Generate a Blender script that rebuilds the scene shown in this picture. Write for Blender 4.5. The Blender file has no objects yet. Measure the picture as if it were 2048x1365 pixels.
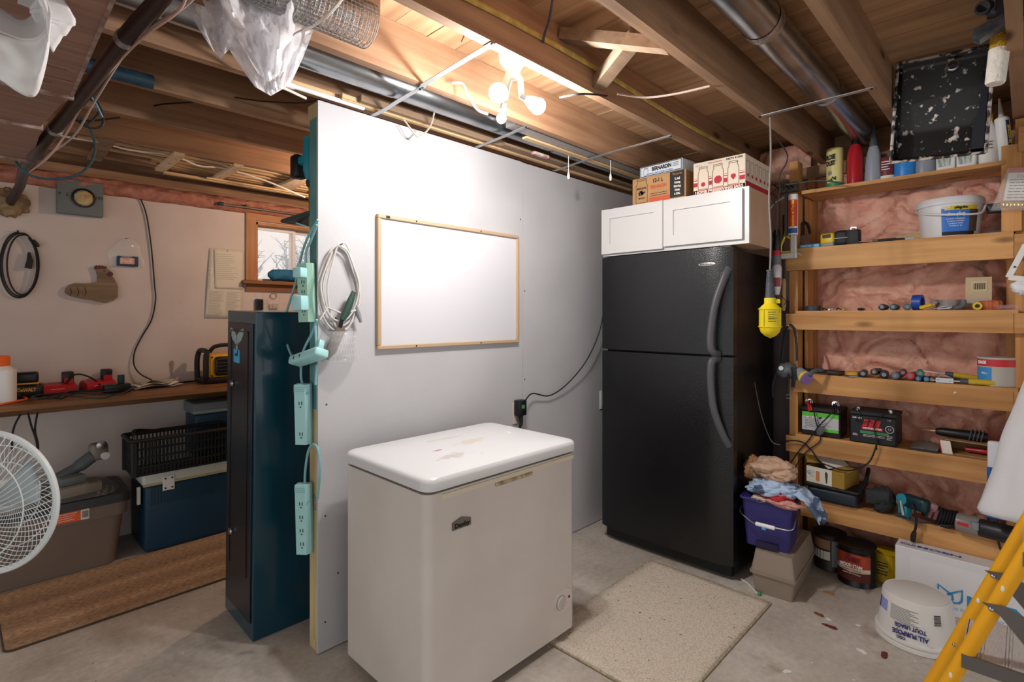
import bpy, bmesh, math, random
from mathutils import Vector, Matrix, noise
random.seed(7)
PI = math.pi
C = bpy.context.scene.collection
SC = bpy.context.scene

# ---------------------------------------------------------------- camera, light, exposure
EYE = 1.36                       # camera height, metres
FPX, CXP, HOR = 1050.0, 1024.0, 632.0   # focal length, centre column and horizon row of the 2048x1365 frame
TH = math.radians(44.5)          # heading of the view, from +X towards +Y
cam_d = bpy.data.cameras.new('camera')
cam_d.sensor_width = 36.0
cam_d.lens = 36.0 * FPX / 2048.0
cam_d.shift_y = -(682.5 - HOR) / 2048.0
cam_d.clip_start = 0.02
cam = bpy.data.objects.new('camera', cam_d)
cam.location = (0, 0, EYE)
cam.rotation_euler = (PI / 2, 0, TH - PI / 2)
C.objects.link(cam)
SC.camera = cam

SC.view_settings.view_transform = 'Standard'
SC.view_settings.look = 'None'
SC.view_settings.gamma = 1.0
SC.view_settings.use_curve_mapping = False
SC.view_settings.exposure = 0.0

world = bpy.data.worlds.new('overcast_sky')
SC.world = world
world.use_nodes = True
WBG = world.node_tree.nodes['Background']
WBG.inputs[0].default_value = (1.0, 0.985, 0.97, 1)
WBG.inputs[1].default_value = 1.1
BULB = 930.0        # luminance of the LED bulbs
BULB_WARM = 760.0    # luminance of the warm bulb behind the partition

# ---------------------------------------------------------------- helpers
def at(u, v, x=None, y=None, z=None):
    """world point where the sight line through photo pixel (u, v) meets the plane x=, y= or z="""
    a = (u - CXP) / FPX; b = (HOR - v) / FPX
    d = Vector((math.cos(TH) + a * math.sin(TH), math.sin(TH) - a * math.cos(TH), b))
    if x is not None: t = x / d.x
    elif y is not None: t = y / d.y
    else: t = (z - EYE) / d.z
    return Vector((d.x * t, d.y * t, EYE + d.z * t))

def lin(h):
    h = h.lstrip('#')
    o = []
    for i in (0, 2, 4):
        c = int(h[i:i + 2], 16) / 255.0
        o.append(c / 12.92 if c <= 0.04045 else ((c + 0.055) / 1.055) ** 2.4)
    return (o[0], o[1], o[2], 1.0)

MATS = {}
def mat(name, col, rough=0.5, metal=0.0, col2=None, scale=8.0, stretch=(1, 1, 1), bump=0.0, bscale=None, spec=0.5,
        emit=0.0, trans=0.0, alpha=1.0, detail=5.0, lo=0.35, hi=0.65, ior=1.45, coat=0.0):
    if name in MATS: return MATS[name]
    m = bpy.data.materials.new(name); m.use_nodes = True
    nt = m.node_tree; b = nt.nodes['Principled BSDF']
    b.inputs['Base Color'].default_value = lin(col)
    b.inputs['Roughness'].default_value = rough
    b.inputs['Metallic'].default_value = metal
    b.inputs['Specular IOR Level'].default_value = spec
    b.inputs['IOR'].default_value = ior
    if coat: b.inputs['Coat Weight'].default_value = coat
    if trans: b.inputs['Transmission Weight'].default_value = trans
    if alpha < 1: b.inputs['Alpha'].default_value = alpha
    if emit:
        b.inputs['Emission Color'].default_value = lin(col); b.inputs['Emission Strength'].default_value = emit
    if col2 or bump:
        tc = nt.nodes.new('ShaderNodeTexCoord'); mp = nt.nodes.new('ShaderNodeMapping')
        mp.inputs['Scale'].default_value = stretch
        nt.links.new(tc.outputs['Object'], mp.inputs[0])
        if col2:
            n = nt.nodes.new('ShaderNodeTexNoise'); n.inputs['Scale'].default_value = scale; n.inputs['Detail'].default_value = detail
            nt.links.new(mp.outputs[0], n.inputs['Vector'])
            r = nt.nodes.new('ShaderNodeValToRGB')
            r.color_ramp.elements[0].position = lo; r.color_ramp.elements[0].color = lin(col)
            r.color_ramp.elements[1].position = hi; r.color_ramp.elements[1].color = lin(col2)
            nt.links.new(n.outputs['Fac'], r.inputs[0]); nt.links.new(r.outputs[0], b.inputs['Base Color'])
        if bump:
            n2 = nt.nodes.new('ShaderNodeTexNoise'); n2.inputs['Scale'].default_value = bscale or scale; n2.inputs['Detail'].default_value = 4
            nt.links.new(mp.outputs[0], n2.inputs['Vector'])
            bp = nt.nodes.new('ShaderNodeBump'); bp.inputs['Strength'].default_value = bump; bp.inputs['Distance'].default_value = 0.01
            nt.links.new(n2.outputs['Fac'], bp.inputs['Height']); nt.links.new(bp.outputs[0], b.inputs['Normal'])
    MATS[name] = m
    return m

def wood(name, c1, c2, c3, axis='x', rough=0.6, knots=True, scale=1.0):
    """sawn timber: stretched grain noise with wavy rings and a few dark knots"""
    if name in MATS: return MATS[name]
    m = bpy.data.materials.new(name); m.use_nodes = True
    nt = m.node_tree; b = nt.nodes['Principled BSDF']; L = nt.links
    b.inputs['Roughness'].default_value = rough; b.inputs['Specular IOR Level'].default_value = 0.3
    tc = nt.nodes.new('ShaderNodeTexCoord'); mp = nt.nodes.new('ShaderNodeMapping')
    st = {'x': (1.2, 26, 26), 'y': (26, 1.2, 26), 'z': (26, 26, 1.2)}[axis]
    mp.inputs['Scale'].default_value = [s * scale for s in st]
    oi = nt.nodes.new('ShaderNodeObjectInfo')
    ad = nt.nodes.new('ShaderNodeVectorMath'); ad.operation = 'ADD'
    ml = nt.nodes.new('ShaderNodeMath'); ml.operation = 'MULTIPLY'; ml.inputs[1].default_value = 7.0
    L.new(oi.outputs['Random'], ml.inputs[0]); L.new(tc.outputs['Object'], ad.inputs[0]); L.new(ml.outputs[0], ad.inputs[1])
    L.new(ad.outputs[0], mp.inputs[0])
    n = nt.nodes.new('ShaderNodeTexNoise'); n.inputs['Scale'].default_value = 1.0; n.inputs['Detail'].default_value = 6; n.inputs['Distortion'].default_value = 0.6
    L.new(mp.outputs[0], n.inputs['Vector'])
    r = nt.nodes.new('ShaderNodeValToRGB')
    r.color_ramp.elements[0].position = 0.3; r.color_ramp.elements[0].color = lin(c1)
    r.color_ramp.elements[1].position = 0.72; r.color_ramp.elements[1].color = lin(c2)
    L.new(n.outputs['Fac'], r.inputs[0])
    # large mottling
    n3 = nt.nodes.new('ShaderNodeTexNoise'); n3.inputs['Scale'].default_value = 2.2; n3.inputs['Detail'].default_value = 3
    L.new(ad.outputs[0], n3.inputs['Vector'])
    mx0 = nt.nodes.new('ShaderNodeMixRGB'); mx0.blend_type = 'MULTIPLY'; mx0.inputs[0].default_value = 0.35
    L.new(r.outputs[0], mx0.inputs[1]); L.new(n3.outputs['Color'], mx0.inputs[2])
    hs = nt.nodes.new('ShaderNodeMixRGB'); hs.inputs[0].default_value = 0.0
    L.new(mx0.outputs[0], hs.inputs[1]); out = hs
    r3 = nt.nodes.new('ShaderNodeValToRGB')
    r3.color_ramp.elements[0].position = 0.25; r3.color_ramp.elements[0].color = (0.62, 0.62, 0.62, 1)
    r3.color_ramp.elements[1].position = 0.75; r3.color_ramp.elements[1].color = (1.15, 1.15, 1.15, 1)
    L.new(n3.outputs['Fac'], r3.inputs[0]); L.new(r3.outputs[0], mx0.inputs[2]); mx0.inputs[0].default_value = 0.8
    if knots:
        mk = nt.nodes.new('ShaderNodeMapping')
        sk = {'x': (3.2, 9, 9), 'y': (9, 3.2, 9), 'z': (9, 9, 3.2)}[axis]
        mk.inputs['Scale'].default_value = sk
        L.new(ad.outputs[0], mk.inputs[0])
        vo = nt.nodes.new('ShaderNodeTexVoronoi'); vo.inputs['Scale'].default_value = 0.62
        L.new(mk.outputs[0], vo.inputs['Vector'])
        rk = nt.nodes.new('ShaderNodeValToRGB')
        rk.color_ramp.elements[0].position = 0.05; rk.color_ramp.elements[0].color = (1, 1, 1, 1)
        rk.color_ramp.elements[1].position = 0.13; rk.color_ramp.elements[1].color = (0, 0, 0, 1)
        L.new(vo.outputs['Distance'], rk.inputs[0])
        mx = nt.nodes.new('ShaderNodeMixRGB'); mx.inputs[2].default_value = lin(c3)
        L.new(rk.outputs[0], mx.inputs[0]); L.new(out.outputs[0], mx.inputs[1]); out = mx
    L.new(out.outputs[0], b.inputs['Base Color'])
    bp = nt.nodes.new('ShaderNodeBump'); bp.inputs['Strength'].default_value = 0.25; bp.inputs['Distance'].default_value = 0.004
    L.new(n.outputs['Fac'], bp.inputs['Height']); L.new(bp.outputs[0], b.inputs['Normal'])
    MATS[name] = m
    return m

def spl(pts, n=8, closed=False):
    """Catmull-Rom curve through pts"""
    P = [Vector(p) for p in pts]; out = []
    N = len(P)
    rng = range(N) if closed else range(N - 1)
    for i in rng:
        p0 = P[(i - 1) % N] if (closed or i > 0) else P[i]
        p1 = P[i]; p2 = P[(i + 1) % N]
        p3 = P[(i + 2) % N] if (closed or i + 2 < N) else p2
        for k in range(n):
            t = k / n
            out.append(0.5 * ((2 * p1) + (-p0 + p2) * t + (2 * p0 - 5 * p1 + 4 * p2 - p3) * t * t + (-p0 + 3 * p1 - 3 * p2 + p3) * t ** 3))
    if not closed: out.append(P[-1])
    return out

class G:
    """collects shapes; o() links them as one mesh object"""
    def __init__(s, M=None):
        s.v = []; s.f = []; s.M = M
    def add(s, vs, fs):
        b = len(s.v)
        for p in vs:
            p = Vector(p)
            s.v.append(s.M @ p if s.M else p)
        s.f += [tuple(b + i for i in f) for f in fs]
        return s
    def box(s, x0, x1, y0, y1, z0, z1):
        return s.add([(x0, y0, z0), (x1, y0, z0), (x1, y1, z0), (x0, y1, z0), (x0, y0, z1), (x1, y0, z1), (x1, y1, z1), (x0, y1, z1)],
                     [(3, 2, 1, 0), (4, 5, 6, 7), (0, 1, 5, 4), (1, 2, 6, 5), (2, 3, 7, 6), (3, 0, 4, 7)])
    def rbox(s, x0, x1, y0, y1, z0, z1, r=0.01, seg=2):
        bm = bmesh.new(); bmesh.ops.create_cube(bm, size=1)
        for v in bm.verts:
            v.co = Vector(((x0 + x1) / 2 + v.co.x * (x1 - x0), (y0 + y1) / 2 + v.co.y * (y1 - y0), (z0 + z1) / 2 + v.co.z * (z1 - z0)))
        bmesh.ops.bevel(bm, geom=bm.edges[:], offset=r, segments=seg, affect='EDGES', profile=0.5)
        bm.verts.index_update()
        s.add([v.co.copy() for v in bm.verts], [tuple(v.index for v in f.verts) for f in bm.faces]); bm.free()
        return s
    def obox(s, p0, p1, w, h, up=(0, 0, 1)):
        """bar from p0 to p1, w wide, h high"""
        p0 = Vector(p0); p1 = Vector(p1); d = (p1 - p0).normalized(); up = Vector(up)
        sd = d.cross(up).normalized(); u = sd.cross(d)
        vs = []
        for p in (p0, p1):
            for a, b in ((-1, -1), (1, -1), (1, 1), (-1, 1)):
                vs.append(p + sd * (a * w / 2) + u * (b * h / 2))
        return s.add(vs, [(0, 1, 2, 3), (7, 6, 5, 4), (0, 4, 5, 1), (1, 5, 6, 2), (2, 6, 7, 3), (3, 7, 4, 0)])
    def lathe(s, prof, n=20, c=(0, 0, 0), axis='z', cap=True):
        vs = []; fs = []
        for r, z in prof:
            for k in range(n):
                a = 2 * PI * k / n
                x, y = r * math.cos(a), r * math.sin(a)
                p = {'z': (x, y, z), 'x': (z, x, y), 'y': (y, z, x)}[axis]
                vs.append((p[0] + c[0], p[1] + c[1], p[2] + c[2]))
        for i in range(len(prof) - 1):
            for k in range(n):
                k2 = (k + 1) % n
                fs.append((i * n + k, i * n + k2, (i + 1) * n + k2, (i + 1) * n + k))
        if cap:
            fs.append(tuple(range(n - 1, -1, -1))); L = (len(prof) - 1) * n
            fs.append(tuple(range(L, L + n)))
        return s.add(vs, fs)
    def cyl(s, p0, p1, r0, r1=None, n=16):
        return s.tube([p0, p1], r0, n, r1=r1)
    def tube(s, path, r, n=8, closed=False, r1=None, flat=None):
        P = [Vector(p) for p in path]; N = len(P)
        if N < 2: return s
        vs = []; fs = []
        def tan(i):
            if closed: return (P[(i + 1) % N] - P[i - 1])
            return P[min(i + 1, N - 1)] - P[max(i - 1, 0)]
        t = tan(0).normalized()
        ref = Vector((0, 0, 1)) if abs(t.z) < 0.9 else Vector((1, 0, 0))
        u = (ref - t * ref.dot(t)).normalized()
        for i in range(N):
            t = tan(i)
            t = t.normalized() if t.length > 1e-9 else Vector((0, 0, 1))
            u = u - t * u.dot(t)
            if u.length < 1e-6:
                u = Vector((1, 0, 0)) - t * t.x
            u.normalize(); w = t.cross(u)
            ri = r[i] if isinstance(r, (list, tuple)) else (r if r1 is None else r + (r1 - r) * i / (N - 1))
            rw = ri if flat is None else ri * flat
            for k in range(n):
                a = 2 * PI * k / n
                vs.append(P[i] + u * (ri * math.cos(a)) + w * (rw * math.sin(a)))
        for i in range(N if closed else N - 1):
            j = (i + 1) % N
            for k in range(n):
                k2 = (k + 1) % n
                fs.append((i * n + k, i * n + k2, j * n + k2, j * n + k))
        if not closed:
            fs.append(tuple(range(n - 1, -1, -1))); L = (N - 1) * n
            fs.append(tuple(range(L, L + n)))
        return s.add(vs, fs)
    def prism(s, poly, a0, a1, axis='z'):
        """polygon (in the two other axes, right-handed order) drawn out along axis"""
        n = len(poly)
        def mk(p, q, a):
            return {'z': (p, q, a), 'y': (p, a, q), 'x': (a, p, q)}[axis]
        vs = [mk(p, q, a0) for p, q in poly] + [mk(p, q, a1) for p, q in poly]
        fs = [tuple(range(n - 1, -1, -1)), tuple(range(n, 2 * n))]
        for i in range(n):
            j = (i + 1) % n
            fs.append((i, j, n + j, n + i))
        return s.add(vs, fs)
    def sph(s, c, r, n=16, m=10):
        if not isinstance(r, (tuple, list)): r = (r, r, r)
        prof = []
        vs = [(c[0], c[1], c[2] - r[2])]; fs = []
        for i in range(1, m):
            ph = -PI / 2 + PI * i / m
            for k in range(n):
                a = 2 * PI * k / n
                vs.append((c[0] + r[0] * math.cos(ph) * math.cos(a), c[1] + r[1] * math.cos(ph) * math.sin(a), c[2] + r[2] * math.sin(ph)))
        vs.append((c[0], c[1], c[2] + r[2])); T = len(vs) - 1
        for k in range(n):
            k2 = (k + 1) % n
            fs.append((0, 1 + k2, 1 + k))
            for i in range(m - 2):
                fs.append((1 + i * n + k, 1 + i * n + k2, 1 + (i + 1) * n + k2, 1 + (i + 1) * n + k))
            fs.append((T, 1 + (m - 2) * n + k, 1 + (m - 2) * n + k2))
        return s.add(vs, fs)
    def grid(s, fn, nu, nv, cu=False):
        vs = [fn(i / nu, j / nv) for j in range(nv + 1) for i in range(nu + 1)]
        fs = []
        for j in range(nv):
            for i in range(nu):
                a = j * (nu + 1) + i
                fs.append((a, a + 1, a + nu + 2, a + nu + 1))
        return s.add(vs, fs)
    def o(s, name, m, parent=None, smooth=True, ang=35, solid=0):
        me = bpy.data.meshes.new(name)
        me.from_pydata([tuple(p) for p in s.v], [], s.f)
        bm = bmesh.new(); bm.from_mesh(me)
        bmesh.ops.recalc_face_normals(bm, faces=bm.faces[:])
        bm.to_mesh(me); bm.free()
        me.materials.append(m)
        if smooth:
            me.polygons.foreach_set('use_smooth', [True] * len(me.polygons))
            me.set_sharp_from_angle(angle=math.radians(ang))
        ob = bpy.data.objects.new(name, me); C.objects.link(ob)
        if parent: ob.parent = parent
        if solid:
            md = ob.modifiers.new('thickness', 'SOLIDIFY'); md.thickness = solid; md.offset = 0
        return ob

def tag(o, label, cat, group=None, kind=None):
    o['label'] = label; o['category'] = cat
    if group: o['group'] = group
    if kind: o['kind'] = kind
    return o
def thing(name, label, cat, loc=(0, 0, 0), rz=0.0, group=None, rx=0.0, ry=0.0):
    o = bpy.data.objects.new(name, None); o.empty_display_size = 0.05; C.objects.link(o)
    o.location = loc; o.rotation_euler = (math.radians(rx), math.radians(ry), math.radians(rz))
    return tag(o, label, cat, group)
def struct(o):
    o['kind'] = 'structure'; return o
def place(o, loc, rz=0, rx=0, ry=0):
    o.location = loc; o.rotation_euler = (math.radians(rx), math.radians(ry), math.radians(rz)); return o
def dup(root, loc=None, rz=None, label=None):
    r = root.copy(); C.objects.link(r)
    if loc is not None: r.location = loc
    if rz is not None: r.rotation_euler[2] = math.radians(rz)
    if label: r['label'] = label
    for ch in list(root.children):
        c = ch.copy(); C.objects.link(c); c.parent = r; c.matrix_parent_inverse = ch.matrix_parent_inverse
        for g in ch.children:
            d = g.copy(); C.objects.link(d); d.parent = c
    return r

FONTCACHE = {}
def txt(s, size, loc, m, parent, width=None, bold=0.0, rot=(90, 0, 0), align='CENTER', name='lettering', shear=0.0):
    cu = bpy.data.curves.new('t', 'FONT'); cu.body = s; cu.size = size; cu.align_x = align; cu.align_y = 'CENTER'
    cu.offset = bold; cu.extrude = 0.0004; cu.resolution_u = 3; cu.shear = shear
    tmp = bpy.data.objects.new('t', cu)
    C.objects.link(tmp)
    dg = bpy.context.evaluated_depsgraph_get()
    me = bpy.data.meshes.new_from_object(tmp.evaluated_get(dg))
    bpy.data.objects.remove(tmp); bpy.data.curves.remove(cu)
    if width and len(me.vertices):
        xs = [v.co.x for v in me.vertices]; w = max(xs) - min(xs)
        if w > 0:
            k = width / w
            for v in me.vertices: v.co.x *= k
    me.materials.clear(); me.materials.append(m)
    o = bpy.data.objects.new(name, me); C.objects.link(o); o.parent = parent
    o.location = loc; o.rotation_euler = [math.radians(a) for a in rot]
    return o
def lines(x0, x1, z0, n, dz, y, m, parent, h=0.0018, seed=1, name='fine_print'):
    """rows of small print on a face that looks towards -Y"""
    g = G(); rr = random.Random(seed)
    for i in range(n):
        x = x0; z = z0 - i * dz; e = x1 - (x1 - x0) * rr.random() * 0.3
        while x < e:
            w = min(rr.uniform(0.3, 1.0) * (x1 - x0) * 0.2, e - x)
            g.box(x, x + w * 0.85, y - 0.0004, y, z - h / 2, z + h / 2); x += w
    return g.o(name, m, parent, smooth=False)

# ---------------------------------------------------------------- materials
def film(name, col, clear, rough=0.35):
    m = bpy.data.materials.new(name); m.use_nodes = True; nt = m.node_tree; L = nt.links
    out = nt.nodes['Material Output']; b = nt.nodes['Principled BSDF']
    b.inputs['Base Color'].default_value = lin(col); b.inputs['Roughness'].default_value = rough
    tl = nt.nodes.new('ShaderNodeBsdfTranslucent'); tl.inputs[0].default_value = lin(col)
    tp = nt.nodes.new('ShaderNodeBsdfTransparent')
    m1 = nt.nodes.new('ShaderNodeMixShader'); m1.inputs[0].default_value = 0.45; L.new(b.outputs[0], m1.inputs[1]); L.new(tl.outputs[0], m1.inputs[2])
    m2 = nt.nodes.new('ShaderNodeMixShader'); m2.inputs[0].default_value = clear; L.new(m1.outputs[0], m2.inputs[1]); L.new(tp.outputs[0], m2.inputs[2])
    L.new(m2.outputs[0], out.inputs[0]); return m
W_JOIST = wood('joist_timber', '8a6850', 'ae8b6c', '4a2f1e', 'x', 0.7)
W_PLANK = wood('subfloor_timber', 'a58160', 'd0aa84', '6a4528', 'y', 0.75, scale=0.7)
W_SHELFY = wood('shelf_timber', 'b9824c', 'd9a76c', '5c3520', 'y', 0.55)
W_SHELFZ = wood('post_timber', 'b07a45', 'd6a066', '5c3520', 'z', 0.6)
W_LATH = wood('lath_timber', 'c09a6c', 'dcc096', '7a5434', 'x', 0.65, knots=False)
W_BENCH = wood('bench_timber', '6e482c', '96683f', '3c2414', 'x', 0.5)
W_CASING = wood('casing_timber', 'a06a3c', 'bb8350', '5c3520', 'z', 0.5, knots=False)
W_STUD = wood('stud_timber', 'b9a477', 'd2c091', '6a5230', 'z', 0.65, knots=False)
W_GREY = wood('weathered_timber', '7d6651', '988069', '45342a', 'x', 0.8, knots=False)
WHITE_WALL = mat('wall_paint', 'b9babe', 0.55, col2='b2b3b7', scale=2.5, bump=0.05, bscale=60)
LEFT_WALL = mat('old_wall_paint', 'cfc3bd', 0.7, col2='c2b4ae', scale=2.0, bump=0.12, bscale=24)
WHITE_GLOSS = mat('white_enamel', 'd2cdc8', 0.22, col2='cac3bd', scale=3)
FREEZER_LID = mat('lid_enamel', 'f0f1f2', 0.3)
CAB_WHITE = mat('cabinet_lacquer', 'cccccb', 0.35)
WHITE_PL = mat('white_plastic', 'e4e4e2', 0.4)
PAPER = mat('paper', 'e2ded4', 0.8)
BLACK_PL = mat('black_plastic', '15161a', 0.4)
BLACK_RUB = mat('black_rubber', '16171a', 0.6)
DARK_MET = mat('dark_metal', '2c2d30', 0.4, 0.8)
STEEL = mat('steel', 'b6b7ba', 0.3, 0.95)
GALV = mat('galvanised_steel', 'b4b8bc', 0.26, 0.95, col2='9ca2a8', scale=6, stretch=(1, 1, 1))
STRAP = mat('strap_steel', 'b9bcc0', 0.4, 0.8)
INK = mat('black_ink', '1a1a1c', 0.6)
INK_GREY = mat('grey_ink', '70706e', 0.7)
INK_WHITE = mat('white_ink', 'eeeeee', 0.6)
INK_BLUE = mat('blue_ink', '2a5ea8', 0.6)
INK_RED = mat('red_ink', 'c0292f', 0.6)
YELLOW = mat('yellow_plastic', 'e8cf14', 0.4)
ORANGE = mat('orange_plastic', 'ec6a24', 0.45)
RED_PL = mat('red_plastic', 'b3202c', 0.4)
TEAL = mat('teal_plastic', '0f7f94', 0.45)
AQUA_CAST = mat('aqua_cast_white_plastic', '9fd2d4', 0.45)  # white plastic; the teal cast over this corner is put into its colour
CAST_CORD = mat('aqua_cast_cord', '7fb4ba', 0.5)  # the same teal cast put into the cord colour
GREY_PL = mat('grey_plastic', '85898f', 0.45)
BLUE_PL = mat('blue_plastic', '1f6fc2', 0.4)
CARD = mat('cardboard', 'b08a60', 0.8, col2='a27c54', scale=14)
CLEAR = mat('clear_film', 'f4f6f8', 0.12, alpha=0.16, spec=0.9)
FILM = film('milky_film', 'f2f2f6', 0.22)
WHITE_BAG = mat('white_bag_film', 'eef0f4', 0.35, alpha=0.93)
PINK = mat('pink_glass_fibre', 'd89a86', 1.0, col2='efc2ae', scale=14, bump=0.9, bscale=42, spec=0.1, lo=0.3, hi=0.7)

def dusty(m, col, scale, lo, hi, amt):
    """grey dust patches over a material's own colour"""
    nt = m.node_tree; L = nt.links; b = nt.nodes['Principled BSDF']
    src = b.inputs['Base Color'].links[0].from_socket
    tc = nt.nodes.new('ShaderNodeTexCoord'); n = nt.nodes.new('ShaderNodeTexNoise'); n.inputs['Scale'].default_value = scale; n.inputs['Detail'].default_value = 7
    n.inputs['Distortion'].default_value = 1.2
    L.new(tc.outputs['Object'], n.inputs['Vector'])
    r = nt.nodes.new('ShaderNodeValToRGB'); r.color_ramp.elements[0].position = lo; r.color_ramp.elements[0].color = (0, 0, 0, 1)
    r.color_ramp.elements[1].position = hi; r.color_ramp.elements[1].color = (amt, amt, amt, 1)
    L.new(n.outputs['Fac'], r.inputs[0])
    mx = nt.nodes.new('ShaderNodeMixRGB'); mx.inputs[2].default_value = lin(col)
    L.new(r.outputs[0], mx.inputs[0]); L.new(src, mx.inputs[1]); L.new(mx.outputs[0], b.inputs['Base Color'])
dusty(PINK, '7a665e', 2.6, 0.58, 0.72, 0.75)
dusty(W_SHELFY, 'e6dccd', 9, 0.735, 0.745, 0.8)
dusty(GALV, '8a8078', 5, 0.55, 0.75, 0.5)

# ================================================================ THE SETTING
XF = 3.60          # outer face of the framed far wall
YL = 4.00          # left (window) wall
YP = 2.027         # drywall face of the partition
ZJ = 2.245         # underside of the joists
ZS = 2.43          # underside of the subfloor
XB, YB = -2.6, -2.6  # the room goes on behind the camera

# ---- floor: worn concrete with paint chips
def concrete():
    m = bpy.data.materials.new('worn_concrete'); m.use_nodes = True
    nt = m.node_tree; L = nt.links; b = nt.nodes['Principled BSDF']; b.inputs['Roughness'].default_value = 0.62
    tc = nt.nodes.new('ShaderNodeTexCoord')
    def noi(sc, det, st=None):
        n = nt.nodes.new('ShaderNodeTexNoise'); n.inputs['Scale'].default_value = sc; n.inputs['Detail'].default_value = det
        n.inputs['Roughness'].default_value = 0.6
        L.new(tc.outputs['Object'], n.inputs['Vector']); return n
    def ramp(src, p0, c0, p1, c1):
        r = nt.nodes.new('ShaderNodeValToRGB'); r.color_ramp.elements[0].position = p0; r.color_ramp.elements[0].color = c0
        r.color_ramp.elements[1].position = p1; r.color_ramp.elements[1].color = c1; L.new(src, r.inputs[0]); return r
    base = ramp(noi(1.6, 8).outputs['Fac'], 0.36, lin('a79f95'), 0.66, lin('ccc6bd'))
    fine = ramp(noi(38, 6).outputs['Fac'], 0.3, (0.78, 0.77, 0.75, 1), 0.7, (1.08, 1.08, 1.08, 1))
    mu = nt.nodes.new('ShaderNodeMixRGB'); mu.blend_type = 'MULTIPLY'; mu.inputs[0].default_value = 0.8
    L.new(base.outputs[0], mu.inputs[1]); L.new(fine.outputs[0], mu.inputs[2])
    st = ramp(noi(3.3, 5).outputs['Fac'], 0.60, (0, 0, 0, 1), 0.72, (1, 1, 1, 1))
    mx = nt.nodes.new('ShaderNodeMixRGB'); mx.inputs[2].default_value = lin('7a6450'); L.new(mu.outputs[0], mx.inputs[1])
    k = nt.nodes.new('ShaderNodeMath'); k.operation = 'MULTIPLY'; k.inputs[1].default_value = 0.6; L.new(st.outputs[0], k.inputs[0]); L.new(k.outputs[0], mx.inputs[0])
    # flecks of white paint and dark grit
    vo = nt.nodes.new('ShaderNodeTexVoronoi'); vo.inputs['Scale'].default_value = 17; L.new(tc.outputs['Object'], vo.inputs['Vector'])
    cr = nt.nodes.new('ShaderNodeSeparateColor'); L.new(vo.outputs['Color'], cr.inputs[0])
    rad = nt.nodes.new('ShaderNodeMath'); rad.operation = 'MULTIPLY_ADD'; rad.inputs[1].default_value = 0.26; rad.inputs[2].default_value = -0.155
    L.new(cr.outputs[0], rad.inputs[0])
    lt = nt.nodes.new('ShaderNodeMath'); lt.operation = 'LESS_THAN'; L.new(vo.outputs['Distance'], lt.inputs[0]); L.new(rad.outputs[0], lt.inputs[1])
    m2 = nt.nodes.new('ShaderNodeMixRGB'); m2.inputs[2].default_value = lin('d8d6d0'); L.new(lt.outputs[0], m2.inputs[0]); L.new(mx.outputs[0], m2.inputs[1])
    vo2 = nt.nodes.new('ShaderNodeTexVoronoi'); vo2.inputs['Scale'].default_value = 23; L.new(tc.outputs['Object'], vo2.inputs['Vector'])
    c2 = nt.nodes.new('ShaderNodeSeparateColor'); L.new(vo2.outputs['Color'], c2.inputs[0])
    r2 = nt.nodes.new('ShaderNodeMath'); r2.operation = 'MULTIPLY_ADD'; r2.inputs[1].default_value = 0.2; r2.inputs[2].default_value = -0.12
    L.new(c2.outputs[1], r2.inputs[0])
    l2 = nt.nodes.new('ShaderNodeMath'); l2.operation = 'LESS_THAN'; L.new(vo2.outputs['Distance'], l2.inputs[0]); L.new(r2.outputs[0], l2.inputs[1])
    m3 = nt.nodes.new('ShaderNodeMixRGB'); m3.inputs[2].default_value = lin('5a4638'); L.new(l2.outputs[0], m3.inputs[0]); L.new(m2.outputs[0], m3.inputs[1])
    L.new(m3.outputs[0], b.inputs['Base Color'])
    bp = nt.nodes.new('ShaderNodeBump'); bp.inputs['Strength'].default_value = 0.12; bp.inputs['Distance'].default_value = 0.01
    L.new(noi(22, 6).outputs['Fac'], bp.inputs['Height']); L.new(bp.outputs[0], b.inputs['Normal'])
    return m
struct(G().box(XB, XF + 0.2, YB, YL + 0.2, -0.12, 0).o('floor', concrete(), smooth=False))

# ---- left wall with a window opening
wx0, wx1, wz0, wz1 = 1.40, 2.25, 1.615, 2.045
g = G()
y0, y1 = YL, YL + 0.2
zt = 2.115
g.box(XB, wx0, y0, y1, 0, zt).box(wx1, XF + 0.2, y0, y1, 0, zt).box(wx0, wx1, y0, y1, 0, wz0).box(wx0, wx1, y0, y1, wz1, zt)
WL = struct(g.o('wall_left', LEFT_WALL, smooth=False))
g = G().box(XB, XF, y0, y1, zt, ZJ)
g.o('sill_plate', W_JOIST, WL, smooth=False)
g = G().box(XB, XF, y0 + 0.12, y1, ZJ, ZS)
g.o('rim_board', W_JOIST, WL, smooth=False)

# ---- far wall: studs, sheathing
WF = struct(G().box(XF, XF + 0.12, YB, YL, 0, ZS).o('wall_far', W_PLANK, smooth=False))
for y in (2.0, 1.70, 1.34, 0.915, 0.055, -0.36, -0.77):
    G().box(3.46, XF, y - 0.019, y + 0.019, 0, ZJ - 0.071).o('stud', W_SHELFZ, WF, smooth=False)
G().box(3.46, XF, YB, YP, ZJ - 0.07, ZJ).o('top_plate', W_JOIST, WF, smooth=False)
# grey board beside the refrigerator
G().box(3.40, 3.46, 0.985, 1.30, 0, 1.45).o('grey_board', mat('grey_board_paint', '6d6066', 0.7), WF, smooth=False)
# vapour barrier over the insulation behind the refrigerator
VAP = mat('vapour_barrier_film', 'e6cfc0', 0.3, alpha=0.75)
def vb(u, v):
    y = 0.985 + 0.98 * u; z = 1.45 + 0.62 * v
    return (3.455 + 0.012 * noise.noise((y * 6, z * 6, 1)), y, z)
G().grid(vb, 24, 16).o('vapour_barrier', VAP, WF)
# right hand wall face beyond the frame stays open: the room goes on

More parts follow.
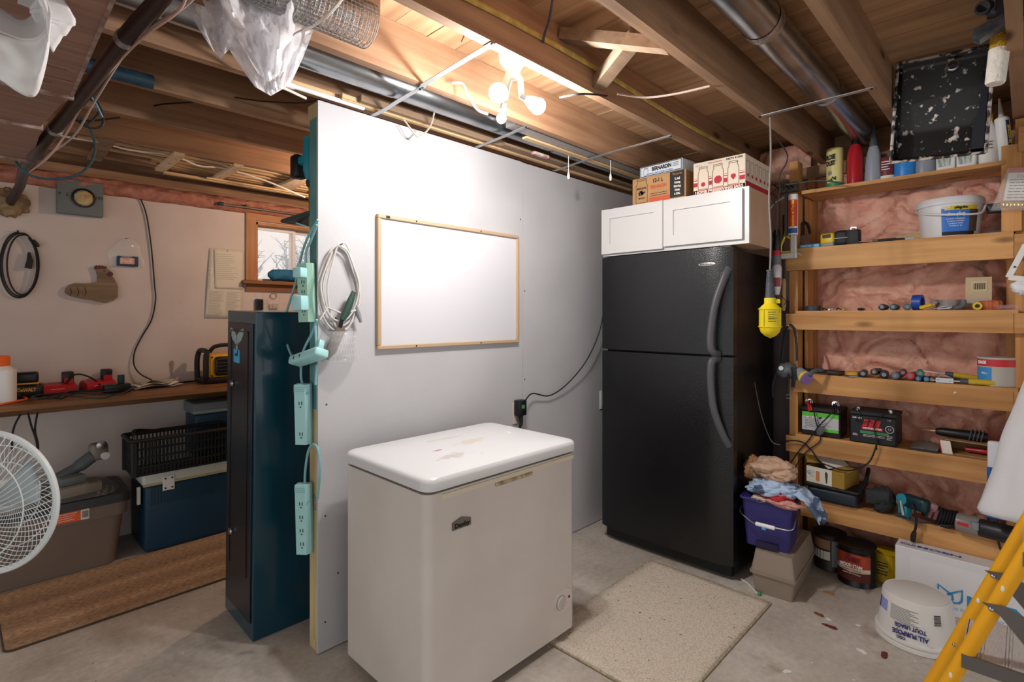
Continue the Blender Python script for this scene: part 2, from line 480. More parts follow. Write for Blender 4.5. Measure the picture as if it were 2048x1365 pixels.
# ---- insulation batts between the studs
def batt(yA, yB, zA, zB, seed, label, depth=0.05):
    nu = max(8, int((yB - yA) / 0.011)); nv = max(10, int((zB - zA) / 0.011))
    def fn(u, v):
        y = yA + (yB - yA) * u; z = zA + (zB - zA) * v
        q = Vector((y * 5.5, z * 7.5, seed * 3.1))
        q = q + Vector((noise.noise(q * .8 + Vector((3, 1, 7))), noise.noise(q * .8 + Vector((8, 4, 2))), 0)) * .7
        n = noise.noise(q) * 0.6 + noise.noise(q * 2.1) * 0.42 + noise.noise(q * 4.7) * 0.22 + noise.noise(q * 10) * 0.10
        rg = abs(noise.noise(q * 1.1 + Vector((9, 2, 1))))
        edge = min(1.0, min(u, 1 - u) / 0.08)
        return (3.535 - (depth + n * 0.06 - (0.12 - rg) * 0.30 * (rg < 0.12)) * (0.35 + 0.65 * edge), y, z)
    o = G().grid(fn, nu, nv).o('insulation_batt', PINK, ang=180)
    return tag(o, label, 'insulation', 'pink insulation between the studs')
batt(0.074, 0.896, 0.02, 2.25, 1, 'wide pink fibreglass batt behind the open shelves', 0.045)
batt(0.934, 1.321, 1.40, 2.40, 3, 'pink fibreglass batt above the fridge, right of the red jar carton')
batt(1.359, 1.68, 1.60, 2.40, 4, 'pink fibreglass batt behind the brown jar carton')
batt(-0.341, 0.036, 0.02, 2.25, 5, 'pink fibreglass batt right of the open shelves')
# strip along the head of the window wall
def strip(u, v):
    x = -0.4 + 2.9 * u; a = v * PI
    q = Vector((x * 7, v * 3, 4))
    n = noise.noise(q) * 0.5 + noise.noise(q * 2.5) * 0.35
    r = 0.036 + 0.030 * n
    return (x, YL + 0.005 - max(0.004, r) * math.sin(a) * 1.5, zt + 0.028 - 0.05 * math.cos(a) + 0.01 * n)
tag(G().grid(strip, 240, 14).o('insulation_strip', mat('dusty_pink_glass_fibre', '9c6454', 1.0, col2='b88270', scale=20, bump=0.8, bscale=50, spec=0.1), ang=180),
    'ragged pink insulation strip along the head of the window wall', 'insulation')

# ---- ceiling: subfloor boards over joists
CE = struct(G().box(XB, XF + 0.12, YB, YL + 0.2, ZS + 0.022, ZS + 0.06).o('ceiling', W_PLANK, smooth=False))
x = -0.9; rr = random.Random(5); pm = []
while x < XF:
    w = rr.choice((0.138, 0.14, 0.142))
    G().box(x + 0.0015, x + w - 0.0015, YB, YL + 0.2, ZS + rr.uniform(0, 0.004), ZS + 0.02).o('plank', W_PLANK, CE, smooth=False)
    x += w
JY = (-1.2, -0.79, -0.385, 0.03, 0.43, 0.845, 1.25, 1.66, 2.045, 2.445, 2.85, 3.28, 3.70)
for y in JY:
    G().box(XB, XF, y - 0.019, y + 0.019, ZJ, ZS).o('joist', W_JOIST, CE, smooth=False)
# cross bridging near the lamp: an upright-braced pair of blocks in the 0.845-1.25 bay
G().obox((1.63, 0.864, 2.27), (1.52, 1.231, 2.40), 0.04, 0.062, up=(1, 0, 0)).o('bridging', W_GREY, CE, smooth=False)
G().obox((1.74, 1.231, 2.285), (1.60, 0.864, 2.405), 0.04, 0.062, up=(1, 0, 0)).o('bridging', W_GREY, CE, smooth=False)
G().obox((1.86, 3.30, 2.27), (1.86, 3.68, 2.40), 0.06, 0.038).o('bridging', W_GREY, CE, smooth=False)
G().obox((0.3, 1.46, 2.34), (0.88, 1.46, 2.34), 0.038, 0.09).o('blocking', W_JOIST, CE, smooth=False)

# ---- partition
g = G()
PX0, PX1 = 0.955, 3.46
WP = struct(G().box(PX0 + 0.004, PX1, YP + 0.0125, YP + 0.1, 2.165, 2.225).o('wall_partition', W_STUD, smooth=False))
G().box(PX0, 2.147, YP, YP + 0.0125, 0.005, 2.225).o('drywall_panel', WHITE_WALL, WP, smooth=False)
G().box(2.1495, PX1, YP, YP + 0.0125, 0.005, 2.222).o('drywall_panel', WHITE_WALL, WP, smooth=False)
G().box(PX0 + 0.3, PX1, YP + 0.089, YP + 0.1, 0.005, 2.165).o('back_panel', WHITE_WALL, WP, smooth=False)
G().box(PX0 + 0.006, PX0 + 0.044, YP + 0.0125, YP + 0.0885, 0.04, 0.98).o('end_stud', W_STUD, WP, smooth=False)
ES = mat('end_stud_paint', '5f8f8c', 0.6, col2='4e7f80', scale=8)
G().box(PX0 + 0.006, PX0 + 0.044, YP + 0.0125, YP + 0.0885, 0.98, 2.165).o('end_stud', ES, WP, smooth=False)
G().box(PX0 + 0.006, PX1, YP + 0.0125, YP + 0.0885, 0.0, 0.04).o('bottom_plate', W_STUD, WP, smooth=False)
for x in (1.4, 2.147, 2.8):
    G().box(x - 0.019, x + 0.019, YP + 0.0125, YP + 0.0885, 0.04, 2.165).o('stud', W_STUD, WP, smooth=False)
# screw heads
for x, z in ((0.985, 0.12), (0.985, 0.55), (0.99, 1.0), (1.04, 0.30), (2.13, 1.9), (2.165, 1.5), (2.165, 1.0), (1.03, 1.35)):
    G().cyl((x, YP + 0.0002, z), (x, YP - 0.001, z), 0.004, n=8).o('screw', mat('rusty_screw', '4a4038', 0.6, 0.5), WP)
# printed mill marks on the end stud
for i, t in enumerate(('S-P-F', 'KD-HT', 'STUD')):
    txt(t, 0.022, (PX0 + 0.0055, YP + 0.066 - i * 0.018, 0.60), INK_GREY, WP, rot=(90, 90, -90), name='mill_mark')

# ---- window
fr = W_CASING
WIN = struct(G().box(wx0, wx0 + 0.03, YL + 0.0, YL + 0.16, wz0, wz1).o('window_1', fr, smooth=False))
g = G().box(wx0, wx1, YL, YL + 0.16, wz1 - 0.02, wz1); g.o('head_jamb', fr, WIN, smooth=False)
g = G().box(wx1 - 0.03, wx1, YL, YL + 0.16, wz0, wz1); g.o('side_jamb', fr, WIN, smooth=False)
g = G().box(wx0 - 0.055, wx0 + 0.012, YL - 0.018, YL, wz0 - 0.0, 2.05); g.o('casing', fr, WIN, smooth=False)
g = G().box(wx1 - 0.012, wx1 + 0.055, YL - 0.018, YL, wz0 - 0.0, 2.05); g.o('casing', fr, WIN, smooth=False)
g = G().box(wx0 - 0.055, wx1 + 0.055, YL - 0.018, YL, 2.05, 2.10); g.o('casing', wood('head_casing_timber', 'a06a3c', 'bb8350', '5c3520', 'x', 0.5, knots=False), WIN, smooth=False)
WS = wood('sill_timber', '7d5030', '996640', '5c3520', 'x', 0.45, knots=False)
G().rbox(wx0 - 0.085, wx1 + 0.085, YL - 0.055, YL + 0.1, wz0 - 0.028, wz0, 0.004, 1).o('sill', WS, WIN)
G().box(wx0 - 0.055, wx1 + 0.055, YL - 0.018, YL, wz0 - 0.075, wz0 - 0.028).o('apron', WS, WIN, smooth=False)
SASH = mat('sash_vinyl', 'e8eaec', 0.4)
mid = at(585, 500, y=YL + 0.1).x
for k, (a, b2, yy) in enumerate(((wx0 + 0.03, mid + 0.015, YL + 0.08), (mid - 0.015, wx1 - 0.03, YL + 0.11))):
    g = G(); t = 0.022
    g.box(a, a + t, yy, yy + 0.025, wz0, wz1 - 0.02).box(b2 - t, b2, yy, yy + 0.025, wz0, wz1 - 0.02)
    g.box(a + t, b2 - t, yy, yy + 0.025, wz0, wz0 + t).box(a + t, b2 - t, yy, yy + 0.025, wz1 - 0.045, wz1 - 0.02)
    sh = g.o('sash', SASH, WIN, smooth=False)
    G().box(a + t, b2 - t, yy + 0.01, yy + 0.014, wz0 + t, wz1 - 0.045).o('pane', mat('dusty_glass', 'ffffff', 0.08, alpha=0.22, col2='dfe8f0', scale=9), sh, smooth=False)
    if k == 0: G().box(a + 0.002, a + 0.03, yy - 0.012, yy, 1.79, 1.805).o('latch', mat('latch_grey', '9aa6aa', 0.4), sh, smooth=False)
# snow and scrub outside the window
SNOW = mat('snow', 'f4f7fb', 0.8)
def snow(u, v):
    x = -1.5 + 8 * u; y = YL + 0.35 + 4.5 * v
    return (x, y, 1.50 + 0.13 * v + 0.16 * v * v + 0.05 * noise.noise((x * 0.8, y * 0.8, 3)))
tag(G().grid(snow, 30, 20).o('snow_bank', SNOW), 'white snow bank outside the small window', 'snow')
def scrub(cx, cy, h, seed):
    g = G(); rr = random.Random(seed)
    for k in range(60):
        a = rr.uniform(0, 2 * PI); l = rr.uniform(0.5, 1) * h
        p = Vector((cx + rr.uniform(-.4, .4), cy + rr.uniform(-.25, .25), 1.55))
        q = p + Vector((math.cos(a) * 0.25 * h, math.sin(a) * 0.2 * h, l))
        g.tube([p, (p + q) / 2 + Vector((rr.uniform(-.05, .05), 0, 0.05)), q], 0.012, 4, r1=0.004)
        for j in range(7):
            c = p.lerp(q, rr.uniform(0.4, 1)); d = Vector((rr.uniform(-.2, .2), rr.uniform(-.2, .2), rr.uniform(0, .2)))
            g.tube([c, c + d], 0.008, 3, r1=0.003)
    return g
FROST = mat('frosted_twigs', 'a9bccb', 0.9)
for i, (sx, lab) in enumerate(((2.2, 'frosted scrub outside the left window sash'), (3.5, 'frosted scrub outside the right window sash'))):
    tag(scrub(sx, 7.6, 0.9, 20 + i).o('frosted_shrub', FROST), lab, 'shrub')

# ================================================================ DUCTS, PIPES AND STRAPS
def duct(name, y, z, r, x0, x1, label, joints, m=GALV, n=28):
    t = thing(name, label, 'duct', (x0, y, z))
    xs = [x0] + joints + [x1]
    for i in range(len(xs) - 1):
        a, b = xs[i] - x0, xs[i + 1] - x0
        rr_ = r - 0.002 * (i % 2)
        G().lathe([(rr_, a), (rr_, b - 0.03), (rr_ - 0.003, b - 0.028), (rr_ - 0.003, b + 0.01)], n, axis='x').o('duct_section', m, t)
        if i:
            pass
    return t
D1 = duct('round_duct', 1.853, 2.318, 0.0635, 0.02, 3.3, 'galvanised round duct running above the white partition', [1.22, 2.2])
D2 = duct('round_duct', 0.637, 2.35, 0.0635, 0.55, 3.40, 'galvanised round duct ending above the rose dust tin', [1.86, 2.62])
FOIL = mat('foil_tape', 'c0b8b2', 0.35, 0.7, col2='8f8680', scale=30, bump=0.6, bscale=60)
for tt, xx in ((D2, 1.83),):
    G().lathe([(0.0655, xx - 0.55), (0.0665, xx - 0.55 + 0.02), (0.0655, xx - 0.55 + 0.045)], 28, axis='x', cap=False).o('foil_tape', FOIL, tt)
# elbow of the right duct dropping into the wall
# trunk duct, brown and dusty, top left
TR = mat('dusty_brown_sheet', '9a7566', 0.5, 0.1, col2='846357', scale=5, stretch=(0.5, 9, 9), bump=0.12, bscale=10)
t = thing('trunk_duct', 'dusty brown rectangular trunk duct with bent seams, top left', 'duct', (-0.45, 0.6, 2.0))
def tbox(x0, x1, y0, y1, z0, z1): return G().box(x0 + 0.45, x1 + 0.45, y0 - 0.6, y1 - 0.6, z0 - 2.0, z1 - 2.0)
tbox(-0.45, 0.19, 0.2, 1.99, 2.0, 2.235).o('trunk_section', TR, t, smooth=False)
g = G()
vs = [(-0.45, 2.0, 2.0), (0.185, 2.0, 2.0), (0.145, 2.33, 1.985), (-0.45, 2.33, 1.985), (-0.45, 2.0, 2.23), (0.185, 2.0, 2.23), (0.145, 2.33, 2.21), (-0.45, 2.33, 2.21)]
g.add([(a + 0.45, b - 0.6, c - 2.0) for a, b, c in vs], [(3, 2, 1, 0), (4, 5, 6, 7), (0, 1, 5, 4), (1, 2, 6, 5), (2, 3, 7, 6), (3, 0, 4, 7)])
g.o('trunk_transition', TR, t, smooth=False)
tbox(-0.45, 0.15, 2.335, 2.86, 1.985, 2.21).o('trunk_section', TR, t, smooth=False)
LIP = mat('scraped_sheet_edge', 'b9a79e', 0.45, 0.4, col2='8a6a5e', scale=30)
for (x0, x1, yy, zz) in ((-0.45, 0.197, 1.985, 1.997), (-0.45, 0.152, 2.325, 1.981), (-0.45, 0.157, 2.855, 1.982)):
    tbox(x0, x1, yy, yy + 0.014, zz - 0.006, zz + 0.24).o('drive_cleat', LIP, t, smooth=False)
tbox(0.188, 0.195, 0.2, 1.99, 1.996, 2.02).o('edge_lip', LIP, t, smooth=False)
g = G()
for i in range(18):
    y = 0.7 + i * 0.072 + random.uniform(-.02, .02); xa = random.uniform(0, .2)
    g.box(xa, random.uniform(.45, .638), y - 0.6, y - 0.6 + 0.0012, -0.0008, 0.0)
g.o('crease', mat('sheet_crease', '4a342d', 0.7), t, smooth=False)

# thick dark conduit beside the trunk
cp = [at(345, -40, z=2.13), at(320, 0, z=2.12), at(250, 78, z=2.09), at(165, 190, z=2.06), at(110, 258, z=2.03), at(72, 305, z=1.99), at(48, 340, y=3.3), at(40, 372, y=3.75), at(18, 408, y=3.97)]
t = thing('conduit', 'thick dark brown conduit running beside the trunk duct to the wall', 'pipe', cp[-1])
def rel(o, pts): return [Vector(p) - Vector(o) for p in pts]
G().tube(rel(cp[-1], spl(cp, 8)), 0.021, 12).o('pipe', mat('dark_conduit', '382a28', 0.45), t)
for k in (2, 4):
    p = cp[k]; d = (cp[k + 1] - cp[k - 1]).normalized()
    G().cyl(p - d * 0.01 - cp[-1], p + d * 0.01 - cp[-1], 0.0245, n=14).o('clamp', STRAP, t)
# thin wires tied along it
for k, (off, m_) in enumerate((((0.02, -0.03, -0.02), mat('pink_wire', 'c09c90', 0.5)), ((0.034, -0.03, -0.012), mat('grey_wire', 'a89a94', 0.5)))):
    wp = [p + Vector(off) * (1 + 0.5 * math.sin(i * 1.7 + k)) for i, p in enumerate(cp[:7])]
    tag(G().tube(spl(wp, 8), 0.0035, 6).o('wire', m_), ('pinkish wire tied along the dark conduit', 'grey wire tied along the dark conduit')[k], 'wire')
# expanding foam where the conduit enters the wall
def blob(c, r, seed, amp=0.3, n=28, m=18, f=3.0):
    g = G().sph((0, 0, 0), 1, n, m)
    out = []
    for p in g.v:
        q = p * (1 + amp * noise.noise(p * f + Vector((seed, 0, 0))) + amp * 0.4 * noise.noise(p * f * 2.5 + Vector((seed, 5, 0))))
        out.append(Vector((q.x * r[0], q.y * r[1], q.z * r[2])))
    g.v = [Vector(c) + p for p in out]
    return g
p = at(15, 405, y=YL - 0.02)
tag(place(blob((0, 0, 0), (0.085, 0.05, 0.075), 2, 0.45).o('foam_lump', mat('old_spray_foam', '9a8464', 0.9, col2='6f5c46', scale=18, bump=0.5), ang=180), (p.x, YL - 0.01, p.z)),
    'lump of yellowed spray foam where the conduit meets the wall', 'foam')
# dark blue pipe stub across two joists
a = at(165, 128, z=2.20); b = at(306, 163, y=2.40)
tag(place(G().lathe([(0.026, 0), (0.026, 0.50)], 20, axis='x').o('pipe_stub', mat('dark_blue_pipe', '1d3a4c', 0.5, col2='2a4a5c', scale=30)), (b.x - 0.50, 2.40, b.z - 0.005)),
    'short dark blue plastic pipe lying along a joist', 'pipe')

# perforated hanger straps under the joists
def strap(pts, label, w=0.022):
    t = thing('hanger_strap', label, 'strap', pts[0], group='steel hanger straps')
    o = Vector(pts[0])
    g = G()
    for i in range(len(pts) - 1):
        g.obox(Vector(pts[i]) - o, Vector(pts[i + 1]) - o, w, 0.0022)
    g.o('band', STRAP, t, smooth=False)
    for p in (pts[0], pts[-1]):
        p = Vector(p) - o; G().cyl(p + Vector((0, 0.008, 0)), p + Vector((0, 0.008, -0.005)), 0.005, n=8).o('nail', DARK_MET, t)
strap([(1.17, 1.235, ZJ - 0.002), (1.19, 1.64, ZJ - 0.004), (1.20, 1.67, ZJ - 0.006)], 'steel hanger strap crossing from the lamp joist to the round duct')
strap([(1.20, 1.655, ZJ - 0.003), (1.20, 1.80, ZJ - 0.008), (1.20, 1.93, 2.228), (1.20, 2.03, 2.228)], 'steel hanger strap bent under the round duct at the partition top')
strap([(2.38, 1.24, ZJ - 0.002), (2.40, 1.66, ZJ - 0.003), (2.41, 1.85, 2.236), (2.42, 2.03, 2.228)], 'long steel hanger strap just left of the stacked cartons')
strap([(1.79, 1.66, ZJ - 0.003), (1.80, 1.82, 2.236), (1.80, 2.03, 2.228)], 'steel hanger strap just below the lamp bulbs')
strap([(2.43, 0.425, ZJ - 0.002), (2.43, 0.84, ZJ - 0.002)], 'thin steel strap nailed under the right-hand round duct')

# ---- wood strips bundled over the partition
cols = [W_LATH, W_GREY, W_LATH, W_GREY, W_LATH]
for i, (y, z, x0, x1, w, h, lab) in enumerate((
        (1.985, 2.243, 1.03, 3.2, 0.030, 0.018, 'grooved wood moulding resting along the top of the partition'),
        (1.955, 2.247, 1.10, 3.0, 0.020, 0.026, 'narrow wood strip resting beside the grooved moulding'),
        (2.012, 2.247, 0.80, 2.9, 0.016, 0.02, 'thin pale strip along the back of the moulding bundle'),
        (1.93, 2.24, 1.9, 3.35, 0.026, 0.012, 'flat lath at the lower edge of the duct'),
        (1.78, 2.238, 1.9, 3.3, 0.03, 0.01, 'flat lath lying on the straps past the lamp'))):
    g = G().box(0, x1 - x0, -w / 2, w / 2, -h / 2 + 0.006, h / 2 + 0.006)
    if i == 0: g.box(0, x1 - x0, -w / 2 + 0.006, w / 2 - 0.006, -h / 2, -h / 2 + 0.006)
    tag(place(g.o('wood_strip', cols[i], smooth=False), (x0, y, z)), lab, 'wood strip', 'wood strips above the partition')
# white plastic pipe poking out at the partition corner
p0 = at(556, 163, y=1.99); p1 = at(660, 192, y=1.99)
t = thing('white_pipe', 'white plastic pipe with a coupling above the partition corner', 'pipe', p0)
d = Vector((1, 0, 0)); L_ = p1.x - p0.x + 0.15
G().lathe([(0.009, 0), (0.009, L_)], 12, axis='x').o('pipe', WHITE_PL, t)
G().lathe([(0.0125, 0.03), (0.0125, 0.06)], 12, axis='x').o('coupling', WHITE_PL, t)

# ---- open shelves
SHX = 3.20
U = thing('open_shelf_unit', 'open pine shelf unit built against the pink insulation', 'shelf unit', (SHX, 0.97, 0))
def su(x0, x1, y0, y1, z0, z1, nm, m): return G().box(x0 - SHX, x1 - SHX, y0 - 0.97, y1 - 0.97, z0, z1).o(nm, m, U, smooth=False)
SHZ = (1.735, 1.387, 1.040, 0.702, 0.358)
for i, z in enumerate(SHZ):
    ya = (0.975, 0.975, 0.935, 0.975, 0.90)[i]
    su(SHX, SHX + 0.038, 0.045, ya, z - 0.016 - (0.105 if i == 0 else 0.088), z - 0.016, 'front_rail', W_SHELFY)
    su(SHX + 0.002, 3.455, 0.03 if i in (1, 2) else 0.045, 0.925, z - 0.016, z, 'shelf_board', W_SHELFY)
    su(SHX, SHX + 0.038, -0.35, 0.043, z - 0.016 - (0.105 if i == 0 else 0.088), z - 0.016, 'side_rail', W_SHELFY)
su(SHX, 3.45, 0.078, 0.895, 2.034, 2.053, 'top_board', W_SHELFY)
su(3.239, 3.328, 0.925, 0.968, 0, ZJ - 0.01, 'post', W_SHELFZ)
su(3.239, 3.328, 0.0, 0.04, 0, ZJ - 0.01, 'post', W_SHELFZ)
su(3.33, 3.45, 0.90, 0.915, 0.3, 2.03, 'side_cleat', W_SHELFZ)
su(3.215, 3.239, 0.02, 0.085, 1.735, 2.12, 'upper_cleat', W_SHELFZ)
su(3.21, 3.36, -0.10, 0.03, 2.08, 2.19, 'end_block', W_SHELFY)

# ================================================================ LAMPS
def hot(name, col, s):
    m = bpy.data.materials.new(name); m.use_nodes = True; nt = m.node_tree
    for n in list(nt.nodes):
        if n.type != 'OUTPUT_MATERIAL': nt.nodes.remove(n)
    e = nt.nodes.new('ShaderNodeEmission'); e.inputs[0].default_value = col; e.inputs[1].default_value = s
    nt.links.new(e.outputs[0], nt.nodes['Material Output'].inputs[0])
    return m
LED = hot('lit_led_bulb', (1.0, 0.955, 0.93, 1), BULB)
PORC = mat('porcelain', 'e8e6e0', 0.3)
def bulb(parent, p, d, r=0.03, m=LED, reach=100):
    """LED bulb with a glowing dome at p that looks along d and an opaque body behind it"""
    d = Vector(d).normalized(); p = Vector(p)
    M = Matrix.Translation(p) @ d.to_track_quat('Z', 'Y').to_matrix().to_4x4()
    dome = [(max(1e-4, r * math.sin(a)), r * math.cos(a)) for a in [math.radians(reach * k / 10) for k in range(11)]]
    G(M).lathe(dome, 20).o('bulb', m, parent)
    neck = [(r * 0.985, -r * 0.174), (r * 0.8, -r * 0.9)] if reach < 120 else [(r * 0.62, -r * 0.8)]
    G(M).lathe(neck + [(0.015, -r * 1.6), (0.014, -r * 1.6 - 0.004)], 20).o('bulb_body', WHITE_PL, parent)
    G(M).lathe([(0.0135, -r * 1.6), (0.0135, -r * 1.6 - 0.026)], 14).o('bulb_base', STEEL, parent)
LP = Vector((1.42, 1.392, 2.26))
t = thing('ceiling_lamp', 'glaring cluster of three bare bulbs on a joist socket', 'lamp', LP)
G().lathe([(0.055, 0.17), (0.055, 0.10), (0.05, 0.06), (0.03, 0.03), (0.026, 0.0)], 24).o('socket', PORC, t)
for u, v, z, lean in ((997, 186, 2.165, (-.70, -.40, -.58)), (1003, 237, 2.135, (.1, .35, -.93)), (1075, 212, 2.165, (.78, -.45, -.45))):
    p = at(u, v, z=z) - LP
    dd = Vector(lean).normalized()
    bulb(t, p, dd, {997: 0.034, 1003: 0.019, 1075: 0.031}[u])
    G().tube([(0, 0, 0.03), (p.x * .3, p.y * .3, 0.0), p - dd * 0.07], 0.013, 10).o('arm', PORC, t)
# bulb in the left bay, behind the partition
t = thing('socket_lamp', 'bare warm bulb on a porcelain socket behind the partition', 'lamp', (1.75, 3.06, 2.25))
G().lathe([(0.055, 0.0), (0.055, -0.02), (0.04, -0.04), (0.024, -0.06), (0.024, -0.075)], 24).o('socket', PORC, t)
G().box(-0.06, 0.06, -0.25, 0.25, 0.0, 0.02).o('mount_board', W_GREY, t, smooth=False)
bulb(t, (0, 0, -0.13), (0, 0, -1), 0.03, hot('lit_warm_bulb', (1.0, 0.70, 0.50, 1), BULB_WARM), 142)

# ================================================================ CHEST FREEZER
def rrect(x0, x1, y0, y1, r, n=6):
    P = []
    for cx, cy, a0 in ((x1 - r, y0 + r, -90), (x1 - r, y1 - r, 0), (x0 + r, y1 - r, 90), (x0 + r, y0 + r, 180)):
        for k in range(n + 1):
            a = math.radians(a0 + 90 * k / n); P.append((cx + r * math.cos(a), cy + r * math.sin(a)))
    return P
fx, fy, fw, fd = 1.015, 1.385, 0.785, 0.54
t = thing('chest_freezer', 'white chest freezer with stained lid standing against the partition', 'freezer', (fx, fy, 0))
G().prism(rrect(0, fw, 0, fd, 0.035), 0.035, 0.775).o('body', WHITE_GLOSS, t)
g = G()
lid = rrect(-0.006, fw + 0.006, -0.012, fd + 0.005, 0.045)
n = len(lid); cxm, cym = fw / 2, fd / 2
rings = [(1.0, 0.787), (1.0, 0.812), (0.992, 0.822), (0.975, 0.828), (0.93, 0.831), (0.5, 0.835)]
vs = []; fs = []
for k, z in rings:
    vs += [(cxm + (x - cxm) * k, cym + (y - cym) * k, z) for x, y in lid]
for i in range(len(rings) - 1):
    for k in range(n):
        k2 = (k + 1) % n; fs.append((i * n + k, i * n + k2, (i + 1) * n + k2, (i + 1) * n + k))
fs.append(tuple(range(n - 1, -1, -1))); fs.append(tuple(range((len(rings) - 1) * n, len(rings) * n)))
g.add(vs, fs); lidm = bpy.data.materials.new('stained_lid_enamel'); lidm.use_nodes = True
def lidmat(m):
    nt = m.node_tree; L = nt.links; b = nt.nodes['Principled BSDF']; b.inputs['Roughness'].default_value = 0.3
    tc = nt.nodes.new('ShaderNodeTexCoord')
    def spot(cx, cy, sx, sy, col, prev, thr=0.55, amt=0.6, ns=14):
        mp = nt.nodes.new('ShaderNodeMapping'); mp.inputs['Location'].default_value = (-cx / sx, -cy / sy, 0); mp.inputs['Scale'].default_value = (1 / sx, 1 / sy, 0)
        L.new(tc.outputs['Object'], mp.inputs[0])
        le = nt.nodes.new('ShaderNodeVectorMath'); le.operation = 'LENGTH'; L.new(mp.outputs[0], le.inputs[0])
        n = nt.nodes.new('ShaderNodeTexNoise'); n.inputs['Scale'].default_value = ns; n.inputs['Detail'].default_value = 5; L.new(tc.outputs['Object'], n.inputs['Vector'])
        ad = nt.nodes.new('ShaderNodeMath'); ad.operation = 'MULTIPLY_ADD'; ad.inputs[1].default_value = 2.2; L.new(n.outputs['Fac'], ad.inputs[0]); L.new(le.outputs['Value'], ad.inputs[2])
        r = nt.nodes.new('ShaderNodeValToRGB'); r.color_ramp.elements[0].position = thr * 0.9; r.color_ramp.elements[0].color = (amt, amt, amt, 1)
        r.color_ramp.elements[1].position = thr; r.color_ramp.elements[1].color = (0, 0, 0, 1)
        sc = nt.nodes.new('ShaderNodeMath'); sc.operation = 'MULTIPLY'; sc.inputs[1].default_value = 0.35; L.new(ad.outputs[0], sc.inputs[0])
        L.new(sc.outputs[0], r.inputs[0])
        mx = nt.nodes.new('ShaderNodeMixRGB'); L.new(r.outputs[0], mx.inputs[0])
        if prev is None: mx.inputs[1].default_value = lin('d6d8da')
        else: L.new(prev.outputs[0], mx.inputs[1])
        mx.inputs[2].default_value = lin(col); return mx
    o = spot(0.44, 0.27, 0.16, 0.06, 'c9b88e', None, 0.64, 0.5, 9)
    o = spot(0.40, 0.39, 0.14, 0.03, 'bfb193', o, 0.60, 0.4, 12)
    o = spot(0.24, 0.15, 0.12, 0.05, 'ab9a84', o, 0.58, 0.45, 30)
    o = spot(0.245, 0.255, 0.034, 0.013, 'a81420', o, 0.66, 1.0, 30)
    o = spot(0.34, 0.105, 0.014, 0.006, '8a4a50', o, 0.6, 0.8, 50)
    L.new(o.outputs[0], b.inputs['Base Color'])
lidmat(lidm)
ld = g.o('lid', lidm, t)
G().prism(rrect(0.008, fw - 0.008, 0.008, fd - 0.008, 0.03), 0.775, 0.787).o('gasket', mat('gasket_grey', '6a625c', 0.7), t)
g = G().box(0.06, fw - 0.02, -0.004, 0.0, 0.752, 0.768); g.o('rim_trim', mat('aged_trim', 'd8cfba', 0.4), t, smooth=False)
g = G().rbox(0.305, 0.505, -0.008, 0.002, 0.737, 0.752, 0.003, 1); g.o('handle_recess', mat('worn_trim', '8a7a62', 0.5, col2='c9b998', scale=40), t)
bd = G().prism([(0.105, 0.635), (0.185, 0.635), (0.185, 0.66), (0.145, 0.672), (0.105, 0.66)], -0.006, 0.001, 'y').o('badge', mat('badge_chrome', '8a857f', 0.3, 0.8), t)
txt('Danby', 0.022, (0.145, -0.0065, 0.647), INK, t, width=0.068, bold=0.0008)
g = G().prism([(p, q) for p, q in rrect(fw - 0.145, fw - 0.03, 0.13, 0.215, 0.04)], -0.004, 0.001, 'y')
g.o('control_plate', mat('control_plate_plastic', 'cfc8c0', 0.35), t)
G().lathe([(0.028, -0.004), (0.028, -0.009), (0.024, -0.012), (0.0, -0.012)], 24, c=(fw - 0.105, 0, 0.168), axis='y').o('dial', mat('dial_plastic', 'bfb8b0', 0.35), t)
G().lathe([(0.030, -0.0042), (0.030, -0.006), (0.0285, -0.006)], 24, c=(fw - 0.105, 0, 0.168), axis='y').o('dial_ring', GREY_PL, t)
G().box(fw - 0.108, fw - 0.102, -0.020, -0.011, 0.15, 0.186).o('dial_grip', mat('dial_plastic', 'bfb8b0', 0.35), t, smooth=False)
G().cyl((fw - 0.052, -0.0035, 0.176), (fw - 0.052, -0.007, 0.176), 0.005, n=10).o('indicator', BLACK_PL, t)
for x, y in ((0.07, 0.06), (fw - 0.07, 0.06), (0.07, fd - 0.06), (fw - 0.07, fd - 0.06)):
    G().lathe([(0.018, 0), (0.018, 0.036)], 14, c=(x, y, 0)).o('foot', BLACK_PL, t)
# paper tag lying on the lid
tag(place(G().box(-0.055, 0.055, -0.02, 0.02, 0, 0.001).o('paper_tag', mat('pinkish_tag', 'd9c8c4', 0.7, col2='eceef0', scale=60), smooth=False), (fx + 0.62, fy + 0.30, 0.8325), rz=-12),
    'small printed paper tag stuck on the freezer lid', 'tag')

# ================================================================ REFRIGERATOR
FRB = bpy.data.materials.new('black_pebbled_enamel'); FRB.use_nodes = True
nt = FRB.node_tree; b = nt.nodes['Principled BSDF']; b.inputs['Base Color'].default_value = lin('0d0e11'); b.inputs['Roughness'].default_value = 0.27
tc = nt.nodes.new('ShaderNodeTexCoord'); n1 = nt.nodes.new('ShaderNodeTexNoise'); n1.inputs['Scale'].default_value = 190; n1.inputs['Detail'].default_value = 2
bp = nt.nodes.new('ShaderNodeBump'); bp.inputs['Strength'].default_value = 0.35; bp.inputs['Distance'].default_value = 0.003
nt.links.new(tc.outputs['Object'], n1.inputs['Vector']); nt.links.new(n1.outputs['Fac'], bp.inputs['Height']); nt.links.new(bp.outputs[0], b.inputs['Normal'])
FRS = mat('black_enamel_side', '0e0e11', 0.33, bump=0.25, bscale=120)
rx, ry, rw = 2.655, 1.862, 0.797
t = thing('refrigerator', 'tall black top-freezer refrigerator beside the shelves', 'refrigerator', (rx, ry, 0), rz=-90)
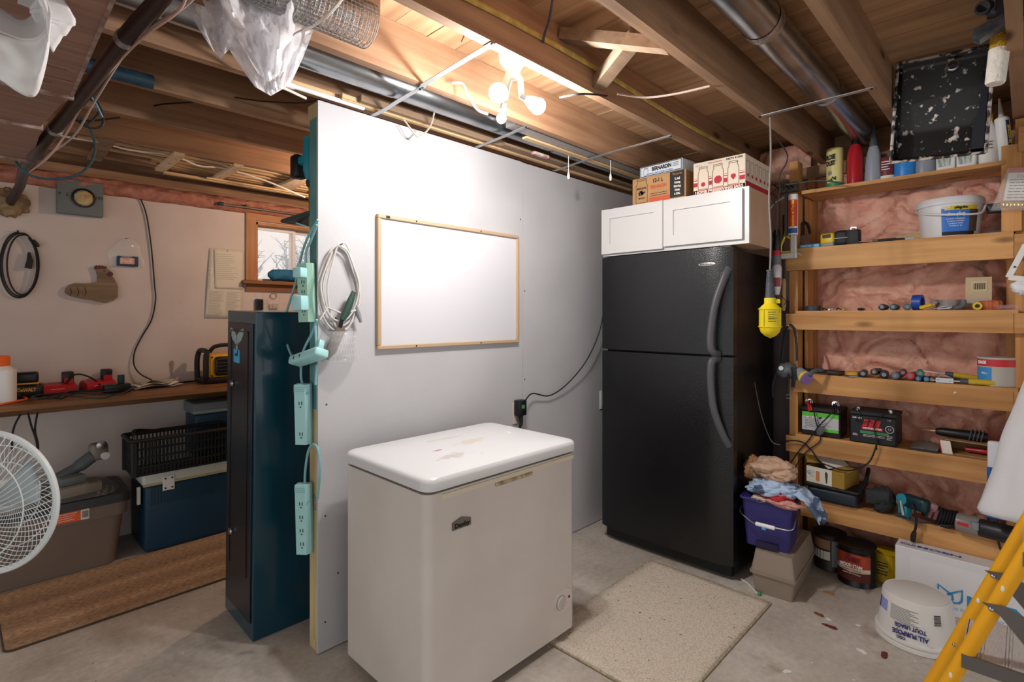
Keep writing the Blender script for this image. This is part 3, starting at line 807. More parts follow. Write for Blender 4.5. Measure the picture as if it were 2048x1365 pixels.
def fdoor(z0, z1):
    P = []
    for k in range(13):
        u = k / 12; x = rw * u
        e = min(u, 1 - u)
        y = 0.02 * (2 * u - 1) ** 2 * 0.4 + (0.022 * (1 - e / 0.045) ** 2 if e < 0.045 else 0)
        P.append((x, y))
    P += [(rw, 0.075), (0, 0.075)]
    return G().prism(P, z0, z1)
G().box(0.008, rw - 0.008, 0.078, 0.64, 0.03, 1.70).o('cabinet_body', FRS, t, smooth=False)
d1 = fdoor(1.160, 1.712).o('freezer_door', FRB, t)
d2 = fdoor(0.085, 1.148).o('fridge_door', FRB, t)
G().box(0.02, rw - 0.02, 0.05, 0.09, 0.02, 0.082).o('base_grille', BLACK_PL, t, smooth=False)
HND = mat('handle_plastic', '4c4d52', 0.42, bump=0.1, bscale=200)
G().tube(spl([(rw - 0.016, 0.014, 1.60), (rw - 0.03, -0.012, 1.55), (rw - 0.062, -0.042, 1.42), (rw - 0.078, -0.056, 1.28), (rw - 0.078, -0.056, 1.20), (rw - 0.07, -0.04, 1.172), (rw - 0.065, 0.0, 1.166)], 8), 0.02, 14, flat=.8).o('handle', HND, d1)
G().tube(spl([(rw - 0.065, 0.0, 1.142), (rw - 0.07, -0.04, 1.136), (rw - 0.078, -0.056, 1.11), (rw - 0.078, -0.056, 1.0), (rw - 0.066, -0.046, 0.88), (rw - 0.035, -0.016, 0.76), (rw - 0.016, 0.014, 0.70)], 8), 0.02, 14, flat=0.8).o('handle', HND, d2)
G().sph((rw - 0.125, 0.002, 1.628), (0.048, 0.004, 0.0125), 24, 8).o('badge', mat('badge_silver', 'b8b8ba', 0.25, 0.9), d1)
txt('FRIGIDAIRE', 0.012, (rw - 0.125, -0.0025, 1.628), DARK_MET, d1, width=0.07)
G().rbox(rw - 0.075, rw - 0.01, 0.03, 0.12, 1.70, 1.722, 0.004, 1).o('hinge_cover', BLACK_PL, t)
for x in (0.05, rw - 0.05):
    for y in (0.12, 0.6): G().lathe([(0.02, 0), (0.02, 0.032)], 12, c=(x, y, 0)).o('foot', BLACK_PL, t)

# ================================================================ CABINET ON THE REFRIGERATOR
cx0, cy0, cz0, cw, ch, cdp = 2.69, 1.858, 1.7225, 0.866, 0.283, 0.31
t = thing('wall_cabinet', 'white two-door wall cabinet lying on top of the refrigerator', 'cabinet', (cx0, cy0, cz0), rz=-90)
G().box(0, cw, 0.02, cdp, 0, ch).o('body', mat('cabinet_side_veneer', 'c9a98e', 0.5, col2='c0a084', scale=6), t, smooth=False)
G().box(-0.002, cw + 0.002, 0.001, 0.0195, -0.0, ch + 0.002).o('face_frame', CAB_WHITE, t, smooth=False)
def shaker(x0, x1, z0, z1):
    t_ = 0.058
    d = G().box(x0 + t_, x1 - t_, -0.010, 0.0005, z0 + t_, z1 - t_)
    g = G().box(x0, x0 + t_, -0.019, 0.0, z0, z1).box(x1 - t_, x1, -0.019, 0.0, z0, z1).box(x0 + t_, x1 - t_, -0.019, 0.0, z0, z0 + t_).box(x0 + t_, x1 - t_, -0.019, 0.0, z1 - t_, z1)
    dd = g.o('door', CAB_WHITE, t, smooth=False); d.o('door_panel', CAB_WHITE, dd, smooth=False)
shaker(0.0, 0.408, 0.012, ch - 0.002); shaker(0.412, cw - 0.025, 0.022, ch - 0.008)

# ---- cartons on the cabinet
cz = cz0 + ch + 0.0025
KRAFT = mat('kraft_carton', 'b78f62', 0.8, col2='ab8458', scale=12)
WCARD = mat('white_carton', 'e4ddd0', 0.7)
REDP = mat('red_print', 'b3263a', 0.7)
def jar(g, x, z, w, h, y=-0.0006, lw=0.0022):
    """jar outline drawn as a thin printed band"""
    pts = [(-.5, .0), (-.5, .72), (-.40, .82), (-.36, .86), (-.40, .87), (-.40, 1.0), (.40, 1.0), (.40, .87), (.36, .86), (.40, .82), (.5, .72), (.5, 0)]
    P = [Vector((x + a * w, y, z + b2 * h)) for a, b2 in pts]
    for i in range(len(P)):
        g.obox(P[i], P[(i + 1) % len(P)], 0.0008, lw, up=(P[(i + 1) % len(P)] - P[i]).cross(Vector((0, 1, 0))))
    g.obox(Vector((x - .4 * w, y, z + .935 * h)), Vector((x + .4 * w, y, z + .935 * h)), .0008, lw)
    return g
# brown 12-jar carton
bw = 0.335; bh = 0.158
t = thing('jar_carton', 'brown kraft carton of preserving jars with a black printed panel', 'carton', (2.72, 1.672, cz), rz=-90)
G().rbox(0, bw, 0, 0.25, 0, bh, 0.002, 1).o('box', KRAFT, t)
g = G().box(bw - 0.094, bw - 0.008, -0.0008, 0, 0.012, bh - 0.002); g.o('black_panel', INK, t, smooth=False)
g = G().box(0.112, bw - 0.096, -0.0008, 0, 0.006, 0.034); g.o('red_band', mat('orange_red_print', 'c65a3c', 0.7), t, smooth=False)
jar(G(), 0.062, 0.012, 0.075, bh - 0.02).o('jar_print', INK, t, smooth=False)
blobp = G()
rr = random.Random(3)
for i in range(14):
    a = rr.uniform(0, 6.28); r_ = rr.uniform(0, 0.022)
    blobp.lathe([(0.006, -0.0006), (0.006, -0.0009)], 8, c=(0.062 + r_ * math.cos(a), 0, 0.07 + r_ * 0.7 * math.sin(a)), axis='y')
blobp.o('fruit_print', INK, t)
txt('BERNARDIN', 0.016, (0.062, -0.001, 0.095), INK, t, width=0.06, bold=.0004)
txt('MASON', 0.012, (0.062, -0.001, 0.038), INK, t, width=0.04, bold=.0004)
txt('12-1 L', 0.03, (0.165, -0.001, 0.127), INK, t, width=0.062, bold=.0008)
txt('BERNARDIN', 0.026, (0.17, -0.001, 0.092), mat('orange_red_print', 'c65a3c', 0.7), t, width=0.10, bold=.001)
lines(0.118, 0.235, 0.055, 2, 0.012, -0.0004, INK, t, 0.003, 4)
txt('The Jar for', 0.018, (bw - 0.05, -0.001, 0.142), KRAFT, t, width=0.06)
for i, s_ in enumerate(('Lid', 'Canning', 'Storing', 'Drinks', 'in 1938-L')):
    txt(s_, 0.017, (bw - 0.05, -0.001, 0.115 - i * 0.021), WCARD, t, width=0.03 + 0.006 * (i % 3), bold=.0008)
# flat white box of lids on it
lw_, lh_ = 0.275, 0.062
t = thing('lid_box', 'flat white printed box of jar lids on the brown carton', 'box', (2.725, 1.625, cz + bh + 0.0005), rz=-94)
G().rbox(0, lw_, 0, 0.14, 0, lh_, 0.0015, 1).o('box', mat('pale_blue_carton', 'ced8e0', 0.5), t)
g = G()
for a in ((0.004, lw_ - 0.004, 0.002, 0.006), (0.004, lw_ - 0.004, lh_ - 0.006, lh_ - 0.002), (0.004, 0.008, 0.002, lh_ - 0.002), (lw_ - 0.008, lw_ - 0.004, 0.002, lh_ - 0.002)):
    g.box(a[0], a[1], -0.0006, 0, a[2], a[3])
g.o('border_print', INK, t, smooth=False)
txt('BERNARDIN', 0.03, (0.145, -0.001, 0.036), INK, t, width=0.125, bold=.0014)
jar(G(), 0.042, 0.010, 0.028, 0.04, lw=.0015).o('jar_print', INK, t, smooth=False)
lines(0.215, 0.262, 0.046, 3, 0.009, -0.0004, INK, t, 0.003, 9)
txt('12 METAL SEALS AND COVERS', 0.009, (0.13, -0.001, 0.0125), INK_BLUE, t, width=0.17, bold=.0003)
# red and white jar carton
bw = 0.275; bh = 0.176; bd_ = 0.36
t = thing('jar_carton', 'white and red striped carton of preserving jars', 'carton', (2.72, 1.294, cz), rz=-90)
G().rbox(0, bw, 0, bd_, 0, bh, 0.002, 1).o('box', mat('cream_carton', 'ddd0bd', 0.75), t)
g = G()
def stripes(g, a0, a1, gaps, face):
    for z0, z1 in ((0.0, 0.026), (0.046, 0.068), (0.078, 0.083), (0.090, 0.092)):
        x = a0
        for ga, gb in gaps + [(a1, a1)]:
            if ga > x:
                if face == 'f': g.box(x, ga, -0.0006, 0, z0, z1)
                else: g.box(bw, bw + 0.0006, x, ga, z0, z1)
            x = gb
jx = (0.055, 0.135, 0.215)
stripes(g, 0.002, bw - 0.002, [(x - 0.031, x + 0.031) for x in jx] if True else [], 'f')
g.box(0.002, bw - 0.002, -0.0006, 0, 0.002, 0.026)
g.o('red_stripe', REDP, t, smooth=False)
g = G()
for x in jx: jar(g, x, 0.03, 0.056, 0.118)
g.o('jar_print', INK, t, smooth=False)
G().lathe([(0.012, -0.0005), (0.012, -0.001)], 16, c=(jx[0], 0, 0.055), axis='y').o('cherry_print', REDP, t)
G().prism([(jx[1] + 0.021 * math.cos(a) * (1 - 0.15 * math.sin(a)), 0.068 + 0.021 * math.sin(a) - (0.004 if abs(a - PI / 2) < 0.3 else 0)) for a in [2 * PI * k / 20 for k in range(20)]], -0.001, -0.0004, 'y').o('apple_print', REDP, t)
G().prism([(jx[2], 0.052), (jx[2] + 0.013, 0.068), (jx[2] + 0.012, 0.08), (jx[2], 0.084), (jx[2] - 0.012, 0.08), (jx[2] - 0.013, 0.068)], -0.001, -0.0004, 'y').o('strawberry_print', REDP, t)
txt('HOME PRESERVING JARS', 0.02, (bw / 2, -0.0012, 0.014), WCARD, t, width=bw - 0.02, bold=.0008)
txt('12-1 L', 0.012, (0.03, -0.001, 0.158), INK, t, width=0.035)
txt('MADE IN CANADA', 0.009, (0.12, -0.001, 0.162), REDP, t, width=0.075)
txt('94674 41200', 0.014, (0.22, -0.001, 0.163), INK, t, width=0.085, bold=.0004)
g = G(); stripes(g, 0.004, bd_ - 0.004, [], 'f')
g2 = G()
g2.box(bw, bw + 0.0006, 0.004, bd_ - 0.004, 0.002, 0.04).o('side_stripe', REDP, t, smooth=False)
g3 = G()
for i in range(6):
    y = 0.035 + i * 0.058
    for (a, b2, c, d) in ((y - 0.02, y - 0.0185, 0.05, 0.145), (y + 0.0185, y + 0.02, 0.05, 0.145), (y - 0.02, y + 0.02, 0.143, 0.145)):
        g3.box(bw, bw + 0.0006, a, b2, c, d)
g3.o('side_jar_print', INK, t, smooth=False)
g4 = G()
for i in range(6): g4.lathe([(0.010, bw + 0.0004), (0.010, bw + 0.001)], 12, c=(0, 0.035 + i * 0.058, 0.072), axis='x')
g4.o('side_fruit_print', REDP, t)

# ================================================================ WHITEBOARD, OUTLETS
t = thing('whiteboard', 'blank whiteboard in a beige wood frame on the partition', 'whiteboard', (1.215, YP, 1.212))
ww, wh = 0.885, 0.592
G().box(0.012, ww - 0.012, -0.010, -0.001, 0.012, wh - 0.012).o('board', mat('whiteboard_surface', 'cdcfd5', 0.25), t, smooth=False)
FRM = mat('beige_frame', 'b59c80', 0.5)
for a in ((0, ww, 0, 0.018), (0, ww, wh - 0.018, wh), (0, 0.018, 0.018, wh - 0.018), (ww - 0.018, ww, 0.018, wh - 0.018)):
    G().rbox(a[0], a[1], -0.02, -0.0005, a[2], a[3], 0.003, 1).o('frame_rail', FRM, t)
for x in (0.2, 0.6):
    for z in (0.009, wh - 0.009): G().cyl((x, -0.021, z), (x, -0.019, z), 0.004, n=8).o('screw', DARK_MET, t)
G().box(0.04, 0.06, -0.0205, -0.0195, wh - 0.015, wh - 0.004).o('sticker', INK, t, smooth=False)
t = thing('wall_outlet', 'outlet with a black adapter plugged in above the freezer', 'outlet', (2.10, YP, 0.82))
G().rbox(-0.036, 0.036, -0.007, -0.0005, -0.06, 0.06, 0.003, 1).o('cover_plate', mat('outlet_plate', 'c8bcb0', 0.4), t)
G().rbox(-0.03, 0.03, -0.05, -0.007, -0.01, 0.075, 0.005, 2).o('adapter', BLACK_PL, t)
G().box(-0.012, 0.012, -0.0506, -0.05, 0.03, 0.05).o('adapter_sticker', mat('green_sticker', '4a8a5a', 0.5), t, smooth=False)
G().tube([(0.0, -0.03, -0.008), (0.0, -0.034, -0.05), (-0.01, -0.03, -0.09)], [0.014, 0.011, 0.005], 10).o('plug', BLACK_RUB, t)
t = thing('wall_outlet', 'white outlet plate beside the left edge of the refrigerator', 'outlet', (2.925, YP, 0.80))
G().rbox(-0.036, 0.036, -0.007, -0.0005, -0.06, 0.06, 0.003, 1).o('cover_plate', WHITE_PL, t)
for dz in (-0.022, 0.022): G().lathe([(0.014, -0.007), (0.014, -0.009)], 14, c=(0, 0, dz), axis='y').o('receptacle', WHITE_PL, t)
cpts = [(2.125, YP - 0.045, 0.895), (2.20, YP - 0.03, 0.92), (2.36, YP - 0.02, 0.89), (2.52, YP - 0.03, 0.95), (2.68, YP - 0.05, 1.08), (2.80, YP - 0.06, 1.25), (2.86, YP - 0.06, 1.42), (2.90, YP - 0.06, 1.55)]
tag(G().tube(spl(cpts, 8), 0.0038, 8).o('adapter_lead', BLACK_RUB), 'black power cord looping from the adapter up behind the refrigerator', 'cord')

# ================================================================ FLOOR MATS
RB = bpy.data.materials.new('ribbed_rubber_mat'); RB.use_nodes = True
nt = RB.node_tree; b = nt.nodes['Principled BSDF']; b.inputs['Roughness'].default_value = 0.8
tc = nt.nodes.new('ShaderNodeTexCoord'); vo = nt.nodes.new('ShaderNodeTexVoronoi'); vo.inputs['Scale'].default_value = 120
nt.links.new(tc.outputs['Object'], vo.inputs['Vector'])
r = nt.nodes.new('ShaderNodeValToRGB'); r.color_ramp.elements[0].color = lin('ddd3c2'); r.color_ramp.elements[1].color = lin('bdb1a2'); r.color_ramp.elements[1].position = 0.8
nt.links.new(vo.outputs['Distance'], r.inputs[0])
n1 = nt.nodes.new('ShaderNodeTexNoise'); n1.inputs['Scale'].default_value = 55; nt.links.new(tc.outputs['Object'], n1.inputs['Vector'])
r2 = nt.nodes.new('ShaderNodeValToRGB'); r2.color_ramp.elements[0].position = 0.70; r2.color_ramp.elements[0].color = (0, 0, 0, 1); r2.color_ramp.elements[1].position = 0.73
nt.links.new(n1.outputs['Fac'], r2.inputs[0])
mx = nt.nodes.new('ShaderNodeMixRGB'); mx.inputs[2].default_value = lin('6b5a4a'); nt.links.new(r2.outputs[0], mx.inputs[0]); nt.links.new(r.outputs[0], mx.inputs[1])
nt.links.new(mx.outputs[0], b.inputs['Base Color'])
bp = nt.nodes.new('ShaderNodeBump'); bp.inputs['Strength'].default_value = 0.5; bp.inputs['Distance'].default_value = 0.004
nt.links.new(vo.outputs['Distance'], bp.inputs['Height']); nt.links.new(bp.outputs[0], b.inputs['Normal'])
t = thing('floor_mat', 'beige woven-look floor mat in front of the refrigerator', 'mat', (1.66, 0.865, 0.0))
def matf(u, v):
    x = 0.96 * u; y = 0.62 * v
    y += 0.008 * noise.noise((x * 3, 0, 1)) * (1 if v in (0, 1) else 0)
    return (x, y, 0.006 + 0.003 * noise.noise((x * 3, y * 3, 0)))
G().grid(matf, 24, 16).o('pad', RB, t, solid=0.006)
g = G()
for pts in ([(0, 0), (0.96, 0)], [(0, 0.62), (0.96, 0.62)], [(0, 0), (0, 0.62)], [(0.96, 0), (0.96, 0.62)]):
    g.tube([(pts[0][0], pts[0][1], 0.006), (pts[1][0], pts[1][1], 0.006)], 0.005, 6)
g.o('edge_binding', mat('mat_binding', 'b5a890', 0.8, col2='8a7c66', scale=80), t)
RG = bpy.data.materials.new('striped_runner_pile'); RG.use_nodes = True
nt = RG.node_tree; b = nt.nodes['Principled BSDF']; b.inputs['Roughness'].default_value = 0.95; b.inputs['Specular IOR Level'].default_value = 0.1
tc = nt.nodes.new('ShaderNodeTexCoord'); sx = nt.nodes.new('ShaderNodeSeparateXYZ'); nt.links.new(tc.outputs['Object'], sx.inputs[0])
mp = nt.nodes.new('ShaderNodeMath'); mp.operation = 'MULTIPLY'; mp.inputs[1].default_value = 1 / 0.62; nt.links.new(sx.outputs[1], mp.inputs[0])
r = nt.nodes.new('ShaderNodeValToRGB')
els = [(0, 'b59a80'), (0.12, 'a3866c'), (0.22, 'c4a484'), (0.34, 'a88a6e'), (0.46, 'b09276'), (0.55, 'c8a888'), (0.66, 'a3866c'), (0.78, 'b4967a'), (0.9, 'c2a484'), (1.0, 'b59a80')]
r.color_ramp.elements[0].color = lin(els[0][1]); r.color_ramp.elements[1].color = lin(els[-1][1])
for p, c_ in els[1:-1]:
    e = r.color_ramp.elements.new(p); e.color = lin(c_)
nt.links.new(mp.outputs[0], r.inputs[0])
mpp = nt.nodes.new('ShaderNodeMapping'); mpp.inputs['Scale'].default_value = (45, 120, 1); nt.links.new(tc.outputs['Object'], mpp.inputs[0])
nn = nt.nodes.new('ShaderNodeTexNoise'); nn.inputs['Scale'].default_value = 1.0; nn.inputs['Detail'].default_value = 3; nt.links.new(mpp.outputs[0], nn.inputs['Vector'])
r2 = nt.nodes.new('ShaderNodeValToRGB'); r2.color_ramp.elements[0].position = 0.38; r2.color_ramp.elements[0].color = (0.55, 0.52, 0.5, 1); r2.color_ramp.elements[1].position = 0.6; r2.color_ramp.elements[1].color = (1.1, 1.1, 1.1, 1)
nt.links.new(nn.outputs['Fac'], r2.inputs[0])
mx = nt.nodes.new('ShaderNodeMixRGB'); mx.blend_type = 'MULTIPLY'; mx.inputs[0].default_value = 0.8; nt.links.new(r.outputs[0], mx.inputs[1]); nt.links.new(r2.outputs[0], mx.inputs[2])
nt.links.new(mx.outputs[0], b.inputs['Base Color'])
bp = nt.nodes.new('ShaderNodeBump'); bp.inputs['Strength'].default_value = 0.8; bp.inputs['Distance'].default_value = 0.006
nt.links.new(nn.outputs['Fac'], bp.inputs['Height']); nt.links.new(bp.outputs[0], b.inputs['Normal'])
t = thing('runner_rug', 'brown striped runner rug beside the plastic tote', 'rug', (0.075, 2.93, 0.0), rz=1.5)
G().prism(rrect(0, 1.75, 0, 0.62, 0.03), 0.0005, 0.009).o('pile', RG, t)
G().tube([(x, y, 0.005) for x, y in rrect(0, 1.75, 0, 0.62, 0.03)], 0.005, 6, closed=True).o('binding', mat('rug_binding', '4c3a2c', 0.9), t)

# ================================================================ LEFT BAY: BENCH AND WHAT STANDS ON IT
BZ = 0.92; BY = 3.50
t = thing('workbench', 'long brown wooden workbench shelf along the window wall', 'bench', (-0.7, BY, 0))
G().box(0, 3.4, 0, YL - BY - 0.002, BZ - 0.022, BZ).o('top', W_BENCH, t, smooth=False)
G().box(0, 3.4, YL - BY - 0.042, YL - BY - 0.002, BZ - 0.11, BZ - 0.022).o('ledger', W_BENCH, t, smooth=False)
G().box(3.30, 3.34, 0.02, 0.46, 0, BZ - 0.022).o('support', W_BENCH, t, smooth=False)
def bp_(u, v): return at(u, v, z=BZ)

# white bottle, orange cap
p = bp_(-14, 808)
t = thing('plastic_bottle', 'white plastic bottle with an orange cap on the workbench', 'bottle', (p.x, p.y, BZ), rz=-20)
G().prism(rrect(-0.085, 0.085, -0.045, 0.045, 0.03), 0.001, 0.17).o('body', WHITE_PL, t)
G().lathe([(0.075, 0.17), (0.06, 0.188), (0.05, 0.19)], 24).o('shoulder', WHITE_PL, t)
G().lathe([(0.062, 0.188), (0.064, 0.19), (0.064, 0.232), (0.058, 0.238)], 28).o('cap', ORANGE, t)

# black and yellow battery charger
YEL_T = mat('tool_yellow', 'e0a51e', 0.4)
p = bp_(51, 797)
t = thing('battery_charger', 'black charger with a yellow-banded battery pack on top', 'charger', (p.x, p.y, BZ), rz=-4)
G().rbox(-0.072, 0.072, 0, 0.11, 0.001, 0.07, 0.014, 3).o('body', BLACK_PL, t)
bt = G().rbox(-0.052, 0.052, 0.015, 0.095, 0.078, 0.135, 0.012, 3).o('battery', BLACK_PL, t)
G().rbox(-0.054, 0.054, 0.013, 0.097, 0.069, 0.079, 0.004, 1).o('yellow_band', YEL_T, bt)
txt('DeWALT', 0.024, (0.005, -0.0006, 0.042), YEL_T, t, width=0.075, bold=.0012)
txt('18V', 0.012, (-0.035, -0.0006, 0.056), YEL_T, t, width=0.025)
G().cyl((0.05, 0.005, 0.064), (0.05, 0.001, 0.064), 0.004, n=8).o('indicator', INK_RED, t)

# red chargers
def red_charger(u, v, label, rz, big):
    p = bp_(u, v)
    t = thing('battery_charger', label, 'charger', (p.x, p.y, BZ), rz=rz, group='red battery chargers on the bench')
    G().prism([(0, 0.001), (0.13, 0.001), (0.13, 0.045), (0.09, 0.062), (0.02, 0.05), (0, 0.03)], -0.072, 0.072, 'x').o('body', RED_PL, t)
    G().rbox(-0.074, 0.074, -0.002, 0.132, 0.001, 0.014, 0.004, 1).o('base', BLACK_PL, t)
    G().rbox(0.02, 0.07, 0.06, 0.105, 0.05, 0.12, 0.006, 2).o('battery', BLACK_PL, t)
    G().rbox(0.024, 0.066, 0.056, 0.062, 0.05, 0.085, 0.002, 1).o('battery_label', RED_PL, t)
    g = G().box(-0.05, 0.0, 0.012, 0.0125, 0.044, 0.05)
    lines(-0.04, 0.03, 0.032, 2, 0.008, 0.0015, INK_WHITE, t, .002, 5)
    return t
red_charger(122, 790, 'red battery charger next to the black and yellow one', 6, 1)
red_charger(205, 782, 'red battery charger farther right, beside a black adapter', 10, 0)
p = bp_(235, 787)
t = thing('power_adapter', 'black power adapter box in front of the right red charger', 'adapter', (p.x, p.y, BZ), rz=5)
G().rbox(-0.06, 0.065, 0, 0.06, 0.001, 0.05, 0.005, 2).o('body', BLACK_PL, t)
G().rbox(0.01, 0.04, 0.02, 0.05, 0.05, 0.10, 0.004, 2).o('battery', mat('dark_teal_plastic', '12323a', 0.45), t)
# tangle of dark cords
pts = []
for u, v in ((62, 806), (80, 797), (120, 800), (150, 795), (190, 797), (240, 795), (265, 785), (258, 778), (225, 790), (180, 790), (140, 790), (115, 800), (75, 808), (65, 804), (100, 795), (150, 801), (200, 800), (235, 797)):
    q = bp_(u, v); pts.append((q.x, q.y, BZ + 0.006 + random.random() * 0.022))
tag(G().tube(spl(pts, 6), 0.0042, 6).o('cord_tangle', mat('dark_green_cord', '1c2c2a', 0.5)), 'tangled dark charger cord spread along the bench front', 'cord')
a = bp_(110, 789); b_ = bp_(205, 790)
arch = [(a.x - 0.01, a.y - 0.02, BZ + 0.006), (a.x + 0.02, a.y, BZ + 0.04), at(132, 768, y=a.y), at(150, 750, y=a.y), at(175, 753, y=a.y), at(198, 768, y=a.y), (b_.x, b_.y - 0.02, BZ + 0.008)]
tag(G().tube(spl(arch, 8), 0.0048, 8).o('charging_lead', BLACK_RUB), 'black cord arching between the two red chargers', 'cord')
# orange extension cord end
pts = [bp_(-30, 806), bp_(0, 806), bp_(25, 801), bp_(45, 797), bp_(52, 801), bp_(30, 806), bp_(0, 812), bp_(-30, 815)]
t = thing('extension_lead', 'orange extension cord end with a black plug at the bench edge', 'cord', (pts[3].x, pts[3].y, BZ))
G().tube([Vector((q.x, q.y, BZ + 0.006)) - t.location for q in spl(pts, 8)], 0.0055, 8).o('cable', ORANGE, t)
q = bp_(27, 800)
G().tube([Vector((q.x - 0.025, q.y, BZ + 0.02)) - t.location, Vector((q.x + 0.005, q.y - 0.005, BZ + 0.022)) - t.location, Vector((q.x + 0.03, q.y - 0.01, BZ + 0.02)) - t.location], [0.018, 0.021, 0.014], 12).o('plug', BLACK_RUB, t)
# folded papers
p = bp_(312, 776)
def leaf(dx, rz, z, m, nm, sc=1.0, curl=0.02):
    def f(u, v):
        return (sc * (u - .5) * 0.26, sc * (v - .5) * 0.15, z + curl * abs(math.sin(PI * (u * 1.3 + v * .4))) * (1 - .5 * v))
    return f
t = thing('folded_newspaper', 'crumpled folded newspapers on the bench below the wall cord', 'newspaper', (p.x, p.y + 0.03, BZ), rz=8)
NEWS = mat('newsprint', 'c9c2b2', 0.85, col2='77746c', scale=40, stretch=(1, 6, 1))
for i, (m_, z, sc, cu) in enumerate(((NEWS, 0.004, 1.0, 0.014), (PAPER, 0.012, 0.85, 0.022), (NEWS, 0.02, 0.7, 0.03))):
    G().grid(leaf(0, 0, z, m_, '', sc, cu), 14, 6).o('sheet', m_, t, solid=0.001)
# job-site radio
p = at(392, 764, y=3.90)
t = thing('jobsite_radio', 'black and yellow jobsite radio on the bench behind the locker', 'radio', (p.x, 3.72, BZ), rz=0)
rw_, rh_ = 0.32, 0.235
G().rbox(0.035, rw_ - 0.02, 0.03, 0.19, 0.035, 0.19, 0.02, 3).o('body', YEL_T, t)
G().rbox(0.065, rw_ - 0.05, 0.022, 0.04, 0.05, 0.175, 0.02, 3).o('speaker_face', BLACK_PL, t)
for i in range(5): G().rbox(0.08, rw_ - 0.06, 0.015, 0.024, 0.064 + i * 0.022, 0.07 + i * 0.022, 0.002, 1).o('grille_bar', mat('grille_grey', '2c2e32', 0.5), t)
for x in (0.012, rw_ - 0.012):
    G().tube(spl([(x, 0.03, 0.015), (x - 0.0, 0.01, 0.06), (x, 0.01, 0.16), (x + 0.01, 0.03, 0.205), (x + 0.012, 0.11, 0.215), (x + 0.01, 0.19, 0.205), (x, 0.2, 0.15), (x, 0.2, 0.06), (x, 0.19, 0.015)], 5), 0.016, 10).o('roll_bar', BLACK_RUB, t)
G().tube(spl([(0.06, 0.11, 0.2), (0.09, 0.11, 0.235), (0.16, 0.11, 0.245), (0.24, 0.11, 0.235), (0.27, 0.11, 0.2)], 6), 0.013, 10).o('handle', BLACK_RUB, t)
G().rbox(0.0, rw_, 0.02, 0.2, 0.001, 0.04, 0.012, 2).o('base', BLACK_PL, t)
for x, z in ((0.052, 0.052), (0.052, 0.172)): G().cyl((x, 0.032, z), (x, 0.026, z), 0.005, n=8).o('screw', DARK_MET, t)
q0 = bp_(350, 768); q1 = bp_(400, 766)
tag(G().tube(spl([(q0.x, q0.y, BZ + .005), (q0.x + .05, q0.y + .01, BZ + .005), (q0.x + .12, q0.y + .03, BZ + .006), (q1.x + 0.01, 3.79, BZ + .03)], 6), 0.004, 6).o('audio_lead', BLACK_RUB), 'short black cord leading from the papers to the radio', 'cord')

# ================================================================ LEFT WALL HANGINGS
def wp(u, v, off=0.0): return at(u, v, y=YL - off)
# grey meter box with round foam plug
t = thing('meter_box', 'grey wall box with a round foam-filled opening', 'electrical box', (0.317, YL, 1.95))
G().rbox(0, 0.211, -0.05, -0.0005, 0, 0.203, 0.004, 1).o('box', mat('box_grey_paint', '6f7676', 0.5, 0.2), t)
G().lathe([(0.056, -0.05), (0.056, -0.056), (0.047, -0.058), (0.047, -0.05)], 32, c=(0.118, 0, 0.10), axis='y', cap=False).o('ring', BLACK_PL, t)
fo = blob((0, 0, 0), (0.045, 0.022, 0.045), 9, 0.12).o('foam_plug', mat('cream_spray_foam', 'c9b585', 0.9, col2='ab9464', scale=30, bump=0.4), t, ang=180); fo.location = (0.118, -0.052, 0.10)
for s_, x in (('P', 0.012), ('E', 0.045), ('240', 0.19)): txt(s_, 0.026, (x, -0.0508, 0.11), INK, t)
# coiled cord on a nail
t = thing('coiled_cord', 'black cord coiled on a nail at the left of the window wall', 'cord', wp(35, 463))
o = t.location
g = G()
loops = []
for k in range(3):
    for i in range(14):
        a_ = PI / 2 + 2 * PI * i / 14
        loops.append(wp(38 + (38 - 4 * k + 3 * (k == 1)) * math.cos(a_) + 3 * k, 530 - (66 - 3 * k) * math.sin(a_), 0.012 + 0.007 * k))
G().tube([p - o for p in spl(loops, 4)], 0.0042, 6).o('cable', BLACK_RUB, t)
G().tube([wp(58, 505, .02) - o, wp(60, 522, .02) - o, wp(56, 537, .02) - o], [0.006, 0.014, 0.015], 10).o('plug', BLACK_RUB, t)
G().tube([wp(66, 480, .02) - o, wp(72, 488, .02) - o, wp(78, 494, .02) - o], [0.006, 0.011, 0.006], 10).o('plug', BLACK_RUB, t)
G().cyl((0, 0, 0), (0, -0.03, 0.002), 0.003, n=6).o('nail', DARK_MET, t)
# wooden hen
pts = [(400, 760), (406, 735), (425, 715), (455, 705), (520, 706), (580, 706), (600, 692), (602, 655), (590, 618), (660, 614), (682, 630), (688, 655), (712, 690), (728, 725), (726, 790), (700, 812), (650, 826), (600, 818), (560, 808), (500, 800), (440, 785), (415, 775)]
P = [wp(u / 3.102, 340 + v / 3.102) for u, v in pts]; o = Vector((0.48, YL, 1.50))
t = thing('wooden_hen', 'carved wooden hen cutout hanging on the wall', 'ornament', o)
HEN = wood('hen_timber', '6e5844', '8e7660', '4a3828', 'x', 0.7, knots=True)
G().prism([(p.x - o.x, p.z - o.z) for p in P], -0.022, -0.003, 'y').o('body', HEN, t, smooth=False)
cm = [(583, 618), (585, 598), (598, 592), (605, 602), (615, 592), (624, 602), (634, 594), (643, 604), (653, 598), (662, 618)]
G().prism([(wp(u / 3.102, 340 + v / 3.102).x - o.x, wp(u / 3.102, 340 + v / 3.102).z - o.z) for u, v in cm], -0.021, -0.004, 'y').o('comb', mat('dull_red_paint', '5c2f33', 0.7), t, smooth=False)
q = wp(680 / 3.102, 340 + 648 / 3.102) - o
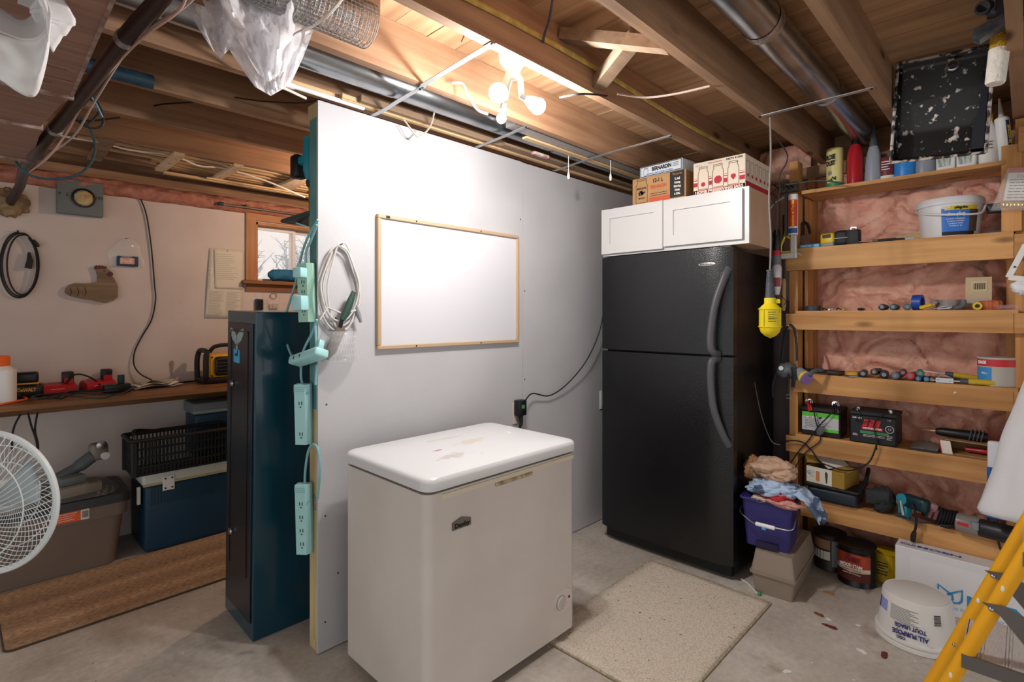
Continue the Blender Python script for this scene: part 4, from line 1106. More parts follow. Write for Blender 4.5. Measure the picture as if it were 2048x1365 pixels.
G().lathe([(0.012, -0.021), (0.014, -0.025), (0.012, -0.028), (0, -0.028)], 14, c=(q.x, 0, q.z), axis='y').o('wattle', mat('dull_red_paint', '5c2f33', 0.7), t)
q = wp(642 / 3.102, 340 + 628 / 3.102) - o
G().lathe([(0.0035, -0.022), (0.0035, -0.024)], 8, c=(q.x, 0, q.z), axis='y').o('eye', INK, t)
for k in range(3):
    cv = [wp((430 + 45 * k + 10 * math.sin(i)) / 3.102, 340 + (730 + 18 * i) / 3.102) - o for i in range(4)]
    G().tube([(c_.x, -0.0222, c_.z) for c_ in spl(cv, 4)], 0.0018, 4).o('carved_line', mat('carved_groove', '3c2c22', 0.8), t)
# clear bag with scrubber
o = wp(252, 478)
t = thing('plastic_bag', 'clear bag holding a blue scrubber pinned above the hen', 'bag', o)
def bagf(u, v):
    w = 0.03 + 0.06 * math.sin(min(1, v * 1.4) * PI / 2)
    return ((u - .5) * 2 * w + 0.01 * math.sin(9 * v), -0.014 - 0.016 * math.sin(PI * u) * math.sin(PI * min(1, v + .1)) + 0.006 * noise.noise((u * 6, v * 6, 2)), -0.175 * v)
G().grid(bagf, 14, 14).o('film', CLEAR, t, solid=0.0006)
G().rbox(-0.05, 0.06, -0.024, -0.006, -0.172, -0.108, 0.006, 2).o('scrubber', mat('scrubber_blue', '1d3f63', 0.6), t)
G().rbox(-0.035, 0.04, -0.028, -0.02, -0.16, -0.12, 0.006, 2).o('sponge', mat('sponge_pink', 'c9856e', 0.8, col2='e0c0ae', scale=60), t)
G().cyl((0, 0, 0), (0, -0.02, 0), 0.003, n=6).o('pin', DARK_MET, t)
# wall cord
pts = [wp(248, 374, .02), wp(268, 380, .012), wp(290, 420, .012), wp(302, 490, .012), wp(309, 570, .012), wp(311, 600, .012), wp(303, 640, .012), wp(283, 675, .012), wp(269, 705, .012), wp(268, 730, .02), wp(280, 748, .03), wp(302, 760, .05), wp(312, 765, .10)]
tag(G().tube(spl(pts, 8), 0.0042, 8).o('extension_lead', BLACK_RUB), 'black cord hanging in an S down the window wall', 'cord')
# pinned sheets
o = wp(450, 497)
t = thing('pinned_sheets', 'two printed paper sheets pinned left of the window', 'paper', o)
SH = mat('aged_paper', 'd4cebf', 0.85)
def sheet(pts, off, nm):
    Q = [wp(u / 3.102, 340 + v / 3.102) - o for u, v in pts]
    g = G()
    def f(u, v):
        p = Q[0].lerp(Q[1], u).lerp(Q[3].lerp(Q[2], u), v)
        return (p.x, -off - 0.006 * math.sin(PI * v) * (1 - u * .6) - 0.004 * (1 - u), p.z)
    return g.grid(f, 8, 14).o(nm, SH, t, solid=0.0006), Q, f
s1, Q1, f1 = sheet([(1300, 485), (1505, 500), (1500, 925), (1270, 918)], 0.003, 'sheet')
s2, Q2, f2 = sheet([(1325, 493), (1505, 503), (1506, 742), (1330, 738)], 0.009, 'sheet')
def prints(f, par, rows, cols, v0, v1, seed):
    g = G(); rr = random.Random(seed)
    for i in range(rows):
        v = v0 + (v1 - v0) * i / rows
        for (ua, ub) in cols:
            e = ua + (ub - ua) * rr.uniform(.6, 1)
            a_ = Vector(f(ua, v)); b__ = Vector(f(e, v)); a_.y -= .0008; b__.y -= .0008
            g.obox(a_, b__, .0004, .0016)
    g.o('print', INK_GREY, par, smooth=False)
prints(f1, t, 22, [(.06, .48), (.54, .95)], .62, .98, 2); prints(f2, t, 14, [(.08, .8)], .12, .8, 3); prints(f1, t, 30, [(.01, .08)], .05, .6, 5)
G().cyl(f2(.45, .03), Vector(f2(.45, .03)) + Vector((0, -.004, 0)), .003, n=8).o('pin', INK, t)
# small hardware packs on the wall below the sill
for i, (u, v, w, h, m_, lab, c2) in enumerate(((517, 593, .055, .10, mat('dark_pack', '2c3440', .4), 'dark tube pack hanging left above the locker', 0),
                                          (546, 592, .075, .10, CLEAR, 'clear pack with a ring hanging above the locker', 1), (621, 600, .06, .11, CLEAR, 'clear pack hanging beside the power bar', 0))):
    o = wp(u, v)
    t = thing('hardware_pack', lab, 'package', o)
    G().rbox(-w / 2, w / 2, -.022, -.002, -h, -.02, .004, 1).o('pack', m_, t)
    G().box(-w / 2 * .7, w / 2 * .7, -.006, -.002, -.022, .02).o('header', CLEAR, t, smooth=False)
    if c2: G().tube([(0.022 * math.cos(a_), -.012, -.0 + .022 * math.sin(a_)) for a_ in [2 * PI * k / 20 for k in range(20)]], .003, 6, closed=True).o('ring', mat('tan_ring', '9a8466', .5), t)
    if i == 0:
        for dx in (-.014, .003, .018): G().cyl((dx, -.022, -.09), (dx, -.022, -.03), .007, n=8).o('tube', BLACK_PL, t)
    if i: G().rbox(-w / 2 * .8, w / 2 * .8, -.018, -.006, -h + .006, -.06, .003, 1).o('contents', mat('pack_contents', '8a7468', .6, col2='c0b0a4', scale=60), t)
# small hook tag on the wall by the radio
tag(place(G().prism([(-.012, .0), (.0, -.075), (.012, .0), (.006, .02), (-.006, .02)], -.006, -.001, 'y').o('wall_hook', mat('tan_hook', '8f8272', .5), smooth=False), wp(343, 728)), 'small pointed metal hook on the wall left of the radio', 'hook')

# bundled clothes on the window sill
o = Vector((1.68, YL - 0.012, wz0 + 0.002))
def roll(u, v):
    x = -0.17 + 0.44 * u; a_ = 2 * PI * v
    r = (0.055 + 0.012 * noise.noise((x * 9, v * 3, 1)) + 0.006 * noise.noise((x * 30, v * 8, 1))) * min(1, (min(u, 1 - u) * 9 + .35)) * (0.8 if u < .55 else 1.25)
    return (x, 0.03 + r * math.cos(a_) * .8, max(0.002, 0.05 + (0.015 if u > .55 else 0) + r * math.sin(a_)))
tag(place(G().grid(roll, 40, 20).o('rolled_jacket', mat('teal_blue_fabric', '1f5f86', .85, col2='2f7398', scale=20), ang=180), o), 'rolled teal-blue jacket lying on the window sill', 'clothing')
# brass rod above the window
p0 = at(443, 411, y=3.93); p1 = at(640, 436, y=3.93)
t = thing('curtain_rod', 'thin metal rod with a dark end above the window', 'rod', (p0.x, 3.93, 2.125))
G().lathe([(0.0075, 0), (0.0075, 1.2)], 10, axis='x').o('rod', mat('aged_steel', 'a09a8e', .3, .8), t)
G().lathe([(0.011, -0.02), (0.013, -0.01), (0.011, 0.012)], 12, axis='x').o('end_cap', mat('teal_metal', '33525a', .4, .6), t)
for x in (.16, 1.05): G().box(x - .006, x + .006, -.006, .069, -.004, .02).o('bracket', DARK_MET, t, smooth=False)

# ================================================================ UNDER THE BENCH
# tote
TOTE = mat('tote_brown_plastic', '77695e', .45)
LIDM = mat('tote_lid_plastic', '2c2f33', .45)
t = thing('storage_tote', 'grey-brown storage tote with a dark lid and orange sticker', 'tote', (-0.32, 3.56, 0))
def flare(w0, d0, w1, d1, z0, z1, r=0.05):
    a_ = rrect(-w0 / 2, w0 / 2, -d0 / 2, d0 / 2, r); b__ = rrect(-w1 / 2, w1 / 2, -d1 / 2, d1 / 2, r); n = len(a_)
    g = G(); g.add([(x, y, z0) for x, y in a_] + [(x, y, z1) for x, y in b__], [(i, (i + 1) % n, n + (i + 1) % n, n + i) for i in range(n)] + [tuple(range(n - 1, -1, -1)), tuple(range(n, 2 * n))])
    return g
tw, td = 0.90, 0.40
def off(g, dx, dy):
    g.v = [p + Vector((dx, dy, 0)) for p in g.v]; return g
off(flare(tw - .08, td - .06, tw - .02, td - .02, 0.002, .27), tw / 2, td / 2).o('body', TOTE, t)
off(flare(tw + .01, td + .005, tw + .02, td + .01, .27, .355), tw / 2, td / 2).o('rim', TOTE, t)
l = off(flare(tw + .05, td + .03, tw + .04, td + .02, .34, .385), tw / 2, td / 2).o('lid', LIDM, t)
off(flare(tw - .03, td - .03, tw - .10, td - .08, .385, .415, .12), tw / 2, td / 2).o('lid_dome', mat('lid_grey', '6d6a68', .5), t)
# placed so the front face is at y = 3.56
g = G().box(0.60, 0.70, -.0075, -.004, .285, .34); g.o('sticker', mat('orange_sticker', 'e2612c', .5), t, smooth=False)
G().box(0.70, 0.735, -.0075, -.004, .285, .34).o('barcode_sticker', PAPER, t, smooth=False)
g = G()
for i in range(7): g.box(0.706 + i * .0038, 0.708 + i * .0038, -.0083, -.0075, .295, .33)
g.o('barcode', INK, t, smooth=False)
lines(.61, .69, .33, 4, .011, -.0077, INK_WHITE, t, .0025, 8)
# grey sander lying on the tote
p = at(165, 985, z=.417)
t = thing('sanding_tool', 'grey upright sanding tool lying on the dark tote lid', 'power tool', (p.x, p.y, .4165), rz=14)
GT = mat('grey_blue_tool', '5c6668', .5)
G().rbox(-.13, .07, -.06, .08, .0, .055, .012, 2).o('foot', mat('pale_grey_tool', '7f7a72', .5), t)
G().rbox(-.10, .01, -.03, .05, .055, .10, .012, 2).o('housing', GT, t)
G().tube(spl([(-.19, .06, .04), (-.12, .07, .07), (0, .075, .12), (.07, .075, .165)], 6), [.022] * 7 + [.028] * 6 + [.034] * 6, 12).o('tube_arm', GT, t)
G().rbox(.06, .14, .04, .115, .14, .235, .02, 3).o('head', mat('pale_grey_tool', '7f7a72', .5), t)
G().lathe([(.026, .036), (.026, .03), (.018, .026), (0, .024)], 20, c=(.10, 0, .225), axis='y').o('lens_ring', STEEL, t)
G().lathe([(.02, .034), (.02, .022), (.0, .022)], 16, c=(.115, 0, .165), axis='y').o('knob', WHITE_PL, t)
# blue cooler
COOL = mat('cooler_blue', '123a52', .45, bump=.0)
COOLLID = mat('cooler_lid', 'c9cdc4', .45)
t = thing('cooler', 'dark blue cooler with a pale lid below the black basket', 'cooler', (0.665, 3.585, 0))
cw_, cd_, = .66, .38
G().rbox(0, cw_, 0, cd_, .002, .385, .02, 3).o('body', COOL, t)
for i in range(38): 
    pass
g = G()
for i in range(40): g.box(.03 + i * .0155, .037 + i * .0155, -.003, .002, .27, .375)
rb_ = g.o('ribbing', COOL, t, smooth=False); rb_['kind'] = 'stuff'
G().rbox(-.012, cw_ + .012, -.012, cd_ + .01, .385, .47, .018, 3).o('lid', COOLLID, t)
G().box(-.008, cw_ + .008, -.0145, 0, .386, .398).o('lid_trim', mat('yellowed_trim', 'b8ab78', .5), t, smooth=False)
h_ = G().rbox(.085, .145, -.0185, -.011, .345, .43, .003, 1).o('hinge', WHITE_PL, t)
for x in (.098, .132):
    for z in (.36, .415): G().cyl((x, -.0185, z), (x, -.0205, z), .005, n=8).o('screw', DARK_MET, h_)
G().rbox(-.03, -.012, .03, .05, .28, .38, .003, 1).o('side_handle', WHITE_PL, t)
# second cooler on the back half
t = thing('cooler', 'small dark cooler with a grey lid behind the black basket', 'cooler', (0.96, 3.75, .471))
G().rbox(0, .38, 0, .22, 0.001, .26, .015, 2).o('body', COOL, t)
G().rbox(-.01, .39, -.01, .23, .26, .335, .015, 2).o('lid', mat('cooler_lid_grey', '6f7a7c', .5), t)
G().box(-.012, .392, -.013, -.009, .27, .285).o('lid_trim', mat('cooler_trim_pale', '9aa5a6', .5), t, smooth=False)
# black slotted basket
t = thing('slotted_basket', 'black plastic slotted basket on the blue cooler', 'basket', (0.60, 3.49, .471), rz=1)
BK = mat('basket_black', '14181a', .5)
bw_, bd2, bh_ = .50, .225, .20
def bside(p0, p1, n, h):
    g = G(); p0 = Vector(p0); p1 = Vector(p1)
    for k in range(n + 1):
        q = p0.lerp(p1, k / n); g.obox(q, q + Vector((0, 0, h)), .007, .004, up=(p1 - p0).cross(Vector((0, 0, 1))))
    for z in (0.005, h * .25, h * .5, h * .75, h - .006):
        g.obox(p0 + Vector((0, 0, z)), p1 + Vector((0, 0, z)), .004, .010)
    return g
for a_, b__, n in (((0, 0, 0), (bw_, 0, 0), 26), ((0, bd2, 0), (bw_, bd2, 0), 26), ((0, 0, 0), (0, bd2, 0), 12), ((bw_, 0, 0), (bw_, bd2, 0), 12)):
    s_ = bside(a_, b__, n, bh_).o('slatted_side', BK, t, smooth=False); s_['kind'] = 'stuff'
G().box(0, bw_, 0, bd2, 0.001, .006).o('floor_panel', BK, t, smooth=False)
for x in (0, bw_): 
    for y in (0, bd2): G().rbox(x - .014, x + .014, y - .012, y + .012, .001, bh_, .004, 1).o('corner_post', BK, t)
G().tube([(x, y, bh_) for x, y in rrect(-.012, bw_ + .012, -.012, bd2 + .012, .02)], .011, 8, closed=True).o('rim', BK, t)
G().tube(spl([(0, bd2 * .1, bh_), (.01, .06, bh_ + .03), (.02, .12, bh_ + .035), (.06, bd2, bh_ + .02), (.16, bd2 + .01, bh_)], 6), .008, 8).o('raised_handle', BK, t)
# cords hanging below the bench
for i, (pts, lab) in enumerate((([(42, 828), (30, 850), (24, 875), (25, 905)], 'dark cord hanging below the bench at the far left'),
                                ([(56, 826), (62, 850), (72, 880), (76, 905)], 'dark cord hanging below the bench, middle one'),
                                ([(75, 826), (70, 860), (76, 890), (75, 915)], 'dark cord hanging below the bench, right one'))):
    tag(G().tube(spl([at(u, v, y=BY + .16) for u, v in pts], 6), .0045, 6).o('extension_lead', BLACK_RUB), lab, 'cord')

# ================================================================ LOCKER
LK = mat('teal_cast_locker_paint', '06394a', .22, coat=.3)  # dark locker paint with the teal cast put into its colour
t = thing('steel_locker', 'tall dark teal-tinted steel locker behind the partition end', 'locker', (0.80, 2.297, 0.0), rx=1.6)
lw2, ld2, lz = .37, .345, 1.376
G().rbox(0, lw2, 0, ld2, .002, lz, .003, 1).o('body', LK, t)
LKD = mat('locker_door_paint', '121d24', .3)
dr = G().rbox(-.006, 0, .022, ld2 - .022, .07, lz - .05, .002, 1).o('door', LKD, t)
dp = G().box(-.008, -.006, .07, ld2 - .08, .30, lz - .07)
g = G()
for (y0_, y1_, z0_, z1_) in ((.065, .072, .25, lz - .085), (ld2 - .075, ld2 - .068, .25, lz - .085), (.065, ld2 - .068, lz - .09, lz - .083)):
    g.box(-.0085, -.006, y0_, y1_, z0_, z1_)
g.o('door_rib', mat('locker_rib', '0a1318', .35), dr, smooth=False)
for z in (1.055, .395): G().lathe([(.013, -.006), (.015, -.012), (.012, -.018), (0, -.018)], 16, c=(0, ld2 - .10, z), axis='x').o('lock', STEEL, dr)
# winged emblem and blue sticker
WG = mat('grey_emblem', '8fa3a4', .5)
for s_ in (-1, 1):
    cy = ld2 * .5 + .03
    G().prism([(cy + s_ * .004, 1.222), (cy + s_ * .03, 1.24), (cy + s_ * .055, 1.25), (cy + s_ * .085, 1.285), (cy + s_ * .08, 1.302), (cy + s_ * .05, 1.296), (cy + s_ * .02, 1.28), (cy + s_ * .004, 1.27)], -.0075, -.006, 'x').o('emblem_wing', WG, dr, smooth=False)
G().prism([(cy - .012, 1.21), (cy + .012, 1.21), (cy + .006, 1.25), (cy - .006, 1.25)], -.0075, -.006, 'x').o('emblem_tail', WG, dr, smooth=False)
stk = G().box(-.0075, -.006, cy - .036, cy + .036, 1.15, 1.208).o('sticker', mat('sky_blue_sticker', '3fa5d8', .5), dr, smooth=False)
G().prism([(cy + .02, 1.178), (cy - .015, 1.178), (cy - .02, 1.205), (cy - .008, 1.205), (cy - .004, 1.19), (cy + .02, 1.19)], -.0085, -.0075, 'x').o('sticker_mark', mat('navy_mark', '14324e', .5), dr, smooth=False)

# ================================================================ ON THE PARTITION END
# dark shelf on the back of the partition
t = thing('small_shelf', 'dark little shelf sticking out behind the partition end', 'shelf', (0.96, YP + .1005, 1.78))
G().rbox(0, .42, 0, .29, 0, .018, .006, 1).o('board', mat('dark_teal_board', '1f3f48', .45), t)
G().obox((.05, .0, -.06), (.05, .22, -.002), .016, .006).o('brace', AQUA_CAST, t, smooth=False)
# teal tools hung above
t = thing('cordless_drill', 'teal cordless drill hung high on the partition end', 'drill', (0.985, YP + .137, 1.93))
G().lathe([(.012, .0), (.02, .012), (.028, .04), (.03, .12), (.026, .16), (.03, .18)], 18).o('motor_housing', TEAL, t)
G().rbox(-.018, .018, -.0, .11, .08, .12, .012, 2).o('grip', TEAL, t)
G().rbox(-.03, .03, .08, .14, .03, .13, .01, 2).o('battery', BLACK_PL, t)
G().lathe([(.008, -.03), (.016, -.02), (.018, 0)], 14).o('chuck', DARK_MET, t)
tag(place(G().rbox(-.012, .012, -.01, .012, 0, .17, .004, 1).o('clamp_bar', mat('olive_yellow', '6f6a34', .5)), (0.985, YP + .118, 1.735)), 'olive yellow bar clamp below the teal drill', 'clamp')
# power bars
def pbar(label, loc, L, w, d, n, m_, rx=0, ry=0, rz=0, group='power bars on the partition end'):
    """bar hanging down from its top; outlets look towards -Y and -X"""
    t = thing('power_bar', label, 'power bar', loc, rz=rz, rx=rx, ry=ry, group=group)
    b_ = G().prism([(-w / 2, -d), (w / 2 * .5, -d), (w / 2, -d * .55), (w / 2, 0), (-w / 2, 0)], -L, 0).o('body', m_, t)
    for k in range(3): G().box(-w / 2 - .001, w / 2 * .5 + .001, -d - .0012, -d + .002, -.014 - k * .008, -.010 - k * .008).o('end_ridge', mat('aqua_cast_ridge', '86bcc0', .5), b_, smooth=False)  # ridges carry the teal cast in their colour too
    for k in range(n):
        z = -.075 - k * (L - .12) / max(1, n - 1)
        for dx in (-.009, .002):
            G().box(dx - .0015, dx + .0015, -d - .0012, -d + .001, z - .007, z + .006).o('slot', BLACK_PL, b_, smooth=False)
        G().cyl((-.0035, -d - .0012, z - .016), (-.0035, -d + .001, z - .016), .003, n=8).o('ground_hole', BLACK_PL, b_)
    return t
GRN = mat('green_cast_white_plastic', '93bfae', .45)  # white plastic with a greenish cast put into its colour
o = at(616, 528, x=.935)
pb = pbar('green-tinted white power bar with plugs hanging beside the white cable hank', (0.938, o.y, o.z), .235, .06, .034, 4, GRN, ry=-2, rz=-62)
G().rbox(-.02, .02, -.075, -.034, -.06, -.02, .006, 2).o('plug', AQUA_CAST, pb)
G().rbox(-.024, .024, -.082, -.034, -.19, -.13, .008, 2).o('plug', AQUA_CAST, pb)
o = at(616, 768, x=.935)
pb3 = pbar('teal-tinted white power bar hanging on the partition end at mid height', (0.935, YP + .075, o.z), .245, .058, .036, 2, AQUA_CAST, rz=-50, rx=3)
o = at(625, 972, x=.935)
pb4 = pbar('teal-tinted white power bar hanging lowest on the partition end', (0.935, YP + .07, o.z), .285, .056, .036, 4, AQUA_CAST, rz=-50, rx=3)
# sideways power bar
a_ = at(592, 723, x=.90); b__ = at(642, 706, x=.925)
pb2 = t = thing('power_bar', 'teal-tinted white power bar lying sideways in its cord loop', 'power bar', a_, group='power bars on the partition end')
d = b__ - Vector(a_)
ang_ = math.degrees(math.atan2(d.y, d.x)); L_ = d.length
t.rotation_euler = (math.radians(-20), -math.asin(d.z / L_), math.radians(ang_))
G().rbox(-.01, L_ + .01, -.03, .03, -.018, .018, .010, 3).o('body', AQUA_CAST, t)
G().rbox(L_ - .03, L_ - .005, -.012, .012, .018, .055, .005, 2).o('plug', AQUA_CAST, t)
for x in (.03, .07): G().box(x, x + .006, -.031, -.0295, -.006, .006).o('slot', BLACK_PL, t, smooth=False)
# cords between them
def ec(pts, par, r=.005, x=.93, m_=CAST_CORD):
    o = G().tube(spl([at(u, v, x=x) for u, v in pts], 8), r, 8).o('power_cord', m_, par)
    o.matrix_parent_inverse = Matrix.LocRotScale(par.location, par.rotation_euler, None).inverted()
    return o
ec([(636, 440), (618, 470), (603, 510), (590, 570), (572, 630), (570, 670), (578, 700), (588, 720)], pb2)
ec([(634, 450), (622, 480), (612, 505), (612, 530)], pb)
ec([(634, 640), (625, 665), (612, 690), (604, 712), (602, 740), (604, 765), (616, 787)], pb3)
ec([(630, 645), (632, 680), (632, 705)], pb2)
ec([(634, 730), (632, 750), (631, 770)], pb3)
ec([(635, 1000), (640, 940), (636, 900), (626, 890), (616, 905), (610, 950), (611, 985), (616, 1005)], pb4)

# ---- cable hank, saw and clear pocket on the partition face
CABG = mat('grey_white_cable', 'c9c6c2', .5)
def yp(u, v, off=.012): return at(u, v, y=YP - off)
o = yp(680, 490)
t = thing('cable_hank', 'hank of white and grey cables hanging on a nail of the partition', 'cable', o)
loops = []
for k in range(4):
    for i in range(12):
        a_ = PI / 2 - 2 * PI * i / 12
        rxx = (36, 42, 30, 38)[k]; ryy = (80, 86, 88, 75)[k]
        loops.append(yp(680 + (2, -2, 5, 0)[k] + rxx * math.cos(a_) * (1 if math.sin(a_) < .3 else .8), 572 + (0, 5, 2, -4)[k] - ryy * math.sin(a_), .012 + .006 * k))
G().tube([p - o for p in spl(loops, 5)], .0038, 7).o('cable', CABG, t)
G().tube([yp(712, 610, .03) - o, yp(716, 628, .03) - o, yp(722, 645, .03) - o], [.005, .011, .006], 10).o('connector', GREY_PL, t)
G().tube([yp(640, 640, .03) - o, yp(655, 615, .03) - o, yp(680, 626, .03) - o, yp(710, 622, .03) - o, yp(722, 605, .03) - o], .004, 7).o('cable', CABG, t)
G().cyl((0, .012, 0), (0, -.03, .003), .0035, n=8).o('nail', STEEL, t)
o = yp(672, 690, .04)
t = thing('pruning_saw', 'folding saw with a dark green handle standing in the clear pocket', 'saw', o)
G().tube([yp(708, 584, .04) - o, yp(700, 605, .04) - o, yp(690, 630, .04) - o, yp(684, 640, .04) - o], [.010, .016, .017, .011], 12, flat=.7).o('handle', mat('dark_green_grip', '2f4a40', .5), t)
G().tube([yp(684, 640, .04) - o, yp(680, 655, .04) - o], .008, 8).o('ferrule', DARK_MET, t)
Q = [yp(u, v, .04) - o for u, v in ((684, 650), (690, 660), (672, 705), (656, 720), (648, 710), (656, 690), (670, 660))]
G().prism([(p.x, p.z) for p in Q], -.004, .003, 'y').o('blade', mat('brown_leather', '6f625a', .6), t, smooth=False)
o = yp(675, 690, 0)
t = thing('wall_pocket', 'clear patterned plastic wall pocket screwed to the partition', 'holder', o)
hx0 = yp(642, 690, 0).x - o.x; hx1 = yp(708, 690, 0).x - o.x; hz1 = yp(675, 662, 0).z - o.z; hz0 = yp(675, 722, 0).z - o.z
g = G()
def pk(u, v): return (hx0 + (hx1 - hx0) * u + 0, -.001 - .075 * math.sin(PI * u) ** .5, hz0 + (hz1 - hz0) * v)
CLP = mat('clear_acrylic', 'e8eaee', .15, alpha=.17, spec=.8)
G().grid(pk, 24, 4).o('front', CLP, t, solid=.002)
g = G()
for j in range(5):
    for i in range(12):
        u0 = (i + (j % 2) * .5) / 12.5; v0 = (j + .2) / 5
        for du in (-.02, .02):
            g.tube([pk(max(0, min(1, u0 + .02 + du)), v0), pk(max(0, min(1, u0 + .02)), min(1, v0 + .14))], .0012, 4)
lt = g.o('lattice', CLP, t); lt['kind'] = 'stuff'
G().box(hx0, hx1, -.002, -.0005, hz0, hz1 + .01).o('back_plate', CLP, t, smooth=False)

# ================================================================ ON THE OPEN SHELVES
def sy(u, x): return at(u, 600, x=x).y
def spos(u, i, x): return Vector((x, sy(u, x), SHZ[i] + .0005))
TZ = 2.0535
def tpos(u, x): return Vector((x, sy(u, x), TZ))
LBL = mat('label_white', 'e6e2da', .6)
# ---- top board
t = thing('powder_tin', 'pale yellow cardboard tin of rose dust with a green foot', 'tin', tpos(1670, 3.28), rz=-112)
G().lathe([(.04, 0), (.041, .002), (.041, .212), (.039, .216)], 28).o('tube', mat('pale_yellow_card', 'd8cf8c', .5), t)
G().lathe([(.0414, .003), (.0414, .028)], 28, cap=False).o('green_band', mat('green_print', '2f8a55', .5), t)
g = G(); rr = random.Random(2)
for k in range(9):
    a_ = -PI / 2 + rr.uniform(-.7, .7); z = rr.uniform(.032, .055)
    g.sph((.0405 * math.cos(a_), .0405 * math.sin(a_), z), (.006, .003, .006), 6, 4)
g.o('leaf_print', mat('dark_green_print', '2c4a34', .6), t)
txt('ROSE', .034, (.004, -.0415, .165), INK, t, width=.048, bold=.0018); txt('DUST', .034, (.004, -.0415, .132), INK, t, width=.048, bold=.0018)
G().lathe([(.012, -.0415), (.012, -.0425)], 14, c=(0, 0, .08), axis='y').o('rose_print', mat('grey_print', '9a8f78', .6), t)
def bottle(name, label, u, x, prof, m_, cap=None, capm=None, band=None, bandm=None, rz=-90, n=24, sq=None, cat='bottle'):
    t = thing(name, label, cat, tpos(u, x), rz=rz)
    g = G().lathe(prof, n)
    if sq: g.v = [Vector((p.x * sq[0], p.y * sq[1], p.z)) for p in g.v]
    g.o('body', m_, t)
    if cap: G().lathe(cap, 18).o('cap', capm, t)
    if band:
        g = G().lathe(band, n, cap=False)
        if sq: g.v = [Vector((p.x * sq[0] * 1.01, p.y * sq[1] * 1.01, p.z)) for p in g.v]
        g.o('label_band', bandm, t)
    return t
bottle('squeeze_bottle', 'glossy red squeeze bottle next to the rose dust tin', 1710, 3.27, [(.034, 0), (.037, .004), (.037, .15), (.03, .19), (.022, .215)], mat('glossy_red', 'a81f28', .25), [(.016, .214), (.016, .236), (.012, .24)], BLACK_PL)
bottle('oil_bottle', 'silver-grey oil bottle with a tall pointed nozzle', 1747, 3.28, [(.04, 0), (.041, .01), (.036, .10), (.028, .16), (.02, .19)], mat('silver_grey_plastic', '8f96a2', .35), [(.019, .19), (.019, .215), (.015, .222), (.015, .25), (.01, .265), (.009, .295)], mat('dark_nozzle', '4a4c52', .4), sq=(1, .8))
t = bottle('paint_tin', 'dark red tin with a white foot half behind the paint tray', 1775, 3.29, [(.036, 0), (.037, .003), (.037, .115), (.034, .12)], mat('dark_red_label', '6b2a2e', .5), band=[(.0374, .003), (.0374, .025)], bandm=LBL, cat='tin')
lines(-.02, .02, .095, 4, .013, -.0378, INK_WHITE, t, .004, 3)
bottle('canister', 'bright blue canister standing below the paint tray', 1811, 3.29, [(.047, 0), (.048, .004), (.048, .125), (.045, .13)], mat('bright_blue', '2c86d4', .4), [(.044, .13), (.044, .142)], WHITE_PL, cat='canister')
bottle('oil_bottle', 'short grey oil bottle right of the blue canister', 1850, 3.29, [(.042, 0), (.044, .01), (.04, .09), (.03, .15), (.02, .18)], mat('silver_grey_plastic', '8f96a2', .35), [(.018, .18), (.018, .205)], BLACK_PL, sq=(1, .8))
for u, lab in ((1893, 'squared white jug, left one of two below the tray'), (1934, 'squared white jug, right one of two below the tray')):
    t = thing('jug', lab, 'jug', tpos(u, 3.285), rz=-90, group='white jugs on the top shelf')
    G().prism(rrect(-.036, .036, -.045, .045, .01), .0, .14).o('body', WHITE_PL, t)
    G().lathe([(.034, .14), (.02, .165), (.016, .17), (.016, .195)], 16).o('neck', WHITE_PL, t)
    G().box(-.030, .02, -.0458, -.045, .02, .11).o('label_patch', mat('striped_label', '6d7f78', .6, col2='d0d4d0', scale=25, stretch=(6, 1, 1)), t, smooth=False)
t = bottle('spray_bottle', 'white bottle with a yellow cap and handwritten notes', 1975, 3.28, [(.04, 0), (.042, .005), (.042, .09), (.032, .15), (.018, .205)], mat('white_plastic_matte', 'd6d6d2', .5), [(.017, .205), (.02, .21), (.02, .235), (.012, .25), (.012, .262)], mat('yellow_cap', 'e0b018', .4), sq=(1, .75))
for i, s_ in enumerate(('Car Wash', 'soft', 'dilute')): txt(s_, .013, (0, -.033, .105 - i * .014), INK, t, width=.04)
# caulking tube
t = thing('caulk_tube', 'white caulking tube with a cone nozzle leaning at the shelf end', 'tube', tpos(2014, 3.275) + Vector((0, 0, .001)), rz=-90, rx=0, ry=-5)
G().lathe([(.026, 0), (.026, .205), (.022, .21)], 20).o('tube', WHITE_PL, t)
G().lathe([(.0135, .208), (.011, .22), (.0035, .30)], 14).o('nozzle', WHITE_PL, t)
g = G()
for k in range(7):
    a_ = -PI / 2 + .55 + k * .07
    g.obox((.0263 * math.cos(a_), .0263 * math.sin(a_), .02), (.0263 * math.cos(a_), .0263 * math.sin(a_), .19), .004, .001, up=(math.cos(a_), math.sin(a_), 0))
g.o('navy_stripe', mat('navy_print', '232a5a', .5), t, smooth=False)
txt('100% SILICONE', .014, (.0205, -.0185, .10), mat('yellow_print', 'd8c020', .5), t, rot=(90, -90, 42), width=.13, bold=.0006)

